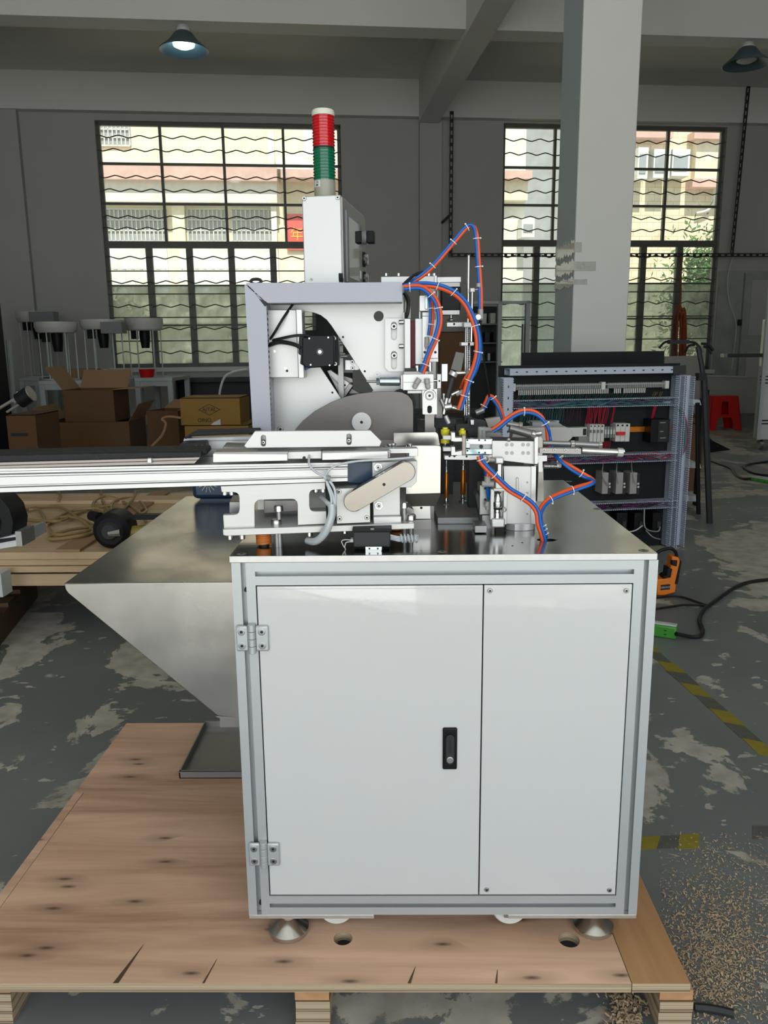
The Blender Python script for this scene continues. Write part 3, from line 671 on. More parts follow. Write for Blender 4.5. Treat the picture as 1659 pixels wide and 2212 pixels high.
# ---- machine parts leaning by the boxes, black cabinet at the picture edge
tag(ob('black_cabinet', M().box(pl(-200, 800, 8.6)[0], pl(17, 800, 9.4)[0], 8.6, 9.4, 0.0, pl(10, 640, 8.6)[1]), A['black_plastic'], bevel=0.02), 'black upright cabinet at the picture edge beside the cartons', 'cabinet')
t = thing('tube_frame', 'pale steel tube leaning against the wall by the white tables', 'tube', (pl(26, 930, 9.9)[0], 9.9, 0))
ob('tube', M().tube([(pl(30, 900, 9.9)[0], 9.9, 0.0), v3(18, 735, 9.9)], 0.035, 10), A['white_paint_metal'], t)
t = thing('stage_light', 'black cylinder spotlight with pale brackets above the brown carton', 'spotlight', v3(30, 880, 5.0))
ob('barrel', M().cyl(v3(42, 866, 5.0), v3(66, 850, 5.0), 0.05, n=24), A['black_plastic'], t)
ob('rim', M().cyl(v3(66, 850, 5.0), v3(68, 849, 5.0), 0.052, n=24), A['chrome'], t)
ob('bar', M().cyl(v3(-10, 887, 5.0), v3(32, 862, 5.0), 0.010), A['taupe'], t)
ob('bar', M().cyl(v3(15, 890, 5.0), v3(55, 865, 4.97), 0.008), A['taupe'], t)
ob('bracket', M().obox(v3(38, 858, 5.0), (0.03, 0.04, 0.07), (0, 0.6, 0)), A['grey_plastic'], t)

# ---- tables
def table(label, x0, x1, yf, dpt, zt, legs=4):
    t = thing('white_table', label, 'table', ((x0 + x1) / 2, yf + dpt / 2, 0), 'white frame tables under the window')
    ob('tabletop', M().box(x0, x1, yf, yf + dpt, zt - 0.05, zt), A['white_paint_metal'], t, bevel=0.004)
    for x in (x0 + 0.04, x1 - 0.04):
        for y in (yf + 0.04, yf + dpt - 0.04): ob('leg', M().box(x - 0.035, x + 0.035, y - 0.035, y + 0.035, 0, zt - 0.05), A['white_paint_metal'], t)
    ob('rail', M().box(x0 + 0.04, x1 - 0.04, yf + 0.02, yf + 0.06, zt - 0.12, zt - 0.05), A['white_paint_metal'], t)
    return t
zt_ = 0.82
yt = pz(170, 822, zt_)[1]
table('white steel table behind the tall open carton', pl(82, 822, yt)[0], pl(243, 822, yt)[0], yt, 1.3, zt_)
yt2 = pz(310, 816, zt_)[1]
tx1 = pl(243, 822, yt)[0] + 0.02
table('white steel table nearest the window, under the pale feeder bowls', tx1, pl(372, 815, yt2)[0], yt2, 1.0, zt_)
table('white side table behind the other tables at the wall', pl(40, 815, yt + 1.4)[0], pl(84, 815, yt + 1.4)[0], yt + 1.4, 0.7, zt_)
tag(ob('work_bench', M(FR).box(wp(372, 800, W - 0.8)[0], wp(545, 800, W - 0.8)[0], W - 0.55, W - 0.15, 0, 0.05).box(wp(372, 800, W - 0.8)[0], wp(545, 800, W - 0.8)[0], W - 0.55, W - 0.15, 0.7, 0.76)
    .box(wp(372, 800, W - 0.8)[0], wp(375, 800, W - 0.8)[0], W - 0.55, W - 0.15, 0, 0.76).box(wp(540, 800, W - 0.8)[0], wp(545, 800, W - 0.8)[0], W - 0.55, W - 0.15, 0, 0.76)
    .box(wp(372, 800, W - 0.8)[0], wp(545, 800, W - 0.8)[0], W - 0.3, W - 0.25, 0.0, 0.76), [A['charcoal']]), 'dark bench under the window sill behind the yellow carton', 'bench')
# ---- feeder bowls on rods
def bowl(label, xa, xb, ya, yb, y, motor=True, box=None, nr=6):
    xm = (xa + xb) / 2; c0 = v3(xm, yb, y); R = (pl(xb, yb, y)[0] - pl(xa, yb, y)[0]) / 2; h_ = pl(xm, ya, y)[1] - c0.z
    t = thing('feeder_bowl', label, 'feeder', (c0.x, c0.y, zt_), 'round feeder bowls on rod stands')
    ob('bowl', M().lathe([(0, 0.02), (R * 0.85, 0), (R * 0.93, 0.02), (R * 0.97, h_ * 0.4), (R, h_ * 0.5), (R, h_), (R * 0.96, h_), (R * 0.94, h_ * 0.5), (0, h_ * 0.4)], c0, 36), A['bowl_white'], t)
    for k in range(nr):
        a = 6.283 * (k + 0.3) / nr; x, yy = c0.x + R * 0.82 * math.cos(a), c0.y + R * 0.82 * math.sin(a)
        ob('rod', M().cyl((x, yy, zt_), (x, yy, c0.z + 0.01), 0.009, n=8), A['white_paint_metal'], t)
    ob('base_plate', M().lathe([(0, 0), (R * 0.9, 0), (R * 0.9, 0.015), (0, 0.015)], (c0.x, c0.y, zt_), 30), A['white_paint_metal'], t)
    if motor:
        ob('motor', M().lathe([(0, -0.25), (0.055, -0.25), (0.06, -0.22), (0.075, -0.1), (0.075, -0.002), (0, -0.002)], c0, 16), A['black_plastic'], t)
        ob('bracket', M().box(c0.x - R * 0.7, c0.x - R * 0.4, c0.y - 0.04, c0.y + 0.04, c0.z - 0.12, c0.z), A['black_plastic'], t)
    if box:
        ob('track_box', M().pbox(*box, y - R - 0.05, y - R + 0.15), A['grey_plastic'], t)
    return t
yb_ = yt + 0.45
bowl('cream feeder bowl above the tall open carton', 78, 167, 696, 719, yb_)
bowl('cream feeder bowl with a grey box, topmost by the wall corner', 38, 122, 674, 696, yt + 1.8, True, (62, 673, 115, 695))
bowl('cream feeder bowl half hidden behind the grey track box', 176, 268, 691, 712, yb_ + 0.3, True, (217, 695, 263, 720))
bowl('cream feeder bowl over the red tub', 272, 352, 688, 714, yt2 + 0.5)
tag(ob('tub', M().lathe([(0, 0), (0.09, 0), (0.11, 0.11), (0.115, 0.115), (0.105, 0.115), (0.09, 0.02), (0, 0.02)], (pl(317, 800, yt2 + 0.12)[0], yt2 + 0.12, zt_), 20), A['red_plastic']), 'small red plastic tub among the feeder rods on the table', 'tub')
tag(ob('cardboard_scrap', M().obox((pl(180, 795, yt + 0.9)[0], yt + 0.9, zt_ + 0.07), (0.42, 0.3, 0.12), (0, 0, 0.2)), A['cardboard_pale']), 'flat piece of cardboard lying under the feeder bowls', 'cardboard')
tag(ob('plastic_bag', M().lathe([(0, 0), (0.10, 0), (0.14, 0.05), (0.09, 0.10), (0.02, 0.13), (0, 0.13)], (pl(228, 797, yt + 0.7)[0], yt + 0.7, zt_), 9), A['bowl_white']), 'crumpled clear plastic bag on the table under the feeders', 'bag')

# ---- cartons
def carton(label, x, y, z, w, d, h, rot=0, flaps=(), mt='cardboard', name='carton', fm='cardboard_pale', group=None, closed=False):
    F = Matrix.Translation((x, y, z)) @ Matrix.Rotation(rot, 4, 'Z'); t_ = 0.006
    t = thing(name, label, 'box', (x, y, z), group)
    m = M(F); m.box(-w / 2, w / 2, -d / 2, d / 2, 0, t_); m.box(-w / 2, -w / 2 + t_, -d / 2, d / 2, t_, h); m.box(w / 2 - t_, w / 2, -d / 2, d / 2, t_, h)
    m.box(-w / 2 + t_, w / 2 - t_, -d / 2, -d / 2 + t_, t_, h); m.box(-w / 2 + t_, w / 2 - t_, d / 2 - t_, d / 2, t_, h)
    if closed: m.box(-w / 2, w / 2, -d / 2, d / 2, h - t_, h)
    ob('body', m, A[mt], t)
    for s, ang, ln in flaps:                      # side, angle above level, length
        c, s_ = math.cos(ang) * ln, math.sin(ang) * ln
        if s == 'l': q = [(-w / 2, -d / 2, h), (-w / 2, d / 2, h), (-w / 2 - c, d / 2, h + s_), (-w / 2 - c, -d / 2, h + s_)]
        if s == 'r': q = [(w / 2, -d / 2, h), (w / 2, d / 2, h), (w / 2 + c, d / 2, h + s_), (w / 2 + c, -d / 2, h + s_)]
        if s == 'f': q = [(-w / 2, -d / 2, h), (w / 2, -d / 2, h), (w / 2, -d / 2 - c, h + s_), (-w / 2, -d / 2 - c, h + s_)]
        if s == 'b': q = [(-w / 2, d / 2, h), (w / 2, d / 2, h), (w / 2, d / 2 + c, h + s_), (-w / 2, d / 2 + c, h + s_)]
        q2 = [(a, b, c_ + 0.006) for a, b, c_ in q]
        ob('flap', M(F).add(q + q2, [(0, 1, 2, 3), (7, 6, 5, 4), (0, 4, 5, 1), (1, 5, 6, 2), (2, 6, 7, 3), (3, 7, 4, 0)]), A[fm], t)
    return t
def cp(x0, x1, y0, y1, Y):                        # centre x, bottom z, width, height of a view rectangle
    a, b = pl(x0, y1, Y), pl(x1, y0, Y); return (a[0] + b[0]) / 2, a[1], b[0] - a[0], b[1] - a[1]
Yc = 8.6
x, z, w_, h_ = cp(98, 270, 912, 985, Yc); carton('wide open carton under the tall one, flaps spread', x, Yc + 0.4, 0, w_, 0.7, h_ + max(z, 0), 0.05, (('l', 0.9, 0.2), ('r', 1.0, 0.22)))
hb = max(z, 0) + h_
x, z, w_, h_ = cp(133, 237, 842, 912, Yc); carton('tall brown carton with four open flaps on top of the wide carton', x, Yc + 0.35, hb, w_, 0.5, h_, 0, (('l', 0.95, 0.30), ('r', 0.05, 0.32), ('b', 0.9, 0.25)))
x, z, w_, h_ = cp(270, 392, 952, 990, 7.6); carton('flattened open carton lying between the tall carton and the yellow one', x - 0.05, 7.6, 0, w_ * 0.7, 0.45, 0.12, 0.1, (('l', 0.1, 0.3), ('f', 0.05, 0.25), ('b', 0.3, 0.2)))
x, z, w_, h_ = cp(322, 392, 888, 948, 8.3); carton('small tilted open carton beside the yellow carton', x, 8.55, 0.0, w_, 0.4, z + h_, -0.2, (('b', 0.3, 0.25), ('r', 0.4, 0.2)))
x, z, w_, h_ = cp(402, 536, 918, 975, 7.5); carton('lower tan carton carrying the yellow printed carton', x, 7.8, 0, w_, 0.6, z + h_, 0, (), 'cardboard_yellow', closed=True); hz = z + h_
x, z, w_, h_ = cp(389, 515, 864, 924, 7.5); yc = carton('yellow carton printed with a black diamond logo', x, 7.8, hz, w_, 0.5, h_, 0.0, (), 'cardboard_yellow', closed=True)
yx, yz, yw, yh = x, hz, w_, h_
m = M(); Yp = 7.8 - 0.25 - 0.002
c = pl(452, 885, Yp); a_, b_ = 0.105, 0.055
for s in (1.0,):
    m.prism([[(c[0] - a_, c[1]), (c[0], c[1] + b_), (c[0] + a_, c[1]), (c[0], c[1] - b_)], [(c[0] - a_ * 0.9, c[1]), (c[0], c[1] + b_ * 0.9), (c[0] + a_ * 0.9, c[1]), (c[0], c[1] - b_ * 0.9)]], Yp, Yp + 0.0015)
ob('logo_diamond', m, A['dark'], yc)
text('lettering', 'AJTAL', 0.05, (c[0], Yp, c[1]), (rad(90), 0, 0), A['dark'], yc)
c = pl(442, 908, Yp); text('lettering', 'OINO', 0.05, (c[0], Yp, c[1]), (rad(90), 0, 0), A['dark'], yc)
x, z, w_, h_ = cp(12, 70, 897, 948, 7.0); bc = carton('dark brown carton with a black stripe label at the picture edge', x, 7.3, 0, w_, 0.5, z + h_, 0, (), 'cardboard', closed=True)
ob('printed_stripe', M().pbox(23, 936, 59, 942, 7.045, 7.05), A['dark'], bc)
tag(ob('plastic_sheet', M().add([v3(446, 926, 7.54), v3(462, 912, 7.53), v3(476, 905, 7.52), v3(478, 926, 7.54), v3(462, 924, 7.51), v3(455, 927, 7.54)], [(0, 1, 4), (1, 2, 4), (2, 3, 4), (0, 4, 5), (4, 3, 5)]), A['bowl_white']), 'crumpled white plastic film in front of the yellow carton', 'plastic film')
cable('cable', 'thin pale cable looping in front of the cartons', [v3(318, 990, 7.3), v3(325, 968, 7.35), v3(350, 940, 7.4), v3(358, 915, 7.4), v3(350, 905, 7.4), v3(365, 900, 7.4), v3(392, 903, 7.4)], 0.012, A['cardboard_pale'])
cable('cable', 'pale bent cable arching from the bench behind the yellow carton', [v3(472, 985, 9), v3(475, 930, 9), v3(475, 870, 9), v3(475, 845, 9), v3(485, 815, 9), v3(505, 803, 9), v3(535, 797, 9)], 0.014, A['lamp_white'])

# ---- far right side: worn panels, stool, enclosure
t = thing('white_cabinet', 'white panelled machine enclosure on wheels at the picture edge', 'cabinet', (pl(1665, 935, 9.2)[0], 9.2, 0))
xe = pl(1640, 900, 9.2)[0]; ze = pl(1660, 690, 9.2)[1]
ob('side_panel', M().box(xe, xe + 1.2, 9.2, 9.32, 0.12, ze), A['white_enamel'], t, bevel=0.005)
for y in (812, 819, 826, 907, 914): ob('trim_strip', M().pbox(1642, y, 1700, y + 2.5, 9.19, 9.2), A['dark'], t)
ob('corner_post', M().box(xe - 0.02, xe + 0.02, 9.17, 9.21, 0.12, ze + 0.8), A['profile_alu'], t)
for x in (xe + 0.06, xe + 0.9): ob('caster', M().cyl((x - 0.02, 9.25, 0.055), (x + 0.02, 9.25, 0.055), 0.055), A['chrome'], t)
ob('arm_rail', M().box(pl(1568, 768, 9.2)[0], xe, 9.2, 9.26, pl(1600, 772, 9.2)[1], pl(1600, 764, 9.2)[1]), A['charcoal'], t)
ob('arm_cap', M().pbox(1564, 764, 1572, 772, 9.17, 9.27), A['chrome'], t)
t = thing('partition_board', 'long white board standing low along the worn wall', 'board', (pl(1590, 890, 12.6)[0], 12.6, 0))
ob('board', M().plate([[(1522, 812), (1648, 816), (1648, 893), (1522, 888)]], 12.4, 12.44), A['wall_paint'], t)
ob('top_rail', M().plate([[(1522, 810), (1648, 814), (1648, 817), (1522, 813)]], 12.38, 12.46), A['lamp_white'], t)
tag(ob('partition_board', M().plate([[(1436, 770), (1512, 768), (1512, 893), (1436, 893)]], 12.0, 12.05), A['wall_paint']), 'tall white board behind the black stand below the window', 'board')
tag(ob('wall_socket', M().pbox(1524, 842, 1532, 853, 12.36, 12.395), A['charcoal']), 'small dark switch box on the low white board', 'switch')
# stool
ys = pz(1565, 930, 0)[1]
def sp(x, y, o=0): return pl(x, y, ys + o)
st = thing('plastic_stool', 'red plastic stool standing on the open floor', 'stool', (sp(1565, 930)[0], ys + 0.15, 0))
zs = sp(1565, 856)[1]; xs0, xs1 = sp(1541, 856)[0], sp(1598, 856)[0]; xb0, xb1 = sp(1530, 920)[0], sp(1602, 920)[0]
m = M(); m.add([(xs0, ys + 0.04, zs), (xs1, ys + 0.04, zs), (xs1, ys + 0.30, zs), (xs0, ys + 0.30, zs), (xs0, ys + 0.04, zs - 0.02), (xs1, ys + 0.04, zs - 0.02), (xs1, ys + 0.30, zs - 0.02), (xs0, ys + 0.30, zs - 0.02)],
               [(0, 1, 2, 3), (7, 6, 5, 4), (0, 4, 5, 1), (1, 5, 6, 2), (2, 6, 7, 3), (3, 7, 4, 0)])
ob('seat', m, A['red_plastic'], st, bevel=0.012)
def stool_side(flip):
    lt = lambda t, a, b: a + (b - a) * t
    y0, y1 = (ys + 0.04, ys - 0.02) if flip == 'f' else (ys + 0.30, ys + 0.36)
    out = [(xs0, 0, zs), (xs1, 0, zs), (lt(0.95, xs1, xb1), 1, 0.0), (lt(0.7, xs1, xb1) - 0.08, 1, 0.0), (xs1 - 0.09, 0.55, zs * 0.38), (xs0 + 0.09, 0.55, zs * 0.38), (lt(0.7, xs0, xb0) + 0.08, 1, 0.0), (lt(0.95, xs0, xb0), 1, 0.0)]
    xm = (xs0 + xs1) / 2
    loops = [[(p[0], p[2]) for p in out], [(xm - 0.045, zs * 0.84), (xm + 0.045, zs * 0.84), (xm + 0.055, zs * 0.47), (xm - 0.055, zs * 0.47)]]
    m = M(); m.prism(loops, 0, 0.015)
    for v in m.v:
        t = 1 - v.z / zs; v.y = y0 + (y1 - y0) * t + (v.y if flip == 'f' else -v.y)
    return m
for f in 'fb': ob('leg', stool_side(f), A['red_plastic'], st)
for s, xa, xb in ((1, xs0, xb0), (-1, xs1, xb1)):
    loops = [[(ys + 0.04, zs), (ys + 0.30, zs), (ys + 0.36, 0), (ys + 0.28, 0), (ys + 0.25, zs * 0.38), (ys + 0.09, zs * 0.38), (ys + 0.06, 0), (ys - 0.02, 0)], [(ys + 0.13, zs * 0.84), (ys + 0.21, zs * 0.84), (ys + 0.22, zs * 0.47), (ys + 0.12, zs * 0.47)]]
    m = M(); m.prism(loops, 0, 0.015 * s, 'x')
    for v in m.v: v.x += xa + (xb - xa) * (1 - v.z / zs)
    ob('leg', m, A['red_plastic'], st)
# black folding stand with hooks
t = thing('folding_stand', 'black folding stand with curved hooks behind the wiring panel', 'stand', (pl(1533, 1128, 5.3)[0], 5.3, 0))
Y5 = pz(1533, 1130, 0)[1]
ob('leg', M().tube([v3(1521, 815, Y5), v3(1526, 950, Y5), (pl(1533, 1130, Y5)[0], Y5, 0.0)], 0.022, 8), A['charcoal'], t)
ob('leg', M().tube([v3(1508, 748, Y5 + 0.02), v3(1516, 790, Y5 + 0.01), v3(1521, 830, Y5)], 0.017, 8), A['charcoal'], t)
ob('collar', M().pbox(1509, 806, 1527, 822, Y5 - 0.03, Y5 + 0.03), A['black_plastic'], t)
ob('leg', M().tube([v3(1507, 870, Y5 + 0.3), v3(1507, 1000, Y5 + 0.3), (pl(1510, 1095, Y5 + 0.3)[0], Y5 + 0.3, 0.0)], 0.016, 8), A['black_plastic'], t)
ob('cross_head', M().pbox(1447, 734, 1489, 743, Y5, Y5 + 0.05), A['black_plastic'], t)
for P in (((1450, 737), (1435, 740), (1424, 752)), ((1487, 738), (1503, 742), (1513, 755), (1514, 765)), ((1500, 745), (1487, 748), (1480, 762)), ((1515, 742), (1530, 745), (1541, 757)), ((1520, 748), (1532, 754), (1537, 765))):
    ob('hook', M().tube(smoothpts([v3(a, b, Y5 + 0.01) for a, b in P]), 0.008, 6), A['black_plastic'], t)
t = thing('step_ladder', 'white stepped ladder with black side rails behind the wiring panel', 'ladder', (pl(1500, 1090, Y5 + 0.35)[0], Y5 + 0.5, 0))
for y in (866, 1003, 1075): ob('step', M().plate([[(1478, y - 6), (1512, y - 2), (1515, y + 9), (1478, y + 7)]], Y5 + 0.4, Y5 + 0.6), A['white_paint_metal'], t)
for x in (1478, 1510): ob('side_rail', M().box(pl(x, 950, Y5 + 0.62)[0], pl(x + 5, 950, Y5 + 0.62)[0], Y5 + 0.6, Y5 + 0.66, 0, pl(x, 862, Y5 + 0.6)[1]), A['black_plastic'], t)
Y6 = 6.6
x, z, w_, h_ = cp(1478, 1510, 914, 990, Y6); carton('upright brown carton with a pale lid behind the step ladder', x, Y6 + 0.2, 0, w_, 0.4, z + h_, 0, (('b', 0.2, 0.1),), closed=True)
x, z, w_, h_ = cp(1505, 1537, 903, 940, Y6 + 1); carton('small carton behind the black folding stand, near the red stool', x, Y6 + 1.3, 0, w_, 0.3, z + h_, 0, (('l', 0.6, 0.08),), closed=True)
x, z, w_, h_ = cp(1528, 1568, 955, 978, Y6 + 0.3)
m = M(); q = [pz(a, b, 0.0) for a, b in ((1530, 978), (1532, 945), (1548, 962), (1578, 972))]; m.add([(a, b, 0.004) for a, b in q] + [(pz(1530, 950, 0.15)[0], q[0][1] + 0.2, 0.18)], [(0, 1, 2, 3), (0, 3, 4), (1, 4, 2), (2, 4, 3), (0, 4, 1)])
tag(ob('black_cloth', m, A['black_plastic']), 'black cloth lying on the floor in front of the red stool', 'cloth')
# orange coil hose hanging by the far window
m = M(); 
for k in range(7):
    x0 = 1456 + (k * 7) % 15; yy = 13.6 - 0.02 * k; m.tube(smoothpts([v3(x0, 790 - 8 * k, yy), v3(x0 - 3 + k, 720, yy), v3(x0 + 4, 665 + 3 * k, yy), v3(x0 + 10, 668 + 2 * k, yy), v3(x0 + 14 - k, 720, yy), v3(x0 + 10, 780, yy)]), 0.014, 5)
m.tube([v3(1470, 665, 13.55), v3(1472, 553, 13.6)], 0.012, 5)
tag(ob('coiled_hose', m, A['hose_orange']), 'orange air hose hanging in loops before the window', 'hose')
cable('hanging_cable', 'thin black cable hanging behind the rod stand', [v3(1036, 690, 1.61), v3(1043, 760, 1.63), v3(1054, 830, 1.66), v3(1057, 858, 1.68)], 0.0022, A['black_tube'])
# open steel door frame and shelf by the wall
t = thing('door_frame', 'pale metal frame standing open at the wall below the cable tray', 'frame', FR @ Vector((wp(1110, 820, 12)[0], 12, 0)))
for a, b, c_, d in ((1008, 650, 1145, 656), (1076, 650, 1084, 812), (1136, 650, 1145, 812), (1130, 700, 1133, 812)): ob('bar', M(FR).box(pl(a, 700, 12, FR)[0], pl(c_, 700, 12, FR)[0], 12, 12.08, max(0.0, pl(1100, d, 12, FR)[1]) if d < 800 else 0.0, pl(1100, b, 12, FR)[1]), A['white_paint_metal'], t)
t = thing('parts_rack', 'dark rack of machine parts standing against the wall', 'rack', FR @ Vector((wp(1060, 820, 12.5)[0], 12.5, 0)))
ob('back', M(FR).box(pl(1015, 700, 12.6, FR)[0], pl(1076, 700, 12.6, FR)[0], 12.6, 12.64, 0, pl(1050, 662, 12.6, FR)[1]), A['charcoal'], t)
for y in (700, 740, 780): ob('shelf', M(FR).box(pl(1015, 700, 12.6, FR)[0], pl(1076, 700, 12.6, FR)[0], 12.3, 12.6, pl(1050, y, 12.6, FR)[1] - 0.02, pl(1050, y, 12.6, FR)[1]), A['grey_plastic'], t)
for i in range(9):
    x, z = pl(1020 + 6 * i, 700 + 40 * (i % 3), 12.45, FR); k = random.uniform(0.04, 0.09)
    ob('machine_part', M(FR).box(x, x + k, 12.35, 12.5, z + 0.005, z + 0.08 + k), A[('white_plastic', 'charcoal', 'grey_alu')[i % 3]], t, bevel=0.005)
Y9 = 8.0
x, z, w_, h_ = cp(952, 1010, 716, 762, Y9)
carton('brown carton stacked high behind the slide unit', x, Y9 + 0.3, 0.55, w_, 0.5, z + h_ - 0.55, 0, (), closed=True)
tag(ob('side_bench', M().box(x - 0.4, x + 0.3, Y9, Y9 + 0.7, 0.5, 0.55).box(x - 0.4, x - 0.36, Y9, Y9 + 0.7, 0, 0.5).box(x + 0.26, x + 0.3, Y9, Y9 + 0.7, 0, 0.5), A['charcoal']), 'low dark bench carrying a brown carton behind the machine', 'bench')
tag(ob('paper_notice', M().plate([[(985, 760), (1003, 763), (996, 803), (974, 797)]], Y9 + 0.04, Y9 + 0.049), A['bowl_white']), 'white printed sheet taped below the brown carton', 'paper')

# ================================================================== THE WIRING PANEL
EY = pz(1480, 1185, 0)[1]
FE = frame(1478, 1180, EY, 9.5)
def ep(x, y, o=0): return pl(x, y, o, FE)
ex_ = (ep(1295, 1000)[0])
rk = thing('wiring_panel', 'black electrical mounting panel framed with slotted pale blue wiring ducts', 'control panel', FE @ Vector((ex_, 0, 0)))
x0, x1 = ep(1088, 850)[0], ep(1468, 1000)[0]; zt = ep(1280, 792)[1]
ob('backplate', M(FE).box(x0, x1 + 0.02, 0.10, 0.11, 0.0, zt + 0.01), A['black_sheet'], rk)
ob('frame_corner', M(FE).plate([[(1455, 791), (1482, 789), (1482, 808), (1455, 810)]], -0.01, 0.02), A['charcoal'], rk)
def comb(m, xa, xb, za, zb, n, horiz):            # a duct wall with its row of fingers
    for k in range(n):
        if horiz:
            u0 = xa + (xb - xa) * k / n; u1 = xa + (xb - xa) * (k + 0.62) / n; m.box(u0, u1, 0.0, 0.055, za, zb)
        else:
            u0 = za + (zb - za) * k / n; u1 = za + (zb - za) * (k + 0.62) / n; m.box(xa, xb, 0.0, 0.055, u0, u1)
    if horiz: m.box(xa, xb, 0.055, 0.10, za, zb)
    else: m.box(xa, xb, 0.055, 0.10, za, zb)
def duct_h(pa, pb, pc, pd, cover, nm='wiring_duct'):
    """view y of the upper and lower wall at the left and right end"""
    xa, xb = pa[0], pb[0]
    za = (ep(pa[0], pa[1])[1] + ep(pb[0], pb[1])[1]) / 2; zb = (ep(pc[0], pc[1])[1] + ep(pd[0], pd[1])[1]) / 2
    X0, X1 = ep(pa[0], pa[1])[0], ep(pb[0], pb[1])[0]; m = M(FE)
    n = int((X1 - X0) / 0.0125)
    comb(m, X0, X1, za - 0.004, za, n, True); comb(m, X0, X1, zb, zb + 0.004, n, True); m.box(X0, X1, 0.094, 0.1, zb, za)
    d = ob(nm, m, A['duct_pvc'], rk)
    if cover:
        ob('duct_cover', M(FE).box(X0, X1, -0.004, 0.0, zb, za), A['duct_pvc'], d)
        m = M(FE)
        for k in range(17):
            u = X0 + (X1 - X0) * (k + 0.6) / 17.4; m.box(u, u + 0.012, -0.0055, -0.004, (za + zb) / 2 - 0.003, (za + zb) / 2 + 0.003)
        ob('cover_slot', m, A['dark'], d, kind='stuff')
    return (X0, X1, za, zb)
d1 = duct_h((1101, 797), (1465, 791), (1101, 813), (1465, 804), True)
d2 = duct_h((1101, 866), (1468, 858), (1101, 884), (1468, 876), False)
d3 = duct_h((1101, 986), (1465, 981), (1101, 1005), (1468, 998), False)
d4 = duct_h((1101, 1095), (1467, 1082), (1101, 1112), (1467, 1097), False)
for (xa, xb, ya, yb, wd) in ((1085, 1106, 816, 1180, 0), (1464, 1474, 812, 1181, 0), (1474, 1490, 812, 1187, 1)):
    X0, X1 = ep(xa, 900)[0], ep(xb, 1000)[0]; z1 = ep(xa, ya)[1]; m = M(FE)
    comb(m, X0, X0 + 0.005, 0.01, z1, int(z1 / 0.0125), False); comb(m, X1 - 0.005, X1, 0.01, z1, int(z1 / 0.0125), False); m.box(X0, X1, 0.05, 0.06, 0.01, z1)
    d = ob('wiring_duct', m, A['duct_pvc'], rk)
    if not wd and xa < 1200:
        ob('duct_cover', M(FE).box(X0 + 0.004, X1 - 0.006, -0.004, 0, 0.01, z1), A['duct_pvc'], d)
        m = M(FE)
        for k in range(16): m.box((X0 + X1) / 2 - 0.003, (X0 + X1) / 2 + 0.003, -0.0055, -0.004, z1 * (k + 0.6) / 16.5, z1 * (k + 0.6) / 16.5 + 0.013)
        ob('cover_slot', m, A['dark'], d, kind='stuff')
# terminal rail
z0 = ep(1280, 833)[1]; zc = [ep(1112, 838)[1], ep(1440, 831)[1]]; za = sum(zc) / 2
X0, X1 = ep(1112, 838)[0], ep(1447, 831)[0]
ob('terminal_rail', M(FE).box(X0, X1, 0.055, 0.1, za - 0.016, za + 0.016), A['grey_alu'], rk)
m = M(FE); n = 84
for k in range(n):
    u = X0 + (X1 - X0) * k / n
    if abs(u - (X0 + (X1 - X0) * 0.575)) < 0.02: continue
    m.box(u, u + (X1 - X0) / n * 0.78, 0.03, 0.055, za - 0.014, za + 0.016)
ob('terminal_block', m, A['grey_plastic'], rk, kind='stuff'); ob('marker_strip', M(FE).box(X0, X1, 0.026, 0.03, za + 0.004, za + 0.011), A['fitting_grey'], rk)
for u in (0.0, 0.575, 0.995): ob('end_stop', M(FE).box(X0 + (X1 - X0) * u - 0.012, X0 + (X1 - X0) * u + 0.012, 0.02, 0.06, za - 0.022, za + 0.022), A['white_plastic'], rk, bevel=0.002)
def wires(n, xa, xb, z1, z2, mt, r=0.0018, y=0.03, wob=0.006, nm='wire', seed=1):
    random.seed(seed); m = M(FE)
    for k in range(n):
        u = xa + (xb - xa) * (k + random.random() * 0.5) / n; v = u + random.gauss(0, wob)
        m.tube([(u, y, z1), (u + (v - u) * 0.3, y + 0.01, z1 + (z2 - z1) * 0.4), (v, y + 0.03, z2)], r, 4)
    return ob(nm, m, mt, rk, kind='stuff')
m = M(FE)
for k in range(64):
    if 50 < k < 52: continue
    u = X0 + 0.03 + (X1 - X0 - 0.03) * k / 78 + (0.03 if k > 46 else 0)
    m.box(u, u + 0.005, 0.022, 0.03, za - 0.043, za - 0.016)
ob('wire_marker', m, A['white_plastic'], rk, kind='stuff')
wires(50, X0 + 0.03, X1 - 0.2, za - 0.04, d2[2], A['cable_green'], seed=2)
wires(12, X0 + 0.03, X1 - 0.2, za - 0.04, d2[2], A['cable_red'], seed=3)
wires(5, X1 - 0.08, X1 - 0.02, za - 0.04, d2[2], A['hose_tan'], seed=4)
def bundle(n, xa, xb, za_, zb_, mt, seed):
    random.seed(seed); m = M(FE)
    for k in range(n):
        a = xa + random.random() * (xb - xa) * 0.3; b = xb - random.random() * (xb - xa) * 0.3
        pts = [(a + (b - a) * t / 7, 0.02 + 0.05 * random.random(), zb_ + (za_ - zb_) * random.random()) for t in range(8)]
        m.tube(smoothpts(pts, 4), 0.0028, 4)
    return ob('wire', m, mt, rk, kind='stuff')
for i, (d, mts) in enumerate(((d2, ('cable_green', 'cable_green', 'cable_purple', 'cable_blue')), (d3, ('cable_red', 'cable_purple', 'cable_blue', 'cable_green')), (d4, ('dark', 'cable_purple')))):
    for j, mt in enumerate(mts): bundle(9, d[0], d[1], d[2], d[3], A[mt], 10 + 5 * i + j)
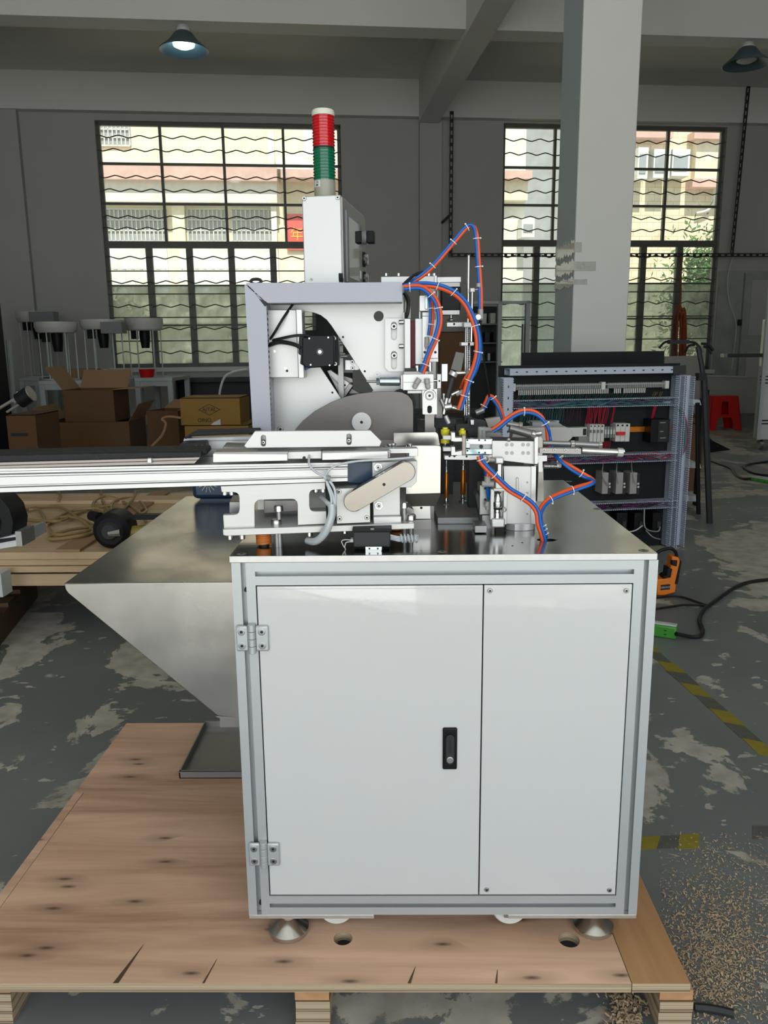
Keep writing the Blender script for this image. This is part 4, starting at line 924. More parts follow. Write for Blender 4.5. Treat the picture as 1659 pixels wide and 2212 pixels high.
# second row: relays, breakers, power supply
wires(26, ep(1130, 885)[0], ep(1225, 885)[0], d2[3], ep(1180, 915)[1], A['cable_green'], seed=20)
wires(14, ep(1160, 885)[0], ep(1265, 885)[0], d2[3], ep(1180, 915)[1], A['cable_purple'], seed=21)
wires(16, ep(1273, 885)[0], ep(1322, 885)[0], d2[3], ep(1290, 918)[1], A['cable_red'], r=0.0026, seed=22)
wires(3, ep(1329, 885)[0], ep(1335, 885)[0], d2[3], ep(1290, 918)[1], A['cable_red'], r=0.0026, seed=23)
wires(4, ep(1418, 878)[0], ep(1424, 878)[0], d2[3], ep(1420, 905)[1], A['cable_red'], r=0.0032, wob=0.004, seed=24)
wires(12, ep(1290, 950)[0], ep(1325, 950)[0], ep(1300, 955)[1], d3[2], A['cable_red'], r=0.0026, seed=25)
def eb(n, x0, y0, x1, y1, mt, yf=0.02, yb=0.1, par=None, bev=0.002): return ob(n, M(FE).pbox(x0, y0, x1, y1, yf, yb), A[mt], par or rk, bevel=bev)
eb('mounting_rail', 1255, 922, 1460, 934, 'copper_orange', 0.08, 0.1)
eb('relay_base', 1190, 924, 1268, 944, 'white_plastic', 0.04); eb('relay', 1260, 926, 1267, 940, 'dark', 0.035, 0.045)
eb('terminal_strip', 1143, 909, 1208, 914, 'duct_pvc', 0.04); eb('terminal_strip', 1250, 943, 1280, 955, 'grey_plastic', 0.04)
for k in range(4):
    b = eb('circuit_breaker', 1274 + 8 * k, 917, 1281.3 + 8 * k, 955, 'white_plastic', 0.02)
    eb('toggle', 1276 + 8 * k, 929, 1279 + 8 * k, 935, 'grey_plastic', 0.008, 0.02, b, 0); eb('terminal_screw', 1276 + 8 * k, 919, 1279 + 8 * k, 922, 'dark', 0.018, 0.02, b, 0)
for k in range(4):
    b = eb('fuse_holder', 1306 + 6 * k, 922, 1311 + 6 * k, 946, 'grey_plastic', 0.03); eb('lever', 1307 + 6 * k, 928, 1310 + 6 * k, 938, 'white_plastic', 0.02, 0.03, b, 0)
for k in range(3):
    b = eb('circuit_breaker', 1330 + 10.3 * k, 915, 1340 + 10.3 * k, 954, 'white_plastic', 0.02)
    if k < 2: eb('toggle', 1333 + 9 * k, 933, 1342 + 9 * k, 940, 'red_plastic', 0.005, 0.02, b, 0)
    eb('terminal_screw', 1333 + 10 * k, 917, 1337 + 10 * k, 921, 'dark', 0.018, 0.02, b, 0)
b = eb('power_supply', 1406, 906, 1446, 956, 'black_metal', 0.0, 0.1); eb('face_plate', 1422, 907, 1444, 955, 'dark', -0.003, 0.0, b)
eb('label_strip', 1426, 912, 1438, 914, 'grey_plastic', -0.004, -0.003, b, 0); eb('label_strip', 1426, 931, 1433, 933, 'grey_plastic', -0.004, -0.003, b, 0); eb('label_strip', 1426, 945, 1438, 947, 'grey_plastic', -0.004, -0.003, b, 0)
# drivers
for (xs, xe_) in ((1301, 1320), (1331, 1352), (1361, 1382)):
    b = eb('motor_driver', xs, 1021, xe_ - 6, 1067, 'fitting_grey', 0.0, 0.1); f = eb('connector_face', xe_ - 6, 1022, xe_, 1068, 'charcoal', 0.0, 0.1, b)
    for yy in (1026, 1033, 1043, 1050): eb('port', xe_ - 5, yy, xe_ - 1, yy + 4, 'dark' if yy < 1040 else 'lamp_white', -0.004, 0.0, b, 0)
for (xs, xe_) in ((1332, 1355), (1370, 1392), (1410, 1430)):
    b = eb('servo_drive', xs, 1108, xe_, 1150, 'black_metal', 0.0, 0.1); eb('connector', xe_ - 10, 1126, xe_ - 2, 1140, 'charcoal', -0.01, 0.0, b)
def ecable(pts, r, mt, nm='wire'):
    ob(nm, M(FE).tube(smoothpts([(ep(x, y, o)[0], o, ep(x, y, o)[1]) for x, y, o in pts]), r, 6), A[mt], rk)
ecable([(1303, 1000, 0.05), (1302, 1030, -0.01), (1316, 1050, -0.02)], 0.003, 'cable_grey'); ecable([(1333, 1000, 0.05), (1332, 1020, -0.01), (1335, 1045, -0.02)], 0.003, 'cable_grey')
ecable([(1364, 1000, 0.05), (1366, 1022, 0), (1372, 1045, -0.02)], 0.003, 'cable_grey')
ecable([(1348, 1150, -0.01), (1372, 1146, -0.03), (1388, 1135, -0.01)], 0.004, 'lamp_white'); ecable([(1392, 1100, -0.01), (1394, 1140, -0.04), (1420, 1148, -0.03), (1426, 1138, -0.01)], 0.004, 'cable_grey')
ecable([(1395, 1145, -0.02), (1410, 1160, -0.04), (1426, 1165, -0.01)], 0.004, 'cable_grey')
for k, mt in enumerate(('cable_green', 'cable_blue', 'cable_red', 'cable_purple')):
    ecable([(1467 + k, 880, 0.03), (1476 + k, 900, 0.02), (1480 + k, 930, 0.02), (1478 + k, 965, 0.02), (1468, 990, 0.03)], 0.006, mt)
# dark sheet leaning behind the panel
t = tag(ob('dark_sheet', M(FE).plate([[(1128, 762), (1434, 758), (1434, 800), (1128, 806)]], 0.55, 0.56), A['black_sheet']), 'dark sheet standing behind the wiring panel against the column', 'sheet')
sx0, sx1 = pl(1128, 780, 0.5, FE)[0], pl(1434, 780, 0.5, FE)[0]
m = M(FE).box(sx0, sx1, 0.50, 0.51, 0.0, pl(1280, 760, 0.5, FE)[1]); 
bpy.data.objects.remove(t); t = tag(ob('dark_sheet', m, A['black_sheet']), 'dark sheet standing behind the wiring panel in front of the column', 'sheet')

# ---- orange drill, strips, cables on the floor
def fl(x, y, z=0.0): return Vector((*pz(x, y, z), z))
dy = fl(1440, 1285).y
dr_ = thing('power_drill', 'orange and black corded drill standing on the floor by the cabinet', 'drill', fl(1440, 1285))
def dpl(n, poly, y0, y1, mt, bev=0.006): return ob(n, M().plate([poly], dy + y0, dy + y1), A[mt], dr_, bevel=bev)
dpl('housing', [(1452, 1202), (1466, 1204), (1470, 1212), (1463, 1250), (1459, 1280), (1440, 1286), (1418, 1286), (1418, 1252), (1440, 1250), (1447, 1232), (1450, 1222)], -0.02, 0.05, 'tool_orange')
dpl('grip', [(1443, 1227), (1453, 1229), (1449, 1248), (1432, 1250), (1434, 1245), (1441, 1243)], -0.026, 0.04, 'black_plastic', 0.003)
dpl('back_grip', [(1470, 1209), (1473, 1213), (1464, 1262), (1458, 1262)], -0.024, 0.055, 'black_plastic', 0.003)
dpl('switch', [(1452, 1210), (1464, 1211), (1462, 1224), (1451, 1221)], -0.026, 0.0, 'black_plastic', 0.003)
dpl('badge', [(1428, 1264), (1448, 1262), (1447, 1273), (1427, 1275)], -0.023, -0.02, 'dark', 0)
text('lettering', 'DERWOT', 0.012, v3(1438, 1269, dy - 0.0235), (rad(90), rad(-4), 0), A['lamp_white'], dr_, 0.0003)
ob('cord_guard', M().tube(smoothpts([v3(1462, 1204, dy), v3(1459, 1192, dy), v3(1448, 1185, dy), v3(1430, 1188, dy), v3(1420, 1194, dy)]), 0.008, 8), A['black_plastic'], dr_)
def strip(name, label, a, b, wd, mt, zt):
    a, b = fl(*a), fl(*b); d = b - a; F = Matrix.Translation(a) @ Matrix.Rotation(math.atan2(d.y, d.x), 4, 'Z'); t = thing(name, label, 'power strip', a)
    ob('body', M(F).box(0, d.length, 0, wd, 0.0, zt), A[mt], t, bevel=0.008); ob('rim', M(F).box(0.002, d.length - 0.002, 0.004, wd - 0.004, zt, zt + 0.006), A['lamp_white'], t, bevel=0.002)
    m = M(F)
    for k in range(int(d.length / 0.06)):
        for q in (0.3, 0.6): m.box(0.03 + 0.06 * k, 0.04 + 0.06 * k, -0.0008, 0.002, zt * q, zt * q + 0.004)
    ob('socket_hole', m, A['dark'], t, kind='stuff')
    return t
strip('power_strip', 'bright green power strip lying on the floor beside the cabinet corner', (1385, 1372), (1460, 1383), 0.04, 'green_plastic', 0.055)
strip('power_strip', 'white and green power strip far off near the red stool', (1619, 1038), (1690, 1050), 0.12, 'green_plastic', 0.03)
cable('power_cable', 'thick black cable snaking from the green power strip across the floor', [fl(1460, 1369, 0.03), fl(1490, 1375, 0.01), fl(1512, 1374, 0.01), fl(1518, 1362, 0.01), fl(1511, 1340, 0.01), fl(1520, 1318, 0.01), fl(1536, 1305, 0.01), fl(1560, 1287, 0.01), fl(1590, 1268, 0.01), fl(1625, 1256, 0.01), fl(1700, 1249, 0.01)], 0.0095, A['black_tube'])
cable('power_cable', 'thin black lead from the orange drill joining the thick cable', [fl(1400, 1294, 0.01), fl(1445, 1288, 0.01), fl(1475, 1290, 0.01), fl(1510, 1302, 0.01), fl(1532, 1309, 0.01)], 0.006, A['black_tube'])
cable('power_cable', 'thin black lead leaving the cabinet and meeting the thick cable', [fl(1400, 1318, 0.01), fl(1440, 1312, 0.01), fl(1475, 1307, 0.01), fl(1505, 1307, 0.01), fl(1532, 1309, 0.01)], 0.006, A['black_tube'])
cable('power_cable', 'black lead running from the folding stand to the far power strip', [fl(1530, 993, 0.01), fl(1555, 1002, 0.01), fl(1580, 1012, 0.01), fl(1590, 1026, 0.01), fl(1605, 1034, 0.01), fl(1622, 1034, 0.02)], 0.012, A['black_tube'])
cable('power_cable', 'black cable looped on the floor around the far power strip', [fl(1700, 992, 0.01), fl(1650, 998, 0.01), fl(1610, 1005, 0.01), fl(1612, 1014, 0.01), fl(1640, 1025, 0.01), fl(1700, 1030, 0.01)], 0.012, A['black_tube'])
# ---- worn hazard tape
def tape(label, a, b, wd, n, first):
    a, b = fl(*a), fl(*b); d = (b - a); L_ = d.length; F = Matrix.Translation(a) @ Matrix.Rotation(math.atan2(d.y, d.x), 4, 'Z'); t = thing('floor_tape', label, 'tape', a)
    for k in range(n):
        u0, u1 = L_ * k / n, L_ * (k + 1) / n; sk = wd * 0.6
        e1, e2 = random.uniform(-.006, .006), random.uniform(-.006, .006)
        m = M(F); q = [(u0, 0 + e1), (u1 + e2, e1), (u1 + sk, wd + e2), (u0 + sk, wd)]
        m.add([(x, y, 0.0004) for x, y in q] + [(x, y, 0.0012) for x, y in q], [(3, 2, 1, 0), (4, 5, 6, 7), (0, 1, 5, 4), (1, 2, 6, 5), (2, 3, 7, 6), (3, 0, 4, 7)])
        ob('stripe', m, A['tape_yellow' if (k + first) % 2 == 0 else 'tape_dark'], t)
tape('worn yellow and black hazard tape running diagonally along the floor beside the cabinet', (1690, 1640), (1405, 1390), 0.055, 9, 0)
tape('torn piece of yellow and black hazard tape near the pallet corner', (1375, 1836), (1505, 1830), 0.05, 3, 0)
tape('torn yellow tape remnant at the picture edge level with the cabinet foot', (1625, 1812), (1700, 1806), 0.05, 2, 1)
# ---- wood shavings
random.seed(11); m = M()
def flake(c, s):
    a = random.uniform(0, 6.28); l = s * random.uniform(0.8, 3.2); w_ = s * random.uniform(0.35, 0.8); u = Vector((math.cos(a), math.sin(a), random.uniform(-.15, .3))) * l; v = Vector((-math.sin(a), math.cos(a), random.uniform(-.3, .3))) * w_
    c = Vector(c) + Vector((0, 0, abs(u.z) * .5 + abs(v.z) * .5 + 0.001)); mid = Vector((0, 0, s * random.uniform(0.1, 0.7)))
    m.add([c - u / 2 - v / 2, c - u / 2 + v / 2, c + v / 2 + mid, c - v / 2 + mid, c + u / 2 - v / 2, c + u / 2 + v / 2], [(0, 3, 2, 1), (3, 4, 5, 2)])
for _ in range(5200):
    if random.random() < 0.55: x, y = random.gauss(1560, 70), random.gauss(2080, 90)
    else: x, y = random.gauss(1545, 90), random.gauss(1960, 110)
    if x < 1425 or y > 2300 or y < 1800: continue
    p = pz(x, y, 0); flake((p[0], p[1], 0), random.uniform(0.0014, 0.0042))
for _ in range(500):
    x, y = random.gauss(1350, 22), random.gauss(2200, 40)
    if y < 2150: continue
    p = pz(x, y, 0); flake((p[0], p[1], random.random() * 0.012), random.uniform(0.003, 0.006))
sv = tag(ob('wood_shavings', m, A['shaving']), 'pale wood shavings scattered over the worn floor by the pallet corner', 'shavings'); sv['kind'] = 'stuff'
cable('dark_strap', 'short dark strap lying on the floor past the pallet corner block', [fl(1500, 2176, 0.008), fl(1540, 2180, 0.008), fl(1585, 2190, 0.008)], 0.008, A['charcoal'], 'strap')

# ================================================================== THE PALLET UNDER THE MACHINE
PT = 0.10; TH = 0.018
def pp(x, y, z=PT): return pz(x, y, z)
pal = thing('plywood_pallet', 'large knotty plywood pallet carrying the white machine cabinet', 'pallet', (0.0, 1.7, 0))
yfp = (pp(700, 2123)[1] + pp(1490, 2132)[1] + pp(100, 2119)[1]) / 3
ybp = pp(350, 1562)[1]; ysm = pp(300, 1711)[1]
def lx(y): a, b = pp(266, 1572), pp(0, 1930); return a[0] + (b[0] - a[0]) * (y - a[1]) / (b[1] - a[1])
def rx(y): a, b = pp(1382, 1895), pp(1492, 2125); return a[0] + (b[0] - a[0]) * (y - a[1]) / (b[1] - a[1])
sl = [pp(-10, 1985), pp(88, 1832)]; sr = [pp(1328, 2028), pp(1366, 2127)]
def slx(y): return lx(y) + 0.022
def srx(y): return sr[1][0] + (sr[0][0] - sr[1][0]) * (y - sr[1][1]) / (sr[0][1] - sr[1][1])
def circ(x, y, r, n=20, k=1.0): return [(x + r * math.cos(6.283 * i / n), y + r * k * math.sin(6.283 * i / n)) for i in range(n)]
h1, h2_ = pp(741, 2027), pp(1229, 2030)
def board(loops, mt):
    m = M(); m.prism(loops, PT - TH, PT, 'z')
    for i, f in enumerate(m.f):
        zs_ = [m.v[k].z for k in f]
        if max(zs_) - min(zs_) > 0.001: m.m[i] = 1
    return ob('plywood_board', m, [A[mt], A['ply_edge']], pal)
g = 0.0008
slot = lambda x, y0, y1, w0: None
board([[(slx(yfp), yfp), (srx(yfp) - g, yfp), (srx(ysm) - g, ysm - g), (slx(ysm) + g, ysm - g)], circ(*h1, 0.018), circ(*h2_, 0.020)], 'plywood')
board([[(lx(yfp) , yfp), (slx(yfp) - g, yfp), (slx(ysm) - g, ysm - g), (lx(ysm), ysm - g)]], 'plywood')
board([[(lx(ysm), ysm + g), (srx(ysm) - g, ysm + g), (srx(ybp) - g, ybp), (lx(ybp), ybp)]], 'plywood')
board([[(srx(yfp) + g, yfp), (rx(yfp), yfp), (rx(ybp), ybp), (srx(ybp) + g, ybp)]], 'plywood_orange')
# gouges in the front edge: thin dark splits
for a, b, wd in (((253, 2117), (310, 2040), 0.010), ((440, 2122), (468, 2072), 0.004), ((884, 2127), (897, 2088), 0.006), ((1072, 2126), (1074, 2095), 0.004)):
    p, q = pp(*a), pp(*b); m = M()
    m.add([(p[0] - wd / 2, yfp, PT + 0.0006), (p[0] + wd / 2, yfp, PT + 0.0006), (q[0] + 0.001, q[1], PT + 0.0006), (q[0], q[1], PT + 0.0002)], [(0, 1, 2, 3)]); ob('split', m, A['pallet_old'], pal)
def block(x0, x1, ya, yb, n, lbl='support_block'):
    for k in range(n):
        z1 = PT - TH - k * 0.0205; jx = random.uniform(-0.0015, 0.0015)
        ob(lbl, M().box(x0 + jx, x1 + jx, ya - (0.004 if k else 0) + jx, yb, z1 - 0.020, z1), A['plywood_orange'] if k == 0 else A['ply_edge'], pal)
bx = lambda a: pl(a, 2170, yfp)[0]
block(bx(637), bx(711), yfp + 0.004, yfp + 0.65, 4); block(bx(1425), bx(1497), yfp + 0.004, yfp + 0.9, 4); block(bx(-60), bx(12), yfp + 0.02, yfp + 0.9, 4)
# nail heads / dents along the boards
tr = thing('drip_tray', 'shallow grey steel tray lying on the plywood pallet beside the cabinet', 'tray', (-0.4, 2.0, PT))
y0_ = pp(470, 1673, PT + 0.012)[1]; y1_ = pp(480, 1557, PT + 0.02)[1]; xa_ = pp(387, 1673, PT + 0.012)[0]; xb_ = pl(497, 1215, 1.306)[0] - 0.012
ob('tray_base', M().box(xa_, xb_, y0_, y1_, PT + 0.0005, PT + 0.003), A['dull_steel'], tr)
for q in ((xa_, xb_, y0_, y0_ + 0.003), (xa_, xb_, y1_ - 0.003, y1_), (xa_, xa_ + 0.003, y0_, y1_), (xb_ - 0.003, xb_, y0_, y1_)):
    ob('rim', M().box(*q, PT + 0.001, PT + 0.020), A['grey_alu'], tr)
ob('lip', M().box(xa_ - 0.001, xb_, y0_ - 0.001, y0_ + 0.010, PT + 0.018, PT + 0.020), A['grey_alu'], tr)

# ================================================================== THE MACHINE CABINET
Y0 = 1.306; P4 = 0.040
XL = (pl(497, 1215, Y0)[0] + pl(540, 1984, Y0)[0]) / 2; XR = (pl(1419, 1211, Y0)[0] + pl(1378, 1984, Y0)[0]) / 2
ZT = pl(950, 1213, Y0)[1]; ZBt = pl(950, 1976, Y0)[1]
PLT = 0.012
YB = pz(1216, 1037, ZT + PLT)[1]
cab = thing('machine_cabinet', 'white enamel machine cabinet in a slotted aluminium frame on levelling feet', 'cabinet', ((XL + XR) / 2, 1.7, PT))
def slotted(p0, p1, axis, nm='frame_bar', mt='profile_alu'):
    """a 40 mm bar with a slot along each side; p0 is its low corner, p1 the far end"""
    s = P4; g_, d_, w_, l_ = 0.0042, 0.0125, 0.0065, 0.003; h = s / 2
    q = [(-h, -h), (-g_, -h), (-g_, -h + l_), (-w_, -h + l_), (-w_, -h + d_), (w_, -h + d_), (w_, -h + l_), (g_, -h + l_), (g_, -h)]
    sec = []
    for k in range(4):
        c_, s_ = ((1, 0), (0, 1), (-1, 0), (0, -1))[k]
        sec += [(h + a * c_ - b * s_, h + a * s_ + b * c_) for a, b in q]
    m = M()
    if axis == 'z': m.prism([[(p0[0] + a, p0[1] + b) for a, b in sec]], p0[2], p1, 'z')
    elif axis == 'x':
        m.prism([[(p0[1] + a, p0[2] + b) for a, b in sec]], p0[0], p1, 'x')
    else: m.prism([[(p0[0] + a, p0[2] + b) for a, b in sec]], p0[1], p1, 'y')
    return ob(nm, m, A[mt], cab)
for x in (XL, XR - P4):
    for y in (Y0, YB - P4 - 0.02): slotted((x, y, ZBt), ZT, 'z')
for y in (Y0, YB - P4 - 0.02):
    slotted((XL + P4, y, ZT - P4), XR - P4, 'x'); slotted((XL + P4, y, ZBt), XR - P4, 'x')
for x in (XL, XR - P4):
    slotted((x, Y0 + P4, ZT - P4), YB - P4 - 0.02, 'y'); slotted((x, Y0 + P4, ZBt), YB - P4 - 0.02, 'y')
for z in (ZT - 0.05, ZBt + 0.02): ob('bolt', M().cyl((XL + 0.0225, Y0 + 0.006, z), (XL + 0.0225, Y0 + 0.012, z), 0.004, n=10), A['dark'], cab)
xs_ = (pl(1041.5, 1262, Y0)[0] + pl(1037, 1932, Y0)[0]) / 2
zdt, zdb = ZT - P4 - 0.001, ZBt + P4 + 0.001
dx0 = XL + P4 + 0.002
m = M(); m.box(dx0, xs_ - 0.001, Y0 - 0.001, Y0 + 0.018, zdb + 0.002, zdt - 0.001)
dr = ob('door', m, A['white_enamel'], cab, bevel=0.0012)
ob('return_edge', M().box(dx0 + 0.004, xs_ - 0.004, Y0 - 0.0013, Y0 - 0.0009, zdt - 0.006, zdt - 0.005), A['profile_alu'], dr)
sp_ = ob('side_panel', M().box(xs_ + 0.001, XR - P4 - 0.002, Y0 - 0.001, Y0 + 0.006, zdb + 0.002, zdt - 0.001), A['white_enamel'], cab, bevel=0.0012)
ob('gap_filler', M().box(XL + P4, XR - P4, Y0 + 0.02, Y0 + 0.024, zdb, zdt), A['charcoal'], cab)
ob('side_skin', M().box(XR - 0.012, XR - 0.010, Y0 + P4, YB - P4 - 0.02, ZBt + P4, ZT - P4), A['white_enamel'], cab)
ob('side_skin', M().box(XL + 0.010, XL + 0.012, Y0 + P4, YB - P4 - 0.02, ZBt + P4, ZT - P4), A['white_enamel'], cab)
for x, y in ((1058, 1275), (1352, 1275), (1051, 1920), (1316, 1921)):
    p = pl(x, y, Y0); o = screw((p[0], Y0 - 0.001, p[1]), 0.0042, sp_, h=0.35)
# hinges
for (x, y) in ((545.5, 1377), (571, 1842)):
    cx_, cz_ = pl(x, y, Y0); hz = 0.0235
    hg = ob('hinge', M().prism([[(cx_ - 0.027, cz_ - hz), (cx_ - 0.0065, cz_ - hz), (cx_ - 0.0065, cz_ + hz), (cx_ - 0.027, cz_ + hz)]], Y0 - 0.007, Y0 - 0.001)
            .prism([[(cx_ + 0.0065, cz_ - hz), (cx_ + 0.029, cz_ - hz), (cx_ + 0.029, cz_ + hz), (cx_ + 0.0065, cz_ + hz)]], Y0 - 0.007, Y0 - 0.001), A['profile_alu'], cab, bevel=0.003)
    for k in range(4): ob('knuckle', M().cyl((cx_, Y0 - 0.006, cz_ - hz - 0.003 + k * 0.0133), (cx_, Y0 - 0.006, cz_ - hz + 0.0097 + k * 0.0133), 0.0068, n=20), A['profile_alu'], hg, bevel=0.0008)
    for a in (-0.0175, 0.0175):
        for b in (-0.0125, 0.0125): screw((cx_ + a, Y0 - 0.0065, cz_ + b), 0.0062, hg, h=0.14)
# lock
cx_, cz_ = pl(971.5, 1615, Y0); hw, hh = 0.0128, 0.040
lk = ob('door_lock', M().box(cx_ - hw, cx_ + hw, Y0 - 0.006, Y0, cz_ - hh, cz_ + hh), A['black_metal'], dr, bevel=0.0025)
mat('lock_chrome', (0.10, 0.11, 0.11), 0.12, 0.9)
sh = [(cx_ + 0.0075 * math.cos(a), cz_ + 0.022 + 0.0075 * math.sin(a)) for a in [i * math.pi / 12 for i in range(13)]] + [(cx_ + 0.0075 * math.cos(a), cz_ - 0.018 + 0.0095 * math.sin(a)) for a in [math.pi + i * math.pi / 12 for i in range(13)]]
ob('handle', M().prism([sh], Y0 - 0.0105, Y0 - 0.006), A['lock_chrome'], lk, bevel=0.002)
ob('key_groove', M().box(cx_ - 0.0018, cx_ + 0.0012, Y0 - 0.0109, Y0 - 0.0104, cz_ - 0.005, cz_ + 0.020), A['dark'], lk)
ob('lock_button', M().cyl((cx_, Y0 - 0.0125, cz_ - 0.018), (cx_, Y0 - 0.010, cz_ - 0.018), 0.0062, n=20), A['chrome'], lk, bevel=0.001)
# foot plates, feet, casters
for a, b in ((XL, pl(808, 1980, Y0)[0]), (pl(1098, 1980, Y0)[0], XR)):
    ob('foot_plate', M().box(a, b, Y0 + 0.0005, Y0 + 0.06, ZBt - 0.009, ZBt - 0.0005), A['edge_alu'], cab, bevel=0.001)
    ob('foot_plate', M().box(a, b, YB - 0.09, YB - 0.02, ZBt - 0.009, ZBt - 0.0005), A['edge_alu'], cab)
for fx, fy_ in ((pz(619, 2038, PT)[0], Y0 + 0.036), (pz(1289, 2026, PT)[0], Y0 + 0.045), (XL + 0.05, YB - 0.06), (XR - 0.05, YB - 0.06)):
    ft = ob('levelling_foot', M().lathe([(0, 0), (0.0385, 0), (0.0385, 0.009), (0.036, 0.011), (0.013, 0.030), (0.012, 0.036), (0, 0.036)], (fx, fy_, PT), 40), A['chrome'], cab)
    ob('stem', M().cyl((fx, fy_, PT + 0.034), (fx, fy_, ZBt - 0.008), 0.007, n=12), A['chrome'], ft)
    ob('hex_nut', M().cyl((fx, fy_, ZBt - 0.018), (fx, fy_, ZBt - 0.009), 0.012, n=6), A['chrome'], ft)
for x in (726, 1102):
    cx2 = pl(x, 1990, 1.33)[0]; zb = pl(x, 1999, 1.33)[1] - 0.002
    cs = ob('caster', M().lathe([(0.012, -0.012), (0.030, -0.012), (0.033, -0.008), (0.033, 0.008), (0.030, 0.012), (0.012, 0.012)], (cx2, 1.345, zb + 0.033), 32, 'y'), A['white_plastic'], cab)
    ob('fork', M().box(cx2 - 0.012, cx2 + 0.012, 1.328, 1.331, zb + 0.02, ZBt - 0.001), A['grey_alu'], cs); ob('plate', M().box(cx2 - 0.03, cx2 + 0.03, 1.315, 1.375, ZBt - 0.004, ZBt - 0.0008), A['grey_alu'], cs)

# ---- steel top
TZ = ZT + PLT
tt = thing('steel_tabletop', 'thick brushed steel tabletop covering the white machine cabinet', 'tabletop', ((XL + XR) / 2, 1.7, ZT))
txl, txr = pl(495, 1206, Y0)[0], pl(1420, 1204, Y0)[0]
hp = pz(1181, 1166, TZ)
m = M(); m.prism([[(txl, Y0 - 0.001), (txr, Y0 - 0.001), (txr, YB), (txl, YB)], circ(hp[0], hp[1], 0.017, 20, 0.8)], ZT + 0.0003, TZ, 'z')
for i, f in enumerate(m.f):
    ys_ = [m.v[k].y for k in f]
    if max(ys_) - min(ys_) < 1e-4: m.m[i] = 1
top = ob('top_plate', m, [A['steel_top'], A['edge_alu']], tt, bevel=0.0008)
for x, y in ((522, 1197), (956, 1192), (1390, 1189), (1290, 1099), (1229, 1040)):
    p = pz(x, y, TZ); ob('countersunk_screw', M().lathe([(0, 0.0002), (0.003, 0.0002), (0.003, 0.0008), (0.0065, 0.0008), (0.0085, 0.0002)], (p[0], p[1], TZ), 20), A['grey_alu'], top)
    ob('screw_recess', M().lathe([(0, 0.0009), (0.0032, 0.0009), (0.0032, 0.0)], (p[0], p[1], TZ), 6), A['dark'], top)
for x, y in ((1128, 1172), (1107, 1179), (1202, 1166)): 
    p = pz(x, y, TZ); ob('pin_hole', M().lathe([(0, 0.0004), (0.002, 0.0004)], (p[0], p[1], TZ), 10), A['dark'], top)

# ---- stainless chute on the side
Yh = Y0 + 0.02; zh = pl(300, 1259, Yh)[1]; yhb = pz(402, 1072, zh)[1]
ch = thing('discharge_chute', 'stainless steel chute with a sloping underside beside the cabinet', 'chute', (-0.5, 1.6, zh - 0.3))
poly = [(139, 1262), (141, 1272), (149, 1283), (470, 1546), (506, 1552), (493, 1259)]
P_ = [pl(a, b, Yh) for a, b in poly]
P_[0] = (P_[0][0], zh - 0.001); P_[-1] = (XL - 0.001, zh); P_[-2] = (XL - 0.001, P_[-2][1]); P_ = [(min(a, XL - 0.001), b) for a, b in P_]
ob('front_panel', M().prism([P_], Yh, Yh + 0.003), A['stainless'], ch, bevel=0.001)
ob('back_panel', M().prism([P_], yhb - 0.003, yhb), A['stainless'], ch)
ob('top_sheet', M().box(P_[0][0], XL - 0.001, Yh + 0.0005, yhb, zh - 0.003, zh), A['stainless'], ch, bevel=0.001)
a, b = P_[2], P_[3]; m = M(); m.prism([[a, b, (b[0], b[1] + 0.004), (a[0], a[1] + 0.004)]], Yh + 0.003, yhb - 0.003); ob('sloping_sheet', m, A['stainless'], ch)
ob('seam_fold', M().prism([[(P_[3][0] - 0.004, P_[3][1]), (P_[4][0], P_[4][1] + 0.001), (P_[4][0], P_[4][1] - 0.003), (P_[3][0], P_[3][1] - 0.004)]], Yh, Yh + 0.02), A['dull_steel'], ch)
ob('outlet', M().box(P_[3][0] + 0.002, XL - 0.002, Yh + 0.006, yhb - 0.02, P_[4][1] - 0.02, P_[4][1] + 0.002), A['dull_steel'], ch)

# ---- blue gear motor behind
t = thing('blue_motor', 'dark blue motor with a ribbed fan cover at the back of the chute', 'motor', (pz(450, 1082, zh)[0], pz(450, 1082, zh)[1], zh))
ym = pz(450, 1083, zh)[1]; p0, p1 = pl(414, 1060, ym), pl(515, 1082, ym); r = 0.065
cmx = (p0[0] + p1[0]) / 2
ob('housing', M().box(p0[0], p1[0], ym, ym + 0.12, zh + 0.006, zh + 0.14), A['blue_motor'], t, bevel=0.012)
ob('foot', M().box(p0[0] + 0.02, p1[0], ym + 0.005, ym + 0.11, zh, zh + 0.006), A['blue_motor'], t)
fx, fz = pl(449, 1043, ym)
for k in range(14):
    a = 6.283 * k / 14; ob('fan_slot', M().cyl((fx + 0.010 * math.cos(a), ym - 0.0005, fz + 0.010 * math.sin(a)), (fx + 0.026 * math.cos(a), ym - 0.0005, fz + 0.026 * math.sin(a)), 0.0012, n=5), A['lamp_white'], t)

# ================================================================== CONVEYOR
FC = frame(751, 1020, 1.365, 6.0)
cv = thing('belt_conveyor', 'long bright aluminium conveyor beam with black belting running off the picture', 'conveyor', FC @ Vector((-0.3, 0.05, pl(400, 1050, 0, FC)[1])))
def cvp(n, poly, y0, y1, mt, par=None, bev=0.0): return ob(n, M(FC).plate([poly], y0, y1), A[mt], par or cv, bevel=bev)
def lerp2(t, xl=-60, xr=751):                      # height within the beam, 0 top .. 1 bottom
    return [(xl, 1013.5 + t * 52), (xr, 999 + t * 40.5)]
def band(t0, t1): a = lerp2(t0); b = lerp2(t1); return [a[0], a[1], b[1], b[0]]
m = M(FC)
for t0, t1 in ((0, .10), (.12, .20), (.27, .33), (.36, .70), (.72, .76), (.82, 1.0)): m.plate([band(t0, t1)], 0.0, 0.012)
m.plate([band(0.0, 1.0)], 0.006, 0.11)
bm = ob('beam', m, A['bright_alu'], cv)
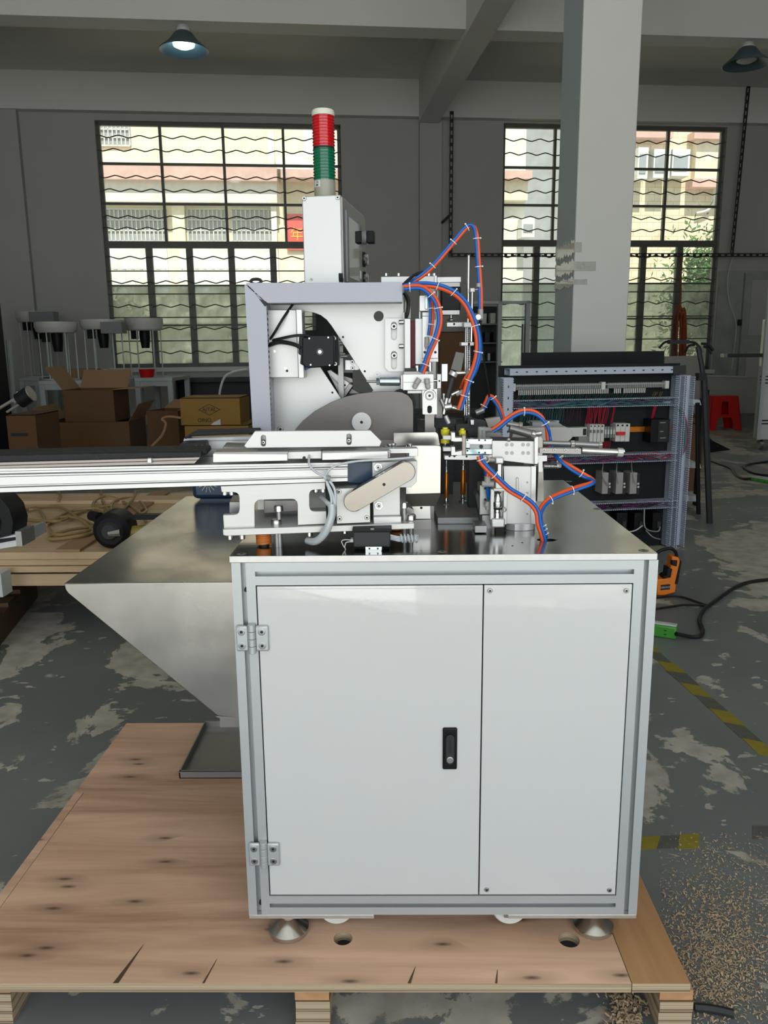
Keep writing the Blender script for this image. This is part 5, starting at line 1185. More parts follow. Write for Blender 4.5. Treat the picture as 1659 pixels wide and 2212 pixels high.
for t0, t1 in ((.20, .27), (.76, .82)): cvp('beam_groove_shade', band(t0, t1), 0.0035, 0.0055, 'grey_plastic')  # darker strips paint the shade inside the grooves
cvp('guide_strip', [(-60, 1001), (432, 988), (420, 1001), (-60, 1013)], -0.002, 0.004, 'taupe')
cvp('guide_groove', [(-60, 1006.5), (428, 993), (428, 994.2), (-60, 1008)], -0.003, -0.002, 'dark')
cvp('clamp', [(318, 990), (327, 990), (328, 1001), (318, 1001)], -0.008, 0.0, 'bright_alu', bev=0.001)
zb1 = pl(200, 975, 0.0, FC)[1]
cvp('belt', [(-60, 986), (200, 980), (434, 977), (434, 988), (-60, 1000)], 0.006, 0.10, 'rubber_belt', bev=0.003)
cvp('belt_edge', [(-60, 982), (200, 974), (420, 971), (446, 971), (448, 981), (200, 984), (-60, 991)], 0.028, 0.09, 'rubber_belt', bev=0.003)
# rear rail
rr = thing('rear_rail', 'second silver guide rail with black strip behind the conveyor belt', 'rail', FC @ Vector((-0.2, 0.2, pl(450, 960, 0.18, FC)[1])))
def rp(n, poly, y0, y1, mt, bev=0.0): return ob(n, M(FC).plate([poly], y0, y1), A[mt], rr, bevel=bev)
rp('rail', [(398, 947), (560, 942), (560, 972), (430, 976), (396, 952)], 0.17, 0.20, 'bright_alu')
rp('groove', [(398, 952), (560, 949), (560, 951), (400, 954)], 0.168, 0.17, 'grey_alu')
rp('black_strip', [(398, 946), (412, 937), (420, 933), (560, 929), (560, 936), (420, 941), (400, 949)], 0.15, 0.2, 'rubber_belt', 0.002)
rp('end_cap', [(381, 968), (390, 958), (443, 956), (446, 975), (448, 982), (430, 984), (384, 978)], 0.12, 0.168, 'charcoal', 0.002)
for x in (424, 437): q = pl(x, 965.5, 0.12, FC); o = screw(FC @ Vector((q[0], 0.12, q[1])), 0.0035, rr, h=0.25)
rp('support', [(430, 975), (600, 970), (600, 1000), (430, 1003)], 0.13, 0.2, 'grey_alu')

# ---- upper guide assembly
def c4(*pts): return [(460 + a / 3.318, 920 + b / 3.318) for a, b in pts]
ga = thing('guide_assembly', 'aluminium guide bars and chamfered plate mounted on top of the conveyor', 'guide', FC @ Vector((-0.1, 0.0, pl(650, 995, 0, FC)[1])))
def gp(n, loops, y0, y1, mt, bev=0.0006, par=None): return ob(n, M(FC).plate(loops, y0, y1), A[mt], par or ga, bevel=bev)
gp('guide_bar', [c4((0, 200), (535, 203), (535, 250), (0, 262))], -0.014, 0.02, 'bright_alu'); gp('bar_top', [c4((10, 188), (540, 186), (535, 203), (0, 200))], -0.010, 0.03, 'grey_alu')
gp('cross_bar', [c4((535, 188), (778, 182), (778, 234), (535, 236))], 0.0, 0.03, 'plate_alu')
gp('guide_bar', [c4((782, 196), (1255, 182), (1255, 232), (782, 244))], -0.014, 0.02, 'bright_alu'); gp('bar_top', [c4((782, 184), (1270, 174), (1270, 225), (1256, 233), (1255, 183), (782, 197))], -0.010, 0.03, 'grey_alu')
gp('angle_bracket', [c4((1100, 168), (1470, 160), (1470, 216), (1405, 218), (1405, 196), (1270, 198), (1270, 176), (1100, 180))], 0.005, 0.03, 'bright_alu')
gp('bed_plate', [c4((70, 150), (300, 158), (300, 186), (70, 190))], 0.05, 0.12, 'grey_alu')
gp('bed_plate', [c4((300, 160), (1060, 152), (1060, 180), (300, 186))], 0.04, 0.12, 'grey_alu')
q = pl(657, 989, 0, FC); o = ob('bolt_hole', M(FC).cyl((q[0] , -0.0006, q[1]), (q[0], 0.0, q[1]), 0.0028, n=12), A['dark'], ga)
def vslot(cx_, cy_, w2, h2): 
    pts = [(cx_ + w2 * math.cos(a), cy_ - h2 + w2 - w2 * math.sin(a)) for a in [i * math.pi / 8 for i in range(9)]] + [(cx_ + w2 * math.cos(a), cy_ + h2 - w2 - w2 * math.sin(a)) for a in [math.pi + i * math.pi / 8 for i in range(9)]]
    return pts
cpl = gp('chamfered_plate', [c4((300, 38), (1130, 32), (1210, 112), (1195, 148), (240, 160), (222, 142)), vslot(569, 952, 5, 12), vslot(754, 949, 5, 12)], 0.012, 0.022, 'plate_alu', 0.0008)
for x, y in ((569, 956), (754, 952)):
    q = pl(x, y, 0.018, FC); screw(FC @ Vector((q[0], 0.022, q[1])), 0.0035, ga, h=0.5)
ob('slot_back', M(FC).plate([c4((320, 60), (1040, 55), (1040, 140), (320, 145))], 0.03, 0.04), A['grey_alu'], ga)
for x, y in ((843, 962), (886, 962), (835, 967), (851, 961)):
    q = pl(x, y, 0.04, FC); ob('cap_screw', M(FC).cyl((q[0], 0.05, q[1] - 0.012), (q[0], 0.05, q[1] + 0.002), 0.005, n=14), A['chrome'], ga, bevel=0.0006)

# ---- stand under the conveyor: window bracket, base plate, springs
md = thing('conveyor_stand', 'aluminium stand with cut windows and orange springs under the conveyor', 'stand', FC @ Vector((-0.05, 0.05, TZ)))
def sp4(n, loops, y0, y1, mt, bev=0.0006, par=None): return ob(n, M(FC).plate(loops, y0, y1), A[mt], par or md, bevel=bev)
def rnd(pts, k=3):                                 # round off the corners marked with a radius
    out = []
    for i, p in enumerate(pts):
        if len(p) == 2: out.append(p); continue
        a, b, c_ = pts[i - 1], p, pts[(i + 1) % len(pts)]; r = p[2]
        u = Vector((a[0] - b[0], a[1] - b[1])).normalized() * r; v = Vector((c_[0] - b[0], c_[1] - b[1])).normalized() * r
        for j in range(k + 1):
            t = j / k; out.append((b[0] + u.x * (1 - t) ** 2 + v.x * t ** 2, b[1] + u.y * (1 - t) ** 2 + v.y * t ** 2))
    return out
outl = rnd([(55, 432), (62, 475), (188, 476, 40), (190, 636, 38), (72, 640), (78, 738), (300, 727), (298, 530, 45), (606, 522, 45), (608, 712), (815, 702), (812, 612), (692, 614, 40), (690, 458, 40), (805, 455), (804, 405)])
sp4('window_bracket', [c4(*outl)], 0.004, 0.016, 'plate_alu')
sp4('base_plate', [c4((70, 742), (1443, 697), (1443, 738), (105, 790), (72, 782))], -0.006, 0.16, 'plate_alu', 0.001)
sp4('rear_block', [c4((118, 545), (190, 545), (190, 625), (118, 625))], 0.05, 0.12, 'grey_alu')
sp4('rear_block', [c4((365, 535), (690, 535), (690, 600), (365, 625))], 0.10, 0.13, 'dull_steel')
zp = pl(650, 1150, 0, FC)[1]
for x, y, r in ((597, 1130, 0.0095), (887, 1119, 0.0095), (602, 1100, 0.008), (873, 1093, 0.007)):
    q = pl(x, y, 0.02, FC); ob('knob_bolt', M(FC).lathe([(0, -0.006), (r * 0.5, -0.006), (r * 0.55, -0.003), (r, -0.003), (r, 0.005), (r * 0.85, 0.007), (0, 0.007)], (q[0], 0.02, q[1]), 20), A['chrome'], md)
    zz = q[1]; ob('stud', M(FC).cyl((q[0], 0.02, TZ), (q[0], 0.02, zz - 0.004), 0.0045, n=12), A['grey_alu'], md)
for x, y in ((497, 1162), (523, 1161), (669, 1155), (745, 1149)):
    q = pl(x, y, 0.005, FC); ob('bolt_head', M(FC).cyl((q[0], 0.005, q[1] - 0.003), (q[0], 0.005, q[1] + 0.012), 0.0055, n=16), A['chrome'], md, bevel=0.001)
for x, y in ((484, 1067), (499, 1067), (682, 1061), (698, 1061)):
    q = pl(x, y, 0.01, FC); ob('bolt_head', M(FC).cyl((q[0], 0.02, q[1] - 0.004), (q[0], 0.02, q[1] + 0.008), 0.005, n=16), A['chrome'], md, bevel=0.001)
for x, yb_s, o_ in ((569, 1184, 0.0), (856, 1160, 0.09)):
    q = pl(x, 1170, 0.02 + o_, FC); zt_s = pl(x, 1156 if o_ == 0 else 1140, 0.02 + o_, FC)[1]
    ob('spring', M(FC).coil((q[0], 0.03 + o_, TZ + 0.003), 0.0112, 0.0027, 5.5, zt_s - TZ, 8), A['spring_orange'], md)
    ob('spring_core', M(FC).cyl((q[0], 0.03 + o_, TZ), (q[0], 0.03 + o_, zt_s + 0.004), 0.0088, n=16), A['dark'], md)
# square bearing plates and drive cover
dc = thing('drive_unit', 'conveyor drive with square screwed plates and an oblong steel belt cover', 'drive', FC @ Vector((0.05, 0.0, zp)))
def dp(n, loops, y0, y1, mt, bev=0.0006, par=None): return ob(n, M(FC).plate(loops, y0, y1), A[mt], par or dc, bevel=bev)
a_ = dp('bearing_plate', [c4((882, 450), (1125, 443), (1128, 692), (888, 702))], -0.004, 0.03, 'plate_alu')
for x, y in ((904, 471), (909, 664), (1104, 656)):
    q = pl(460 + x / 3.318, 920 + y / 3.318, -0.004, FC); screw(FC @ Vector((q[0], -0.004, q[1])), 0.0042, dc, h=0.3)
b_ = dp('bearing_plate', [rnd(c4((1142, 262), (1465, 252)) + c4((1460, 400), (1420, 440), (1340, 442), (1342, 640), (1150, 645)))], 0.016, 0.05, 'plate_alu')
dp('foot_block', [c4((1150, 655), (1350, 650), (1350, 692), (1152, 700))], 0.004, 0.06, 'bright_alu')
for x, y in ((1183, 294), (1188, 568)):
    q = pl(460 + x / 3.318, 920 + y / 3.318, 0.016, FC); ob('hex_washer', M(FC).cyl((q[0], 0.012, q[1]), (q[0], 0.016, q[1]), 0.0075, n=6), A['chrome'], dc); screw(FC @ Vector((q[0], 0.012, q[1])), 0.0042, dc, h=0.4)
dp('dark_recess', [c4((965, 266), (1142, 262), (1142, 400), (1040, 410), (965, 405))], 0.03, 0.06, 'blue_motor')
dp('dark_recess', [c4((806, 405), (1142, 400), (1142, 445), (882, 450), (882, 700), (815, 702))], 0.035, 0.06, 'dark')
dp('dark_recess', [c4((1128, 560), (1150, 560), (1150, 692), (1128, 692))], 0.035, 0.06, 'dark')
def capsule(ax, ay, bx_, by_, r, n=12):
    t = math.atan2(by_ - ay, bx_ - ax)
    return [(bx_ + r * math.cos(t - math.pi / 2 + math.pi * i / n), by_ + r * math.sin(t - math.pi / 2 + math.pi * i / n)) for i in range(n + 1)] + [(ax + r * math.cos(t + math.pi / 2 + math.pi * i / n), ay + r * math.sin(t + math.pi / 2 + math.pi * i / n)) for i in range(n + 1)]
mat('worn_steel', (0.28, 0.262, 0.235), 0.26, 1.0, var=0.4, vscale=25, rvar=0.12)
cvr = dp('belt_cover', [capsule(764, 1084, 876, 1019, 21)], -0.022, -0.006, 'worn_steel', 0.0018)
dp('cover_gasket', [capsule(764, 1084, 876, 1019, 21.5)], -0.006, 0.016, 'charcoal', 0.0)
q = pl(829.6, 1046.6, -0.022, FC); ob('cover_hole', M(FC).cyl((q[0], -0.0226, q[1]), (q[0], -0.0215, q[1]), 0.0027, n=14), A['dark'], cvr)
dp('rear_edge', [c4((1340, 555), (1440, 600), (1442, 700), (1345, 692))], 0.05, 0.12, 'grey_alu')
# ---- curved guard sheets
YG = 1.47
gs = thing('guard_sheet', 'bright bent stainless guard sheet behind the conveyor drive cover', 'guard', v3(920, 1100, YG))
ob('sheet', M().plate([rnd([(876, 962), (953, 962, 6), (952, 1066), (876, 1068)])], YG, YG + 0.003), A['stainless'], gs, bevel=0.001)
m = M(); a1, a2 = v3(952, 1066, YG), v3(876, 1068, YG); b1, b2 = v3(941, 1093, YG + 0.03), v3(876, 1094, YG + 0.03)
m.add([a1, a2, b2, b1] + [p + Vector((0, 0.003, 0)) for p in (a1, a2, b2, b1)], [(0, 1, 2, 3), (7, 6, 5, 4), (0, 4, 5, 1), (1, 5, 6, 2), (2, 6, 7, 3), (3, 7, 4, 0)]); ob('bent_flange_shaded', m, A['dull_steel'], gs)  # same sheet in duller steel: shade of the downward bend put into the colour
ob('sheet', M().plate([rnd([(850, 935), (946, 933, 8), (951, 962), (850, 964)])], YG + 0.07, YG + 0.073), A['stainless'], gs, bevel=0.001)
ob('foot_bracket', M().plate([[(890, 1094), (929, 1093), (930, 1122), (893, 1123)]], YG + 0.03, YG + 0.05), A['stainless'], gs); q = pl(910, 1097, YG + 0.03)
ob('bracket_hole', M().cyl((q[0], YG + 0.0293, q[1]), (q[0], YG + 0.0298, q[1]), 0.0025, n=12), A['dark'], gs)
ob('foot', M().box(pl(893, 1120, YG + 0.05)[0], pl(930, 1120, YG + 0.05)[0], YG + 0.03, YG + 0.09, TZ, pl(900, 1123, YG + 0.03)[1] + 0.002), A['dull_steel'], gs)

# ---- sensor amplifier and cable bundles
YS = pz(808, 1188, TZ)[1]
sa = thing('sensor_amplifier', 'black sensor amplifier box clipped to a small steel bracket on the tabletop', 'sensor', v3(808, 1188, YS))
def sq(n, x0, y0, x1, y1, a, b, mt, bev=0.0008): return ob(n, M().pbox(x0, y0, x1, y1, YS + a, YS + b), A[mt], sa, bevel=bev)
sq('case', 763, 1149, 843, 1182, 0.0, 0.030, 'charcoal', 0.002); sq('lid', 761, 1142, 846, 1149, -0.001, 0.032, 'black_plastic'); sq('lid_tab', 800, 1141, 808, 1145, -0.002, 0.0, 'grey_plastic')
sq('bracket', 789, 1181, 825, 1189, -0.008, 0.02, 'chrome', 0.0005); sq('plug', 757, 1165, 764, 1172, 0.005, 0.02, 'lamp_white')
for x in (771, 836): sq('case_foot', x, 1176, x + 5, 1181, -0.0008, 0.0, 'dark', 0)
for x in (798, 816): q = pl(x, 1185, YS - 0.008); ob('bracket_hole', M().cyl((q[0], YS - 0.0087, q[1]), (q[0], YS - 0.008, q[1]), 0.0016, n=10), A['dark'], sa)
ob('bracket_foot', M().box(pl(790, 1188, YS)[0], pl(824, 1188, YS)[0], YS - 0.008, YS + 0.02, TZ, TZ + 0.0015), A['chrome'], sa)
for P in (((760, 1167), (745, 1166), (738, 1170), (744, 1183)), ((760, 1170), (748, 1172), (745, 1182), (747, 1188))): ob('sensor_lead', M().tube(smoothpts([v3(a, b, YS + 0.005) for a, b in P]), 0.0009, 6), A['lamp_white'], sa)
m = M()
for k in range(9):
    ang = k * 0.7; m.tube(smoothpts([v3(843, 1160 + 5 * math.sin(ang), YS + 0.015 + 0.004 * math.cos(ang)), v3(862, 1164 + 5 * math.sin(ang + 1), YS + 0.015), v3(885, 1163 + 5 * math.sin(ang + 2), YS + 0.018), v3(903, 1160 + 4 * math.sin(ang + 3), YS + 0.03)]), 0.0013, 5)
wb = thing('wrapped_cable', 'clear spiral wrapped cable bundle beside the black amplifier box', 'cable', v3(880, 1170, YS))
ob('wires', m, A['clear_tube'], wb)
q0 = v3(864, 1163, YS + 0.016); ob('spiral_wrap', M().coil((q0.x, q0.y, q0.z), 0.0068, 0.0018, 5, v3(902, 1163, YS + 0.016).x - q0.x, 5, 16, 'x'), A['clear_tube'], wb)
YV = 1.335
vb = thing('wrapped_cable', 'clear tubed sensor cables dropping from the conveyor to the tabletop', 'cable', v3(690, 1170, YV))
def vt(pts, r, n='tube', mt='clear_tube', yy=YV): return ob(n, M().tube(smoothpts([v3(a, b, yy + (c if c else 0)) for a, b, c in pts], 8), r, 14), A[mt], vb)
vt([(668, 985, 0.02), (668, 1003, 0), (680, 1018, 0), (701, 1031, 0), (708, 1050, 0), (716, 1080, 0), (712, 1110, 0)], 0.0022)
vt([(892, 988, 0), (845, 992, 0), (775, 996, 0), (725, 1006, 0), (704, 1025, 0), (706, 1040, 0), (719, 1070, 0), (722, 1100, 0), (716, 1120, 0)], 0.0020)
vt([(704, 1030, 0), (722, 1055, 0), (724, 1085, 0), (719, 1115, 0)], 0.0024)
vt([(695, 1075, 0.04), (706, 1085, 0.01), (714, 1095, 0), (716, 1120, 0)], 0.0045)
vt([(716, 1088, 0), (717, 1110, 0), (708, 1140, 0), (695, 1160, 0.005), (680, 1170, 0.015), (665, 1168, 0.03)], 0.0068, 'spiral_wrap')
vt([(706, 1032, -0.002), (713, 1034, -0.002)], 0.005, 'cable_clip', 'grey_plastic')

# ================================================================== UPRIGHT PLATE
YP = 1.625
up = thing('upright_plate', 'large aluminium upright plate with a curved cut-out behind the conveyor', 'plate', v3(700, 935, YP))
cut = [(640, 674), (660, 673), (677, 675), (693, 681), (706, 691), (717, 705), (726, 719), (806, 843), (803, 847), (742, 863), (737, 862), (692, 793), (640, 793)]
zpt = TZ
lp = [pl(a, b, YP) for a, b in [(574, 616), (872, 616), (872, 935), (872, 1000), (574, 1000)]]
lp[3] = (lp[2][0], TZ); lp[4] = (lp[0][0], TZ)
hole = [pl(818 + 10.5 * math.cos(t), 683 + 11 * math.sin(t), YP) for t in [6.283 * i / 28 for i in range(28)]]
ob('plate', M().prism([lp, [pl(a, b, YP) for a, b in cut], hole], YP, YP + 0.008), A['plate_alu'], up, bevel=0.0005)
for x, y in ((741, 728), (788, 802), (718, 848), (586, 830), (585, 751)):
    q = pl(x, y, YP); ob('screw_hole', M().cyl((q[0], YP - 0.0006, q[1]), (q[0], YP, q[1]), 0.0022, n=12), A['dark'], up)
q = pl(815, 809, YP); ob('bushing', M().lathe([(0.0025, 0.0), (0.0025, -0.004), (0.0052, -0.004), (0.0052, 0)], (q[0], YP, q[1]), 20, 'y'), A['plate_alu'], up)
q = pl(606, 927, YP); screw((q[0], YP, q[1]), 0.0065, up, h=0.3)
a_ = ob('side_block', M().plate([[(578, 669), (639, 669), (645, 816), (583, 816)]], 1.585, YP - 0.001), A['plate_alu'], up, bevel=0.001)
b_ = ob('side_bar', M().plate([[(639, 668), (652, 668), (657, 817), (645, 817)]], 1.575, YP - 0.001), A['bright_alu'], up, bevel=0.001)
for x, y in ((593, 759), (617, 796), (620, 801)):
    q = pl(x, y, 1.585); ob('dowel', M().cyl((q[0], 1.5842, q[1]), (q[0], 1.586, q[1]), 0.0025, n=12), A['dark' if x == 620 else 'chrome'], up)
# arc shield and white disc
arc = [(634, 932), (655, 908), (680, 888), (715, 869), (745, 857), (775, 850), (810, 846), (845, 845), (868, 847), (882, 854), (891, 866), (893, 880), (893, 950), (640, 950)]
sh = thing('arc_shield', 'dull grey curved steel shield standing in front of the upright plate', 'shield', v3(780, 950, 1.585))
ob('shield', M().plate([arc], 1.585, 1.589), A['arc_steel'], sh, bevel=0.0008)
ob('support', M().box(v3(700, 940, 1.585).x, v3(880, 940, 1.585).x, 1.586, 1.60, TZ, v3(700, 945, 1.585).z), A['dull_steel'], sh)
q = pl(781, 912, 1.578); ds = ob('hub_disc', M().lathe([(0.0, 0.0), (0.0195, 0.0), (0.0195, 0.007), (0, 0.007)], (q[0], 1.577, q[1]), 40, 'y'), A['plate_alu'], sh, bevel=0.0005)
ob('hub_hole', M().cyl((q[0], 1.5764, q[1]), (q[0], 1.577, q[1]), 0.003, n=14), A['dark'], sh)
tag(ob('black_roller', M().lathe([(0, 0), (0.028, 0), (0.028, 0.02), (0, 0.02)], (v3(868, 866, 1.595).x, 1.595, v3(868, 872, 1.595).z), 32, 'y'), A['black_plastic']), 'black roller edge peeping over the curved steel shield', 'roller')
# motor
sm = thing('stepper_motor', 'square black stepper motor with a silver shaft centre', 'motor', v3(691, 795, 1.545))
ob('body', M().plate([rnd([(653, 729), (665, 729), (669, 724), (719, 724), (722, 729), (722, 786), (716, 792), (668, 795), (660, 793), (652, 785)])], 1.545, 1.60), A['black_metal'], sm, bevel=0.002)
ob('flange', M().plate([rnd([(666, 727, 3), (731, 727, 3), (732, 790, 3), (668, 792, 3)])], 1.575, 1.60), A['black_metal'], sm, bevel=0.001)
q = pl(691, 760, 1.545); ob('shaft_end', M().lathe([(0, -0.002), (0.0035, -0.002), (0.0045, 0.0)], (q[0], 1.545, q[1]), 24, 'y'), A['chrome'], sm); ob('shaft_ring', M().lathe([(0.0052, 0), (0.0052, -0.001), (0.006, -0.001), (0.006, 0)], (q[0], 1.545, q[1]), 24, 'y'), A['grey_plastic'], sm)
for x, y in ((722, 731), (724, 786)): q = pl(x, y, 1.57); screw((q[0], 1.575, q[1]), 0.0038, sm, h=0.5)
for x, y in ((668, 731), (709, 729), (671, 788), (712, 789)): q = pl(x, y, 1.545); ob('rivet', M().lathe([(0, -0.0006), (0.0016, -0.0004), (0.0018, 0)], (q[0], 1.545, q[1]), 10, 'y'), A['chrome'], sm)
ob('cable_boss', M().plate([rnd([(646, 727, 3), (656, 727), (656, 790), (648, 786, 3), (650, 768), (644, 764, 3)])], 1.55, 1.6), A['black_plastic'], sm, bevel=0.002)
for P, nm in ((((636, 652, 1.60), (610, 690, 1.575), (592, 720, 1.575), (577, 742, 1.60)), 'a'), (((668, 725, 1.56), (640, 725, 1.56), (608, 731, 1.57), (577, 738, 1.60)), 'b'), (((650, 752, 1.55), (635, 744, 1.555), (605, 739, 1.57), (585, 744, 1.58), (577, 750, 1.60)), 'c')):
    cable('motor_cable', {'a': 'black cable climbing from the duct edge over the aluminium block', 'b': 'thin black cable running from the duct to the motor top', 'c': 'thick black cable curving from the duct into the motor side'}[nm], [v3(x, y, d) for x, y, d in P], 0.0042 if nm == 'c' else 0.0028, A['black_tube'])
tag(ob('blue_clip', M().plate([[(660, 800), (672, 793), (660, 793)]], 1.60, 1.62), A['blue_tube']), 'small blue clip under the black stepper motor', 'clip')
# things seen through the cut-out
t = thing('linear_slide', 'tilted aluminium slide block seen through the curved cut-out', 'slide', v3(740, 850, 1.68))
ob('body', M().plate([[(706, 801), (714, 799), (762, 832), (741, 858), (737, 860)]], 1.68, 1.70), A['bright_alu'], t, bevel=0.001)
ob('end_plate', M().plate([[(754, 828), (763, 832), (747, 855), (735, 861), (735, 856)]], 1.675, 1.71), A['dull_steel'], t, bevel=0.001)
ob('groove', M().plate([[(712, 813), (714, 811), (745, 840), (743, 843)]], 1.678, 1.68), A['grey_alu'], t)
ob('side_rail', M().plate([[(724, 806), (760, 818), (762, 826), (752, 826)]], 1.70, 1.72), A['dull_steel'], t)
for x, y in ((733, 822), (745, 832), (734, 850)): q = pl(x, y, 1.68); ob('bolt_hole', M().cyl((q[0], 1.6792, q[1]), (q[0], 1.68, q[1]), 0.0022, n=10), A['dark'], t)
ob('arm', M().plate([[(750, 856), (760, 840), (785, 856), (770, 860)]], 1.70, 1.72), A['grey_alu'], t)
ob('foot', M().box(v3(735, 860, 1.7).x, v3(790, 860, 1.7).x, 1.69, 1.73, TZ, v3(740, 850, 1.7).z), A['charcoal'], t)
t = thing('sensor_bracket', 'white adjustable bracket with two screws behind the cut-out edge', 'bracket', v3(760, 800, 1.66))
ob('upright', M().box(v3(731, 800, 1.66).x, v3(742, 800, 1.66).x, 1.655, 1.67, TZ, v3(735, 735, 1.66).z), A['grey_alu'], t)
ob('crossbar', M().plate([[(731, 765), (760, 765), (762, 805), (742, 805), (742, 815), (731, 815)]], 1.67, 1.68), A['grey_plastic'], t)
ob('bracket_plate', M().plate([rnd([(746, 778), (768, 779), (776, 792, 4), (776, 799, 4), (746, 799)])], 1.645, 1.655), A['bright_alu'], t, bevel=0.0008)
for x, y in ((761, 782), (762, 795)): q = pl(x, y, 1.645); screw((q[0], 1.645, q[1]), 0.0045, t, h=0.3)
for x, y in ((737, 743), (739, 765), (744, 770)): q = pl(x, y, 1.645); ob('stud', M().cyl((q[0] - 0.008, 1.65, q[1]), (q[0] + 0.006, 1.65, q[1]), 0.003, n=10), A['grey_alu'], t)
t = thing('rear_cover', 'dark translucent sheet standing behind the upright plate', 'cover', v3(700, 800, 1.8))
ob('sheet', M().box(v3(655, 720, 1.8).x, v3(760, 720, 1.8).x, 1.80, 1.803, TZ, v3(690, 713, 1.8).z), A['charcoal'], t)
# slotted bracket
sb = thing('slotted_bracket', 'aluminium bracket with two long slots and socket screws', 'bracket', v3(852, 800, 1.61))
m = M(); YSB = 1.612
ob('bracket_plate', M().plate([rnd([(832, 688, 3), (871, 688), (871, 802), (840, 802, 0.1), (832, 794)]), vslot(851, 715, 6.5, 20), vslot(851, 778, 6.5, 20)], YSB, YP - 0.001), A['plate_alu'], sb, bevel=0.0006)
for x, y in ((851, 705), (851.5, 768)): q = pl(x, y, YSB); screw((q[0], YSB + 0.008, q[1]), 0.0062, sb, h=0.8)
for x, y in ((866, 696), (866, 748)): q = pl(x, y, YSB - 0.006); ob('side_screw', M().cyl((q[0] - 0.004, YSB - 0.006, q[1]), (q[0] + 0.006, YSB - 0.006, q[1]), 0.0045, n=16), A['chrome'], sb, bevel=0.0008)
ob('spacer', M().pbox(871, 675, 874, 806, YSB - 0.008, YP + 0.04), A['grey_alu'], sb)

# ---- lavender duct
wd_ = thing('trunking', 'lavender grey wiring trunking bent in a right angle around the upright plate', 'trunking', v3(560, 935, 1.55))
ob('front_cover', M().plate([[(528, 613), (575, 655), (586, 932), (546, 932)]], 1.548, 1.551), A['lavender_pvc'], wd_)
ob('front_cover', M().plate([[(530, 611), (869, 610), (869, 652), (576, 654)]], 1.548, 1.551), A['lavender_pvc'], wd_)
x_a, x_b = pl(571, 700, 1.551)[0], pl(583, 900, 1.551)[0]
m = M(); p_, q_ = v3(571.5, 655, 1.551), v3(583, 935, 1.551); L_ = (q_ - p_)
n = 24
for k in range(n):                                  # perforated inner side: strip with holes left open
    a0 = p_ + L_ * (k / n); a1 = p_ + L_ * ((k + 0.55) / n); a2 = p_ + L_ * ((k + 1) / n)
    def qd(u, v, y0, y1):
        m.add([(u.x, y0, u.z), (u.x, y1, u.z), (v.x, y1, v.z), (v.x, y0, v.z), (u.x - 0.002, y0, u.z), (u.x - 0.002, y1, u.z), (v.x - 0.002, y1, v.z), (v.x - 0.002, y0, v.z)], [(0, 1, 2, 3), (7, 6, 5, 4), (0, 4, 5, 1), (3, 2, 6, 7), (0, 3, 7, 4), (1, 5, 6, 2)])
    qd(a0, a1, 1.551, 1.62); qd(a1, a2, 1.551, 1.570); qd(a1, a2, 1.590, 1.62)
ob('perforated_side', m, A['lavender_pvc'], wd_)
m = M(); m.plate([[(531, 616), (535, 616), (550, 932), (546, 932)]], 1.551, 1.62); m.plate([[(560, 655), (564, 655), (578, 932), (574, 932)]], 1.612, 1.62); ob('back_wall', m, A['lavender_pvc'], wd_)
ob('inner_wall', M().pbox(578, 651, 869, 653.5, 1.551, 1.62), A['lavender_pvc'], wd_); ob('outer_wall', M().pbox(533, 611, 869, 613, 1.551, 1.62), A['lavender_pvc'], wd_); ob('back_wall', M().pbox(560, 613, 869, 651, 1.618, 1.621), A['lavender_pvc'], wd_)
ob('mitre_gap', M().plate([[(550, 632), (560, 645), (576, 652), (576, 660), (572, 662), (563, 650)]], 1.5472, 1.548), A['dark'], wd_)
ob('cable_arch', M().tube(smoothpts([v3(540, 610, 1.59), v3(546, 604, 1.59), v3(560, 604, 1.59), v3(566, 610, 1.59)]), 0.003, 8), A['black_tube'], wd_)
ob('foot', M().box(v3(550, 930, 1.6).x, v3(586, 930, 1.6).x, 1.60, 1.64, TZ, v3(550, 930, 1.6).z + 0.003), A['plate_alu'], wd_)

# ---- control box and signal tower
FB = frame(737, 500, 1.66, -8.0)
x1b = 0.0; x0b = -(pl(737, 500, 0, FB)[0] - pl(654, 500, 0, FB)[0]); z0b, z1b = pl(700, 615, 0, FB)[1], pl(700, 422, 0, FB)[1]
bz = thing('control_box', 'light grey operator box with a touch screen and round buttons on its side', 'control box', FB @ Vector((x0b / 2, 0.1, z0b)))
DB = 0.27
ob('housing', M(FB).box(x0b, x1b, 0, DB, z0b - 0.02, z1b), A['plate_alu'], bz, bevel=0.002)
ob('front_frame', M(FB).box(x1b, x1b + 0.0022, 0.006, DB - 0.002, z0b - 0.01, z1b - 0.004), A['grey_alu'], bz)
for x, y in ((657, 429), (729.5, 427), (672.5, 603)):
    q = pl(x, y, 0, FB); screw(FB @ Vector((q[0], 0, q[1])), 0.0043 if y < 500 else 0.003, bz, h=0.3)
zz = lambda px, py: pl(px, py, 0.0, FB)[1]
def side(n, ya, yb, za, zb, th, mt, bev=0.0008): return ob(n, M(FB).box(x1b + 0.002, x1b + 0.002 + th, ya, yb, za, zb), A[mt], bz, bevel=bev)
H_ = z1b - z0b
side('screen_bezel', 0.03, 0.20, z0b + H_ * 0.04, z0b + H_ * 0.86, 0.004, 'grey_plastic'); side('touch_screen', 0.043, 0.19, z0b + H_ * 0.10, z0b + H_ * 0.80, 0.005, 'screen_glass', 0.0)
side('sticker', 0.165, 0.18, z0b + H_ * 0.14, z0b + H_ * 0.24, 0.0055, 'tie_white', 0.0)
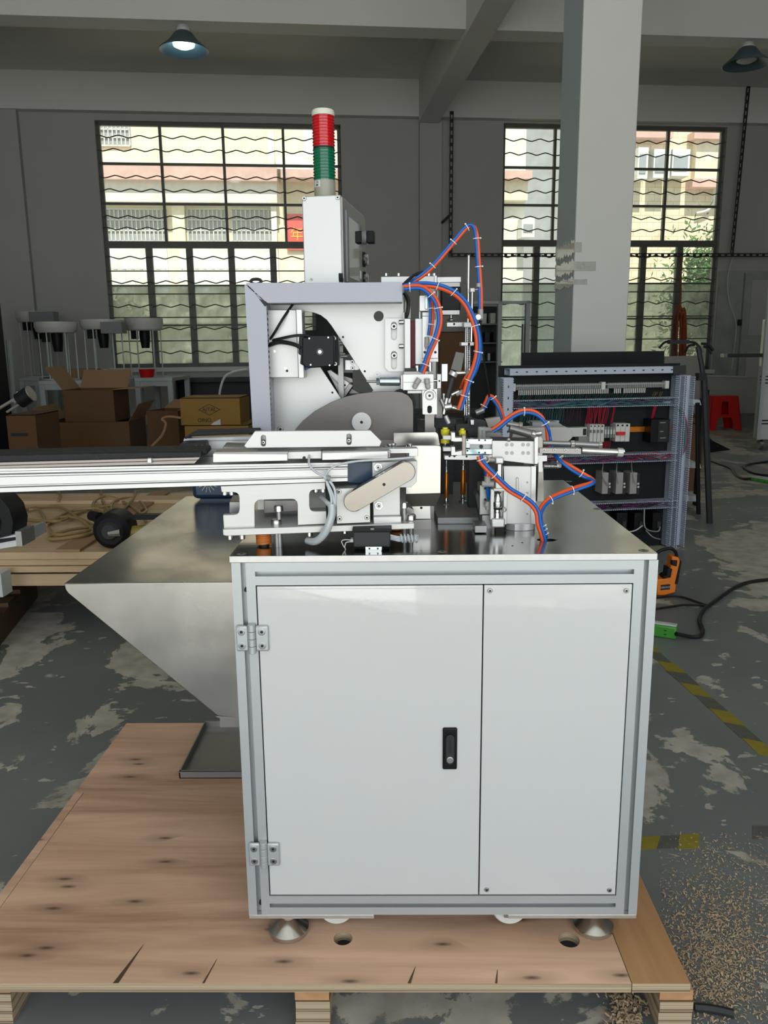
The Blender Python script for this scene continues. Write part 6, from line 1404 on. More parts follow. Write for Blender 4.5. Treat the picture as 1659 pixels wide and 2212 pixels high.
for f_, k in ((0.70, 0), (0.42, 1), (0.17, 1)):
    zc_ = z0b + H_ * f_; X = x1b + 0.002
    o = ob('push_button' if k else 'rotary_knob', M(FB).lathe([(0, 0), (0.0145, 0), (0.0145, 0.007), (0.012, 0.010), (0.0, 0.011)], (X, 0.235, zc_), 28, 'x'), A['chrome' if k else 'grey_plastic'], bz)
    if not k: ob('knob_grip', M(FB).box(X + 0.010, X + 0.026, 0.222, 0.248, zc_ - 0.013, zc_ + 0.013), A['black_plastic'], o, bevel=0.002)
    else: ob('button_collar', M(FB).lathe([(0.0148, 0), (0.0165, 0), (0.0165, 0.004), (0.0148, 0.004)], (X, 0.235, zc_), 28, 'x'), A['dark'], o)
m = M()
for k in range(3): m.coil(v3(733 + 3 * k, 600, 1.615), 0.0075, 0.0016, 1.0, 0.001, 6, 18, 'x')
tag(ob('coiled_cable', m, A['black_tube']), 'small black coil of cable at the foot of the operator box', 'cable')
ob('support', M(FB).box(x0b + 0.01, x1b - 0.01, 0.05, 0.12, TZ, z0b - 0.018), A['charcoal'], bz)
q = pl(702, 421, 0.07, FB); so = FB @ Vector((q[0], 0.07, z1b)); s_ = pl(725, 400, 0.07, FB)[0] - pl(680, 400, 0.07, FB)[0]; R = s_ / 2
zz_ = lambda y: pl(700, y, 0.07, FB)[1] - z1b
st = thing('signal_tower', 'red and green stack light with a cream cap on the operator box', 'signal light', so)
ob('base', M().lathe([(0, 0), (R, 0), (R, zz_(391)), (0, zz_(391))], so, 40), A['tower_grey'], st)
def ribs(za, zb, n=10):
    pr = [(0, za)]; h = (zb - za) / n
    for k in range(n):
        z = za + h * k; pr += [(R * 0.985, z + h * 0.02), (R * 0.985, z + h * 0.45), (R * 1.045, z + h * 0.6), (R * 1.045, z + h * 0.8), (R * 0.985, z + h * 0.98)]
    return pr + [(0, zb)]
ob('green_lens', M().lathe(ribs(zz_(391), zz_(323)), so, 40), A['tower_green'], st); ob('red_lens', M().lathe(ribs(zz_(319), zz_(252)), so, 40), A['tower_red'], st)
ob('joint_ring', M().lathe([(0, zz_(323)), (R * 1.0, zz_(323)), (R * 1.0, zz_(319)), (0, zz_(319))], so, 40), A['dark'], st)
ob('cap', M().lathe([(0, zz_(252)), (R * 1.06, zz_(252)), (R * 1.06, zz_(243)), (R * 0.98, zz_(239)), (R * 0.7, zz_(237)), (0, zz_(236.5))], so, 40), A['tower_cream'], st)
m = M(); n = 6; a0 = rad(190); za_, zb_ = zz_(407), zz_(393)
for k in range(n):
    a, b = a0 + rad(10) * k, a0 + rad(10) * (k + 1); r = R * 1.006
    m.add([so + Vector((r * math.cos(a), r * math.sin(a), za_)), so + Vector((r * math.cos(b), r * math.sin(b), za_)), so + Vector((r * math.cos(b), r * math.sin(b), zb_)), so + Vector((r * math.cos(a), r * math.sin(a), zb_))], [(0, 1, 2, 3)])
lb = ob('sticker', m, A['lamp_white'], st)
an = rad(232); text('lettering', '-D\nBK', 0.0055, so + Vector((R * 1.02 * math.cos(an), R * 1.02 * math.sin(an), (za_ + zb_) / 2)), (rad(90), 0, an + rad(90)), A['dark'], st, 0.0002)

# ================================================================== PNEUMATICS IN THE MIDDLE
YM = 1.575
hc = thing('compact_cylinder', 'square aluminium air cylinder with a steel coupling and rod', 'air cylinder', v3(880, 843, YM))
def hb(n, x0, y0, x1, y1, a, b, mt, par=None, bev=0.0008): return ob(n, M().pbox(x0, y0, x1, y1, YM + a, YM + b), A[mt], par or hc, bevel=bev)
hb('body', 870, 808, 937, 843, 0, 0.035, 'bright_alu'); hb('groove', 870, 825, 937, 826.5, -0.0006, 0, 'grey_alu', bev=0); hb('front_plate', 866, 810, 870, 841, 0.002, 0.033, 'plate_alu')
q0, q1 = v3(820, 824, YM + 0.018), v3(864, 824, YM + 0.018)
ob('coupling', M().cyl(q0, q1, 0.0085, n=28), A['blue_steel'], hc, bevel=0.001); ob('rod', M().cyl(v3(792, 824, YM + 0.018), q0, 0.0026, n=12), A['grey_alu'], hc)
ob('lock_nut', M().cyl(v3(813, 824, YM + 0.018), v3(819, 824, YM + 0.018), 0.0068, n=6), A['blue_steel'], hc); ob('rod_nut', M().cyl(v3(862, 824, YM + 0.018), v3(868, 824, YM + 0.018), 0.006, n=6), A['chrome'], hc)
ob('rod', M().cyl(v3(937, 822, YM + 0.018), v3(946, 822, YM + 0.018), 0.003, n=12), A['chrome'], hc); hb('end_block', 944, 808, 953, 839, 0.008, 0.028, 'plate_alu')
q = pl(949, 823, YM + 0.008); ob('end_hole', M().cyl((q[0], YM + 0.0073, q[1]), (q[0], YM + 0.008, q[1]), 0.0018, n=10), A['dark'], hc)
hb('mount', 872, 802, 925, 809, 0.002, 0.05, 'dull_steel'); hb('link', 880, 843, 912, 850, 0.01, 0.03, 'plate_alu')
def fitting(label, a, b, r, yy, par=None, elbow=None):
    pts = [v3(*a, yy), v3(*b, yy)]
    m = M().cyl(pts[0], pts[1], r, n=16)
    if elbow: m.cyl(pts[0], v3(*elbow, yy), r * 0.9, n=16); m.cyl(v3(*elbow, yy), v3(*elbow, yy) + (v3(*elbow, yy) - pts[0]) * 0.2, r * 0.6, n=12)
    return ob('push_fitting', m, A['fitting_grey'], par, bevel=0.0006)
fitting('', (899, 829), (906, 818), 0.0055, YM - 0.01, hc, (895, 838)); fitting('', (923, 829), (922, 818), 0.0055, YM - 0.01, hc, (925, 839))
bb = thing('bearing_block', 'narrow aluminium block with a ball bearing and a slot below', 'bearing', v3(927, 895, YM))
m = M(); q = pl(928, 855, YM + 0.004)
ob('block', M().plate([[(912, 840), (944, 840), (944, 895), (913, 895)], [(928 + 14 * math.cos(t), 854 + 14 * math.sin(t)) for t in [6.283 * i / 24 for i in range(24)]], capsule(928, 881, 928, 888, 5)], YM + 0.004, YM + 0.024), A['bright_alu'], bb, bevel=0.0006)
for r0, r1, mt in ((0.0095, 0.0118, 'chrome'), (0.006, 0.0088, 'grey_alu'), (0.0028, 0.0055, 'chrome')):
    ob('bearing_race', M().lathe([(r0, 0.0), (r0, -0.003), (r1, -0.003), (r1, 0.0)], (q[0], YM + 0.009, q[1]), 32, 'y'), A[mt], bb)
ob('bearing_seal', M().lathe([(0, 0), (0.0115, 0)], (q[0], YM + 0.009, q[1]), 32, 'y'), A['charcoal'], bb)
ob('slot_back', M().pbox(921, 874, 935, 893, YM + 0.018, YM + 0.0235), A['dark'], bb)
ob('hanger', M().pbox(914, 843, 942, 850, YM + 0.024, YM + 0.05), A['grey_alu'], bb)
ob('post', M().box(pl(918, 890, 1.60)[0], pl(938, 890, 1.60)[0], 1.60, 1.62, TZ, pl(930, 895, 1.6)[1]), A['dull_steel'], bb)

su = thing('vertical_slide_unit', 'vertical aluminium slide bars and air cylinder hung beside the upright plate', 'slide unit', v3(910, 808, YM))
def vb_(n, x0, y0, x1, y1, a, b, mt, bev=0.0008): return ob(n, M().pbox(x0, y0, x1, y1, YM + a, YM + b), A[mt], su, bevel=bev)
vb_('carriage', 874, 688, 887, 802, 0.01, 0.05, 'plate_alu'); vb_('carriage_foot', 874, 795, 900, 804, 0.008, 0.05, 'charcoal')
mat('dark_red', (0.16, 0.008, 0.015), 0.5, var=0.5, vscale=80)
vb_('cable_chain', 887, 693, 898, 797, 0.03, 0.05, 'dark_red'); vb_('rail', 897, 688, 913, 787, 0.01, 0.04, 'plate_alu'); vb_('rail', 905, 662, 909, 690, 0.02, 0.04, 'bright_alu')
vb_('cylinder_body', 912, 683, 947, 774, 0.0, 0.035, 'bright_alu'); vb_('cylinder_head', 912, 674, 947, 683, 0.0, 0.035, 'plate_alu'); vb_('cylinder_cap', 912, 774, 947, 782, 0.0, 0.035, 'plate_alu')
for x, y in ((917.5, 761), (940.5, 761)): q = pl(x, y, YM); ob('mounting_hole', M().cyl((q[0], YM - 0.0006, q[1]), (q[0], YM, q[1]), 0.0026, n=14), A['dark'], su)
vb_('upper_block', 906, 638, 927, 672, 0.0, 0.03, 'bright_alu'); vb_('shock_absorber', 918, 640, 924, 668, -0.004, 0.0, 'blue_steel')
ob('rod', M().cyl(v3(929, 783, YM + 0.018), v3(929, 802, YM + 0.018), 0.004, n=14), A['chrome'], su)
q = pl(901, 796, YM); ob('bolt_head', M().cyl((q[0], YM + 0.015, q[1] - 0.006), (q[0], YM + 0.015, q[1] + 0.006), 0.0045, n=16), A['chrome'], su, bevel=0.0008)
ob('cylinder_rod', M().cyl(v3(927, 672, YM + 0.018), v3(927, 640, YM + 0.018), 0.003, n=12), A['chrome'], su)
fitting('', (937, 676), (937, 690), 0.0045, YM - 0.004, su); fitting('', (922, 728), (923, 742), 0.0045, YM - 0.006, su, (921, 750))
vb_('plate_edge', 874, 650, 888, 688, 0.05, 0.055, 'grey_alu')
ob('black_loom', M().tube(smoothpts([v3(873, 632, YM + 0.03), v3(882, 650, YM + 0.03), v3(880, 675, YM + 0.03), v3(874, 690, YM + 0.035)]), 0.004, 8), A['black_tube'], su)
tb = thing('top_beam', 'flat aluminium beam with bolt heads above the lavender trunking', 'beam plate', v3(905, 612, 1.68))
def tbx(n, x0, y0, x1, y1, a, b, mt, bev=0.0008): return ob(n, M().pbox(x0, y0, x1, y1, 1.68 + a, 1.68 + b), A[mt], tb, bevel=bev)
tbx('beam', 823, 597, 942, 612, 0, 0.04, 'plate_alu'); tbx('side_plate', 938, 595, 944, 612, -0.003, 0.04, 'bright_alu'); tbx('beam_end', 944, 598, 996, 610, 0.0, 0.04, 'plate_alu')
for x in (834, 861, 926, 938): ob('bolt_head', M().cyl(v3(x, 597, 1.70), v3(x, 590, 1.70), 0.0042, n=16), A['chrome'], tb, bevel=0.0008)
tbx('motor_flange', 944, 610, 994, 620, 0.0, 0.04, 'grey_alu'); tbx('black_motor', 953, 620, 995, 671, 0.0, 0.045, 'black_metal', 0.002); tbx('motor_plate', 944, 670, 993, 680, 0.0, 0.045, 'plate_alu')
ob('pulley', M().lathe([(0, 0), (0.005, 0), (0.010, 0.002), (0.010, 0.003), (0.003, 0.006), (0.003, 0.018)], v3(974, 694, 1.70), 20), A['chrome'], tb)
tbx('arm', 965, 696, 1010, 706, 0.0, 0.03, 'bright_alu'); q = pl(981, 700, 1.68); ob('arm_hole', M().cyl((q[0], 1.6792, q[1]), (q[0], 1.68, q[1]), 0.0022, n=12), A['dark'], tb)
tbx('post', 943, 612, 948, 700, 0.03, 0.045, 'grey_alu'); ob('back_post', M().box(pl(925, 700, 1.73)[0], pl(942, 700, 1.73)[0], 1.735, 1.75, TZ, pl(930, 598, 1.73)[1]), A['plate_alu'], tb)

# rod stand
rs = thing('rod_stand', 'tall polished rod stand with a threaded spindle beside the slide unit', 'rod stand', v3(1012, 905, 1.66))
def rod(n, x0, y0, x1, y1, r, mt, yy=1.66): return ob(n, M().cyl(v3(x0, y0, yy), v3(x1, y1, yy), r, n=14), A[mt], rs)
ob('rod', M().cyl(v3(1008, 908, 1.66), v3(1012.5, 552, 1.66), 0.0028, n=14), A['chrome'], rs); rod('rod', 1020, 629, 1018, 738, 0.0028, 'chrome', 1.64); rod('guide_rod', 1007, 706, 1004, 900, 0.0035, 'chrome', 1.67)
q0, q1 = v3(1012, 900, 1.655), v3(1014, 700, 1.655); m = M(); m.coil((q0.x, q0.y, q0.z), 0.0032, 0.0008, 46, q1.z - q0.z, 4, 10); ob('spindle_thread', m, A['chrome'], rs); ob('spindle', M().cyl(q0, (q0.x, q0.y, q1.z), 0.003, n=10), A['grey_alu'], rs)
for (x0, y0, x1, y1, mt) in ((1016, 622, 1026, 631, 'bright_alu'), (1002, 696, 1020, 707, 'plate_alu'), (996, 739, 1024, 747, 'bright_alu'), (1010, 739, 1016, 747, 'charcoal'), (1003, 900, 1020, 910, 'charcoal')):
    ob('clamp', M().pbox(x0, y0, x1, y1, 1.635, 1.68), A[mt], rs, bevel=0.001)
ob('cross_pin', M().cyl(v3(1026, 626, 1.65), v3(1034, 625, 1.65), 0.002, n=10), A['chrome'], rs)
m = M().cyl(v3(1034, 612, 1.6), v3(1034, 620, 1.6), 0.0045, n=14); ob('push_fitting', m, A['fitting_grey'], rs)
ob('push_fitting', M().cyl(v3(1038, 668, 1.6), v3(1038, 683, 1.6), 0.0055, n=14).cyl(v3(1032, 685, 1.6), v3(1042, 687, 1.6), 0.0055, n=14), A['fitting_grey'], rs); ob('banjo', M().cyl(v3(1033, 685, 1.59), v3(1033, 685, 1.61), 0.005, n=16), A['chrome'], rs)
# angled gripper with chrome knobs
ag = thing('angled_gripper', 'small angled chrome gripper arms with round fittings below the slide', 'gripper', v3(970, 890, 1.60))
for (x0, y0, x1, y1, r, mt) in ((977, 812, 982, 803, 0.0085, 'bright_alu'), (984, 806, 1006, 806, 0.0045, 'chrome'), (1006, 806, 1018, 808, 0.0062, 'fitting_grey'), (978, 815, 966, 860, 0.006, 'charcoal'), (966, 858, 958, 895, 0.004, 'chrome'),
                                (960, 880, 976, 878, 0.0075, 'chrome'), (976, 880, 996, 884, 0.0045, 'chrome'), (952, 862, 962, 885, 0.004, 'grey_alu'), (975, 853, 992, 845, 0.004, 'chrome'), (985, 852, 1000, 845, 0.0045, 'fitting_grey'), (962, 898, 970, 915, 0.0045, 'plate_alu')):
    ob('arm' if r < 0.005 else 'knob', M().cyl(v3(x0, y0, 1.60), v3(x1, y1, 1.60), r, n=16), A[mt], ag, bevel=0.0008)
ob('glass_plate', M().pbox(954, 786, 967, 824, 1.60, 1.61), A['blue_steel'], ag, bevel=0.0006)
ob('hinge_plate', M().plate([[(957, 850), (975, 853), (972, 875), (958, 872)]], 1.61, 1.62), A['bright_alu'], ag)
ob('base', M().plate([[(940, 905), (985, 905), (985, 922), (940, 925)]], 1.64, 1.68), A['charcoal'], ag); ob('post', M().box(v3(948, 920, 1.82).x, v3(978, 920, 1.82).x, 1.80, 1.84, TZ, v3(950, 924, 1.82).z), A['charcoal'], ag); ob('post_arm', M().box(v3(948, 915, 1.66).x, v3(978, 915, 1.66).x, 1.67, 1.81, v3(950, 922, 1.66).z, v3(950, 912, 1.66).z), A['charcoal'], ag)
ob('cover_plate', M().plate([rnd([(944, 830, 2), (952, 830), (956, 905), (942, 905)])], 1.66, 1.67), A['dull_steel'], ag)

# ================================================================== GRIPPER AND COLUMN ON THE OTHER SIDE
YK = pz(1120, 1147, TZ)[1]; YQ = YK + 0.002
gh = thing('gripper_slide', 'aluminium gripper slide with eight screw heads and long chrome rods', 'gripper', v3(1110, 1000, YQ))
def gq(n, poly, a, b, mt, bev=0.0008, par=None): return ob(n, M().plate([poly], YQ + a, YQ + b), A[mt], par or gh, bevel=bev)
def r5(x0, y0, x1, y1): return [(940 + x0 / 5.53, 880 + y0 / 5.53), (940 + x1 / 5.53, 880 + y0 / 5.53), (940 + x1 / 5.53, 880 + y1 / 5.53), (940 + x0 / 5.53, 880 + y1 / 5.53)]
def q5(*p): return [(940 + a / 5.53, 880 + b / 5.53) for a, b in p]
hb5 = gq('head_plate', q5((680, 398), (1185, 405), (1185, 680), (830, 640), (680, 600)), 0.0, 0.03, 'plate_alu')
for x in (855, 917, 1050, 1112):
    for y in (446, 545): q = pl(940 + x / 5.53, 880 + y / 5.53, YQ); ob('screw', M().lathe([(0, -0.0004), (0.0033, -0.0004), (0.0035, 0)], (q[0], YQ, q[1]), 16, 'y'), A['dull_steel'], gh)
gq('head_top', q5((690, 385), (1180, 395), (1185, 405), (680, 398)), 0.001, 0.05, 'charcoal'); gq('end_plate', rnd(q5((1185, 368), (1208, 350), (1232, 352)) + q5((1225, 680), (1185, 680))), -0.006, 0.036, 'bright_alu'); gq('end_side', rnd(q5((1232, 352), (1270, 345), (1290, 380), (1285, 640), (1225, 680))), 0.004, 0.04, 'dull_steel')
gq('slide_rail', r5(365, 380, 690, 440), 0.004, 0.03, 'blue_steel'); gq('slide_rail', r5(365, 500, 690, 560), 0.004, 0.03, 'blue_steel'); gq('slide_core', r5(410, 440, 690, 500), 0.012, 0.03, 'grey_alu')
for x, y in ((385, 393), (385, 518), (525, 392), (597, 393), (525, 541), (597, 541)): q = pl(940 + x / 5.53, 880 + y / 5.53, YQ + 0.004); ob('bolt_hole', M().cyl((q[0], YQ + 0.0034, q[1]), (q[0], YQ + 0.004, q[1]), 0.0018, n=10), A['dark'], gh)
q = pl(940 + 550 / 5.53, 880 + 468 / 5.53, YQ + 0.012); ob('cap_screw', M().cyl((q[0], YQ + 0.010, q[1]), (q[0], YQ + 0.012, q[1]), 0.0035, n=14), A['charcoal'], gh)
gq('jaw_plate', r5(325, 335, 364, 572), -0.004, 0.03, 'taupe'); gq('jaw_pad', r5(366, 425, 418, 488), 0.002, 0.02, 'bright_alu')
for dy_ in (0, 170):
    gq('jaw', q5((190, 300 + dy_), (238, 300 + dy_), (240, 362 + dy_), (325, 362 + dy_ * 0.9), (325, 410 + dy_ * 0.95), (235, 412 + dy_ * 0.95), (190, 405 + dy_)), -0.002, 0.02, 'bright_alu')
    gq('finger', q5((93, 340 + dy_ * 0.82), (190, 340 + dy_ * 0.82), (190, 386 + dy_ * 0.82), (93, 386 + dy_ * 0.82)), -0.006, 0.012, 'white_plastic', 0.0012)
gq('carrier_bar', q5((110, 575), (250, 580), (285, 552), (330, 572), (640, 572), (680, 565), (680, 612), (420, 630), (110, 625)), 0.0, 0.03, 'plate_alu')
for x, y in ((172, 583), (230, 584), (375, 586)): q = pl(940 + x / 5.53, 880 + y / 5.53, YQ); ob('bolt_hole', M().cyl((q[0], YQ - 0.0006, q[1]), (q[0], YQ, q[1]), 0.0020, n=10), A['dark'], gh)
# rods to the outside
def cyl5(n, a, b, r, mt, yy=YQ + 0.02, nn=18, par=None): return ob(n, M().cyl(v3(*a, yy), v3(*b, yy), r, n=nn), A[mt], par or gh, bevel=0.0006)
gq('arm_plate', [(1165, 968), (1256, 969), (1256, 981), (1165, 979)], -0.002, 0.02, 'dull_steel')
for x in (1175, 1198, 1222, 1246): q = pl(x, 972, YQ - 0.002); screw((q[0], YQ - 0.002, q[1]), 0.0032, gh, h=0.25)
cyl5('chrome_rod', (1256, 973), (1334, 977), 0.0062, 'chrome'); cyl5('rod_end', (1333, 977), (1345, 978), 0.0088, 'bright_alu', nn=8); cyl5('end_knob', (1344, 975), (1349, 975), 0.0045, 'chrome')
cyl5('rod', (1172, 957), (1232, 959), 0.0052, 'grey_alu', YQ + 0.05); cyl5('nut', (1232, 959), (1241, 959), 0.0075, 'chrome', YQ + 0.05, 6); cyl5('rod', (1241, 959), (1296, 962), 0.0062, 'grey_alu', YQ + 0.05); cyl5('nut', (1292, 962), (1300, 962), 0.0080, 'chrome', YQ + 0.05, 6)
cyl5('rod', (1148, 1006), (1175, 1004), 0.002, 'chrome'); m = M(); q = v3(1172, 1007, YQ + 0.02); m.coil((q.x, q.y, q.z), 0.0042, 0.0010, 11, 0.030, 5, 12, 'x'); ob('return_spring', m, A['chrome'], gh)
cyl5('nut', (1202, 1005), (1212, 1005), 0.0055, 'bright_alu', nn=6); gq('spring_bracket', [(1160, 984), (1182, 984), (1182, 996), (1172, 997), (1172, 1020), (1163, 1020), (1163, 1000), (1158, 998)], 0.002, 0.02, 'plate_alu')
q = v3(1099, 950, YQ - 0.002); ob('ball_pin', M().lathe([(0, -0.004), (0.003, -0.003), (0.0042, 0), (0.003, 0.003), (0, 0.004)], q, 16), A['chrome'], gh)
# rear gripper parts
rg_ = thing('rear_gripper', 'rear gripper with grey blocks, rods and rounded cover behind the front slide', 'gripper', v3(1100, 940, 1.70))
def rgx(n, poly, y0, y1, mt, bev=0.0008): return ob(n, M().plate([poly], y0, y1), A[mt], rg_, bevel=bev)
rgx('cover', rnd([(1110, 925), (1230, 922, 12), (1240, 940, 6), (1228, 955, 8), (1170, 952), (1105, 950)]), 1.70, 1.74, 'fitting_grey'); rgx('cover_side', rnd([(1150, 912), (1205, 911, 10), (1222, 924), (1150, 928)]), 1.74, 1.78, 'grey_plastic')
rgx('block', [(1010, 904), (1050, 911), (1050, 940), (1010, 938)], 1.62, 1.66, 'charcoal'); rgx('block', [(985, 917), (1012, 915), (1012, 930), (985, 932)], 1.62, 1.66, 'charcoal'); rgx('plate', [(1048, 905), (1080, 900), (1085, 915), (1055, 925)], 1.66, 1.68, 'taupe')
rgx('block', [(1050, 932), (1083, 935), (1086, 947), (1046, 947)], 1.58, 1.61, 'dull_steel'); rgx('small_clip', [(1016, 907), (1024, 907), (1024, 918), (1017, 918)], 1.61, 1.62, 'bright_alu')
for a, b, r, mt in (((1100, 925), (1147, 938), 0.0085, 'grey_alu'), ((1147, 938), (1155, 940), 0.0095, 'chrome'), ((1155, 938), (1170, 935), 0.005, 'chrome'), ((1095, 915), (1125, 920), 0.006, 'grey_alu'), ((1120, 919), (1128, 920), 0.0072, 'taupe')):
    ob('rod', M().cyl(v3(*a, 1.62), v3(*b, 1.62), r, n=18), A[mt], rg_, bevel=0.0008)
for x in (1037, 1045): ob('push_fitting', M().cyl(v3(x, 922, 1.57), v3(x, 945, 1.57), 0.0048, n=14).cyl(v3(x, 927, 1.57), v3(x + 17, 929, 1.57), 0.0048, n=14), A['fitting_grey'], rg_)
for i in range(3): q = pl(1033 + 8 * i, 915, 1.62); ob('bolt_hole', M().cyl((q[0], 1.6194, q[1]), (q[0], 1.62, q[1]), 0.0022, n=10), A['dark'], rg_)
ob('round_fitting', M().cyl(v3(1028, 892, 1.66), v3(1045, 885, 1.66), 0.006, n=14), A['grey_alu'], rg_)
ob('post', M().box(v3(1012, 940, 1.66).x, v3(1050, 940, 1.66).x, 1.64, 1.68, TZ, v3(1030, 941, 1.65).z), A['charcoal'], rg_)
ob('post', M().box(v3(1120, 940, 1.72).x, v3(1160, 940, 1.72).x, 1.74, 1.76, TZ, v3(1130, 945, 1.74).z), A['charcoal'], rg_)

# column
YK = pz(1120, 1147, TZ)[1] + 0.0
ck = thing('gripper_column', 'thick aluminium column with a rounded foot carrying the front gripper slide', 'column block', v3(1120, 1147, YK))
def kq(n, poly, a, b, mt, bev=0.0008): return ob(n, M().plate([poly], YK + a, YK + b), A[mt], ck, bevel=bev)
bxl, bxr = v3(1095, 1140, YK).x, v3(1161, 1140, YK).x
ob('foot', M().prism([[(bxl, YK + 0.1), (bxl, YK + 0.012), (bxl + 0.015, YK), (bxr - 0.02, YK), (bxr - 0.006, YK + 0.008), (bxr, YK + 0.025), (bxr, YK + 0.1)]], TZ, v3(1120, 1132, YK).z, 'z'), A['bright_alu'], ck, bevel=0.0008)
kq('shell', q5((815, 700), (1205, 705), (1195, 1395), (840, 1395)), 0.006, 0.09, 'plate_alu', 0.001)
kq('edge_strip', q5((1150, 705), (1205, 705), (1196, 1395), (1145, 1390)), 0.003, 0.006, 'bright_alu', 0.0)
kq('side_rail', q5((1235, 640), (1290, 660), (1296, 870), (1300, 1130), (1215, 1130)), 0.03, 0.09, 'dull_steel')
kq('slot', [q for q in capsule(940 + 981 / 5.53, 880 + 850 / 5.53, 940 + 981 / 5.53, 880 + 1050 / 5.53, 3)], 0.0052, 0.0058, 'taupe', 0); kq('slot_inner', capsule(940 + 981 / 5.53, 880 + 856 / 5.53, 940 + 981 / 5.53, 880 + 1044 / 5.53, 1.7), 0.0046, 0.0053, 'plate_alu', 0)
for y in (896, 1023, 1145, 1273): q = pl(940 + 1100 / 5.53, 880 + y / 5.53, YK + 0.006); ob('set_screw', M().lathe([(0, -0.0004), (0.0016, -0.0004), (0.002, 0)], (q[0], YK + 0.006, q[1]), 12, 'y'), A['grey_alu'], ck)
kq('top_gap', q5((820, 640), (1060, 645), (1060, 690), (820, 690)), 0.02, 0.06, 'dark', 0)
ob('head_support', M().box(v3(1096, 1000, YK + 0.03).x, v3(1158, 1000, YK + 0.03).x, YK + 0.035, YK + 0.08, v3(1120, 1010, YK).z, v3(1120, 960, YK).z), A['grey_alu'], ck)
# stop rod beside the column
YR = YK - 0.012
sr_ = thing('stop_rod', 'vertical chrome stop rod held in square blocks in front of the column', 'stop rod', v3(1077, 1140, YR))
def s5(n, x0, y0, x1, y1, a, b, mt, bev=0.0012): return ob(n, M().pbox(940 + x0 / 5.53, 880 + y0 / 5.53, 940 + x1 / 5.53, 880 + y1 / 5.53, YR + a, YR + b), A[mt], sr_, bevel=bev)
def l5(n, prof, cx5, mt, seg=24):
    c = v3(940 + cx5 / 5.53, 1000, YR + 0.008); m = M()
    m.lathe([(r, pl(940 + cx5 / 5.53, 880 + y / 5.53, YR + 0.008)[1]) for r, y in prof], (c.x, c.y, 0), seg); return ob(n, m, A[mt], sr_)
s5('upper_block', 722, 600, 820, 675, 0.0, 0.018, 'bright_alu', 0.002); s5('middle_block', 718, 895, 812, 975, 0.0, 0.018, 'bright_alu', 0.002); s5('lower_block', 672, 1330, 835, 1440, -0.002, 0.024, 'bright_alu', 0.003)
l5('rod', [(0, 675), (0.0066, 675), (0.0066, 895), (0, 895)], 766, 'chrome')
s5('cage', 700, 970, 860, 1000, 0.0, 0.02, 'plate_alu', 0.0006); s5('cage', 662, 980, 704, 1340, 0.004, 0.02, 'plate_alu', 0.0006); s5('cage', 815, 985, 858, 1400, 0.006, 0.02, 'plate_alu', 0.0006); s5('cage_back', 700, 1000, 815, 1340, 0.018, 0.022, 'plate_alu', 0)
l5('knurled_stop', [(0.003, 1010), (0.007, 1015), (0.004, 1035), (0.0045, 1050), (0.0068, 1075), (0.0072, 1120), (0.0098, 1125), (0.0098, 1180), (0.0088, 1195)], 755, 'chrome', 12)
l5('rubber_ring', [(0.0088, 1195), (0.0095, 1200), (0.0085, 1215), (0.004, 1218)], 755, 'black_plastic'); l5('spindle', [(0.0055, 1218), (0.0055, 1250), (0.0065, 1255), (0.0068, 1330), (0, 1335)], 752, 'chrome')
c = v3(940 + 822 / 5.53, 880 + 1223 / 5.53, YR); ob('split_ring', M().lathe([(0.0032, 0), (0.0040, -0.0008), (0.0048, 0), (0.0040, 0.0008), (0.0032, 0)], c, 24, 'y'), A['chrome'], sr_)
s5('base', 720, 1438, 828, 1500, 0.002, 0.02, 'black_plastic', 0.001)
fitting('', (1036, 990), (1053, 992), 0.0048, YR + 0.01, sr_); ob('push_fitting', M().cyl(v3(1041, 1045, YR + 0.006), v3(1066, 1046, YR + 0.006), 0.0055, n=16).cyl(v3(1053, 1028, YR + 0.006), v3(1053, 1044, YR + 0.006), 0.006, n=16), A['fitting_grey'], sr_)
ob('push_fitting', M().cyl(v3(1048, 1090, YR + 0.02), v3(1055, 1092, YR + 0.02), 0.005, n=14).cyl(v3(1053, 1083, YR + 0.02), v3(1054, 1100, YR + 0.02), 0.005, n=14), A['fitting_grey'], sr_)
ob('ring_fitting', M().lathe([(0.0045, 0), (0.006, -0.002), (0.0075, 0), (0.006, 0.002), (0.0045, 0)], v3(1050, 992, YR), 20, 'y'), A['white_plastic'], sr_); cyl5('stub', (1054, 993), (1072, 994), 0.005, 'taupe', YR + 0.01, par=sr_)
# slotted grey block beside
vbk = thing('valve_block', 'dark grey drilled block standing between the plungers and the column', 'block', v3(1048, 1135, YR + 0.04))
ob('block', M().pbox(1036, 1048, 1061, 1112, YR + 0.035, YR + 0.08), A['grey_alu'], vbk, bevel=0.001); ob('side_leg', M().plate([[(1027, 1070), (1032, 1064), (1036, 1075), (1042, 1095), (1043, 1135), (1040, 1135)]], YR + 0.04, YR + 0.08), A['charcoal'], vbk)
ob('foot', M().pbox(1026, 1136, 1052, 1151, YR - 0.01, YR + 0.04), A['grey_alu'], vbk, bevel=0.0008); ob('pedestal', M().box(v3(1040, 1120, YR + 0.05).x, v3(1062, 1120, YR + 0.05).x, YR + 0.036, YR + 0.08, TZ, v3(1050, 1110, YR + 0.05).z), A['grey_alu'], vbk)
for x, y in ((1048, 1055), (1058, 1055), (1048, 1079)): q = pl(x, y, YR + 0.035); ob('bolt_hole', M().cyl((q[0], YR + 0.0342, q[1]), (q[0], YR + 0.035, q[1]), 0.0023, n=10), A['dark'], vbk)

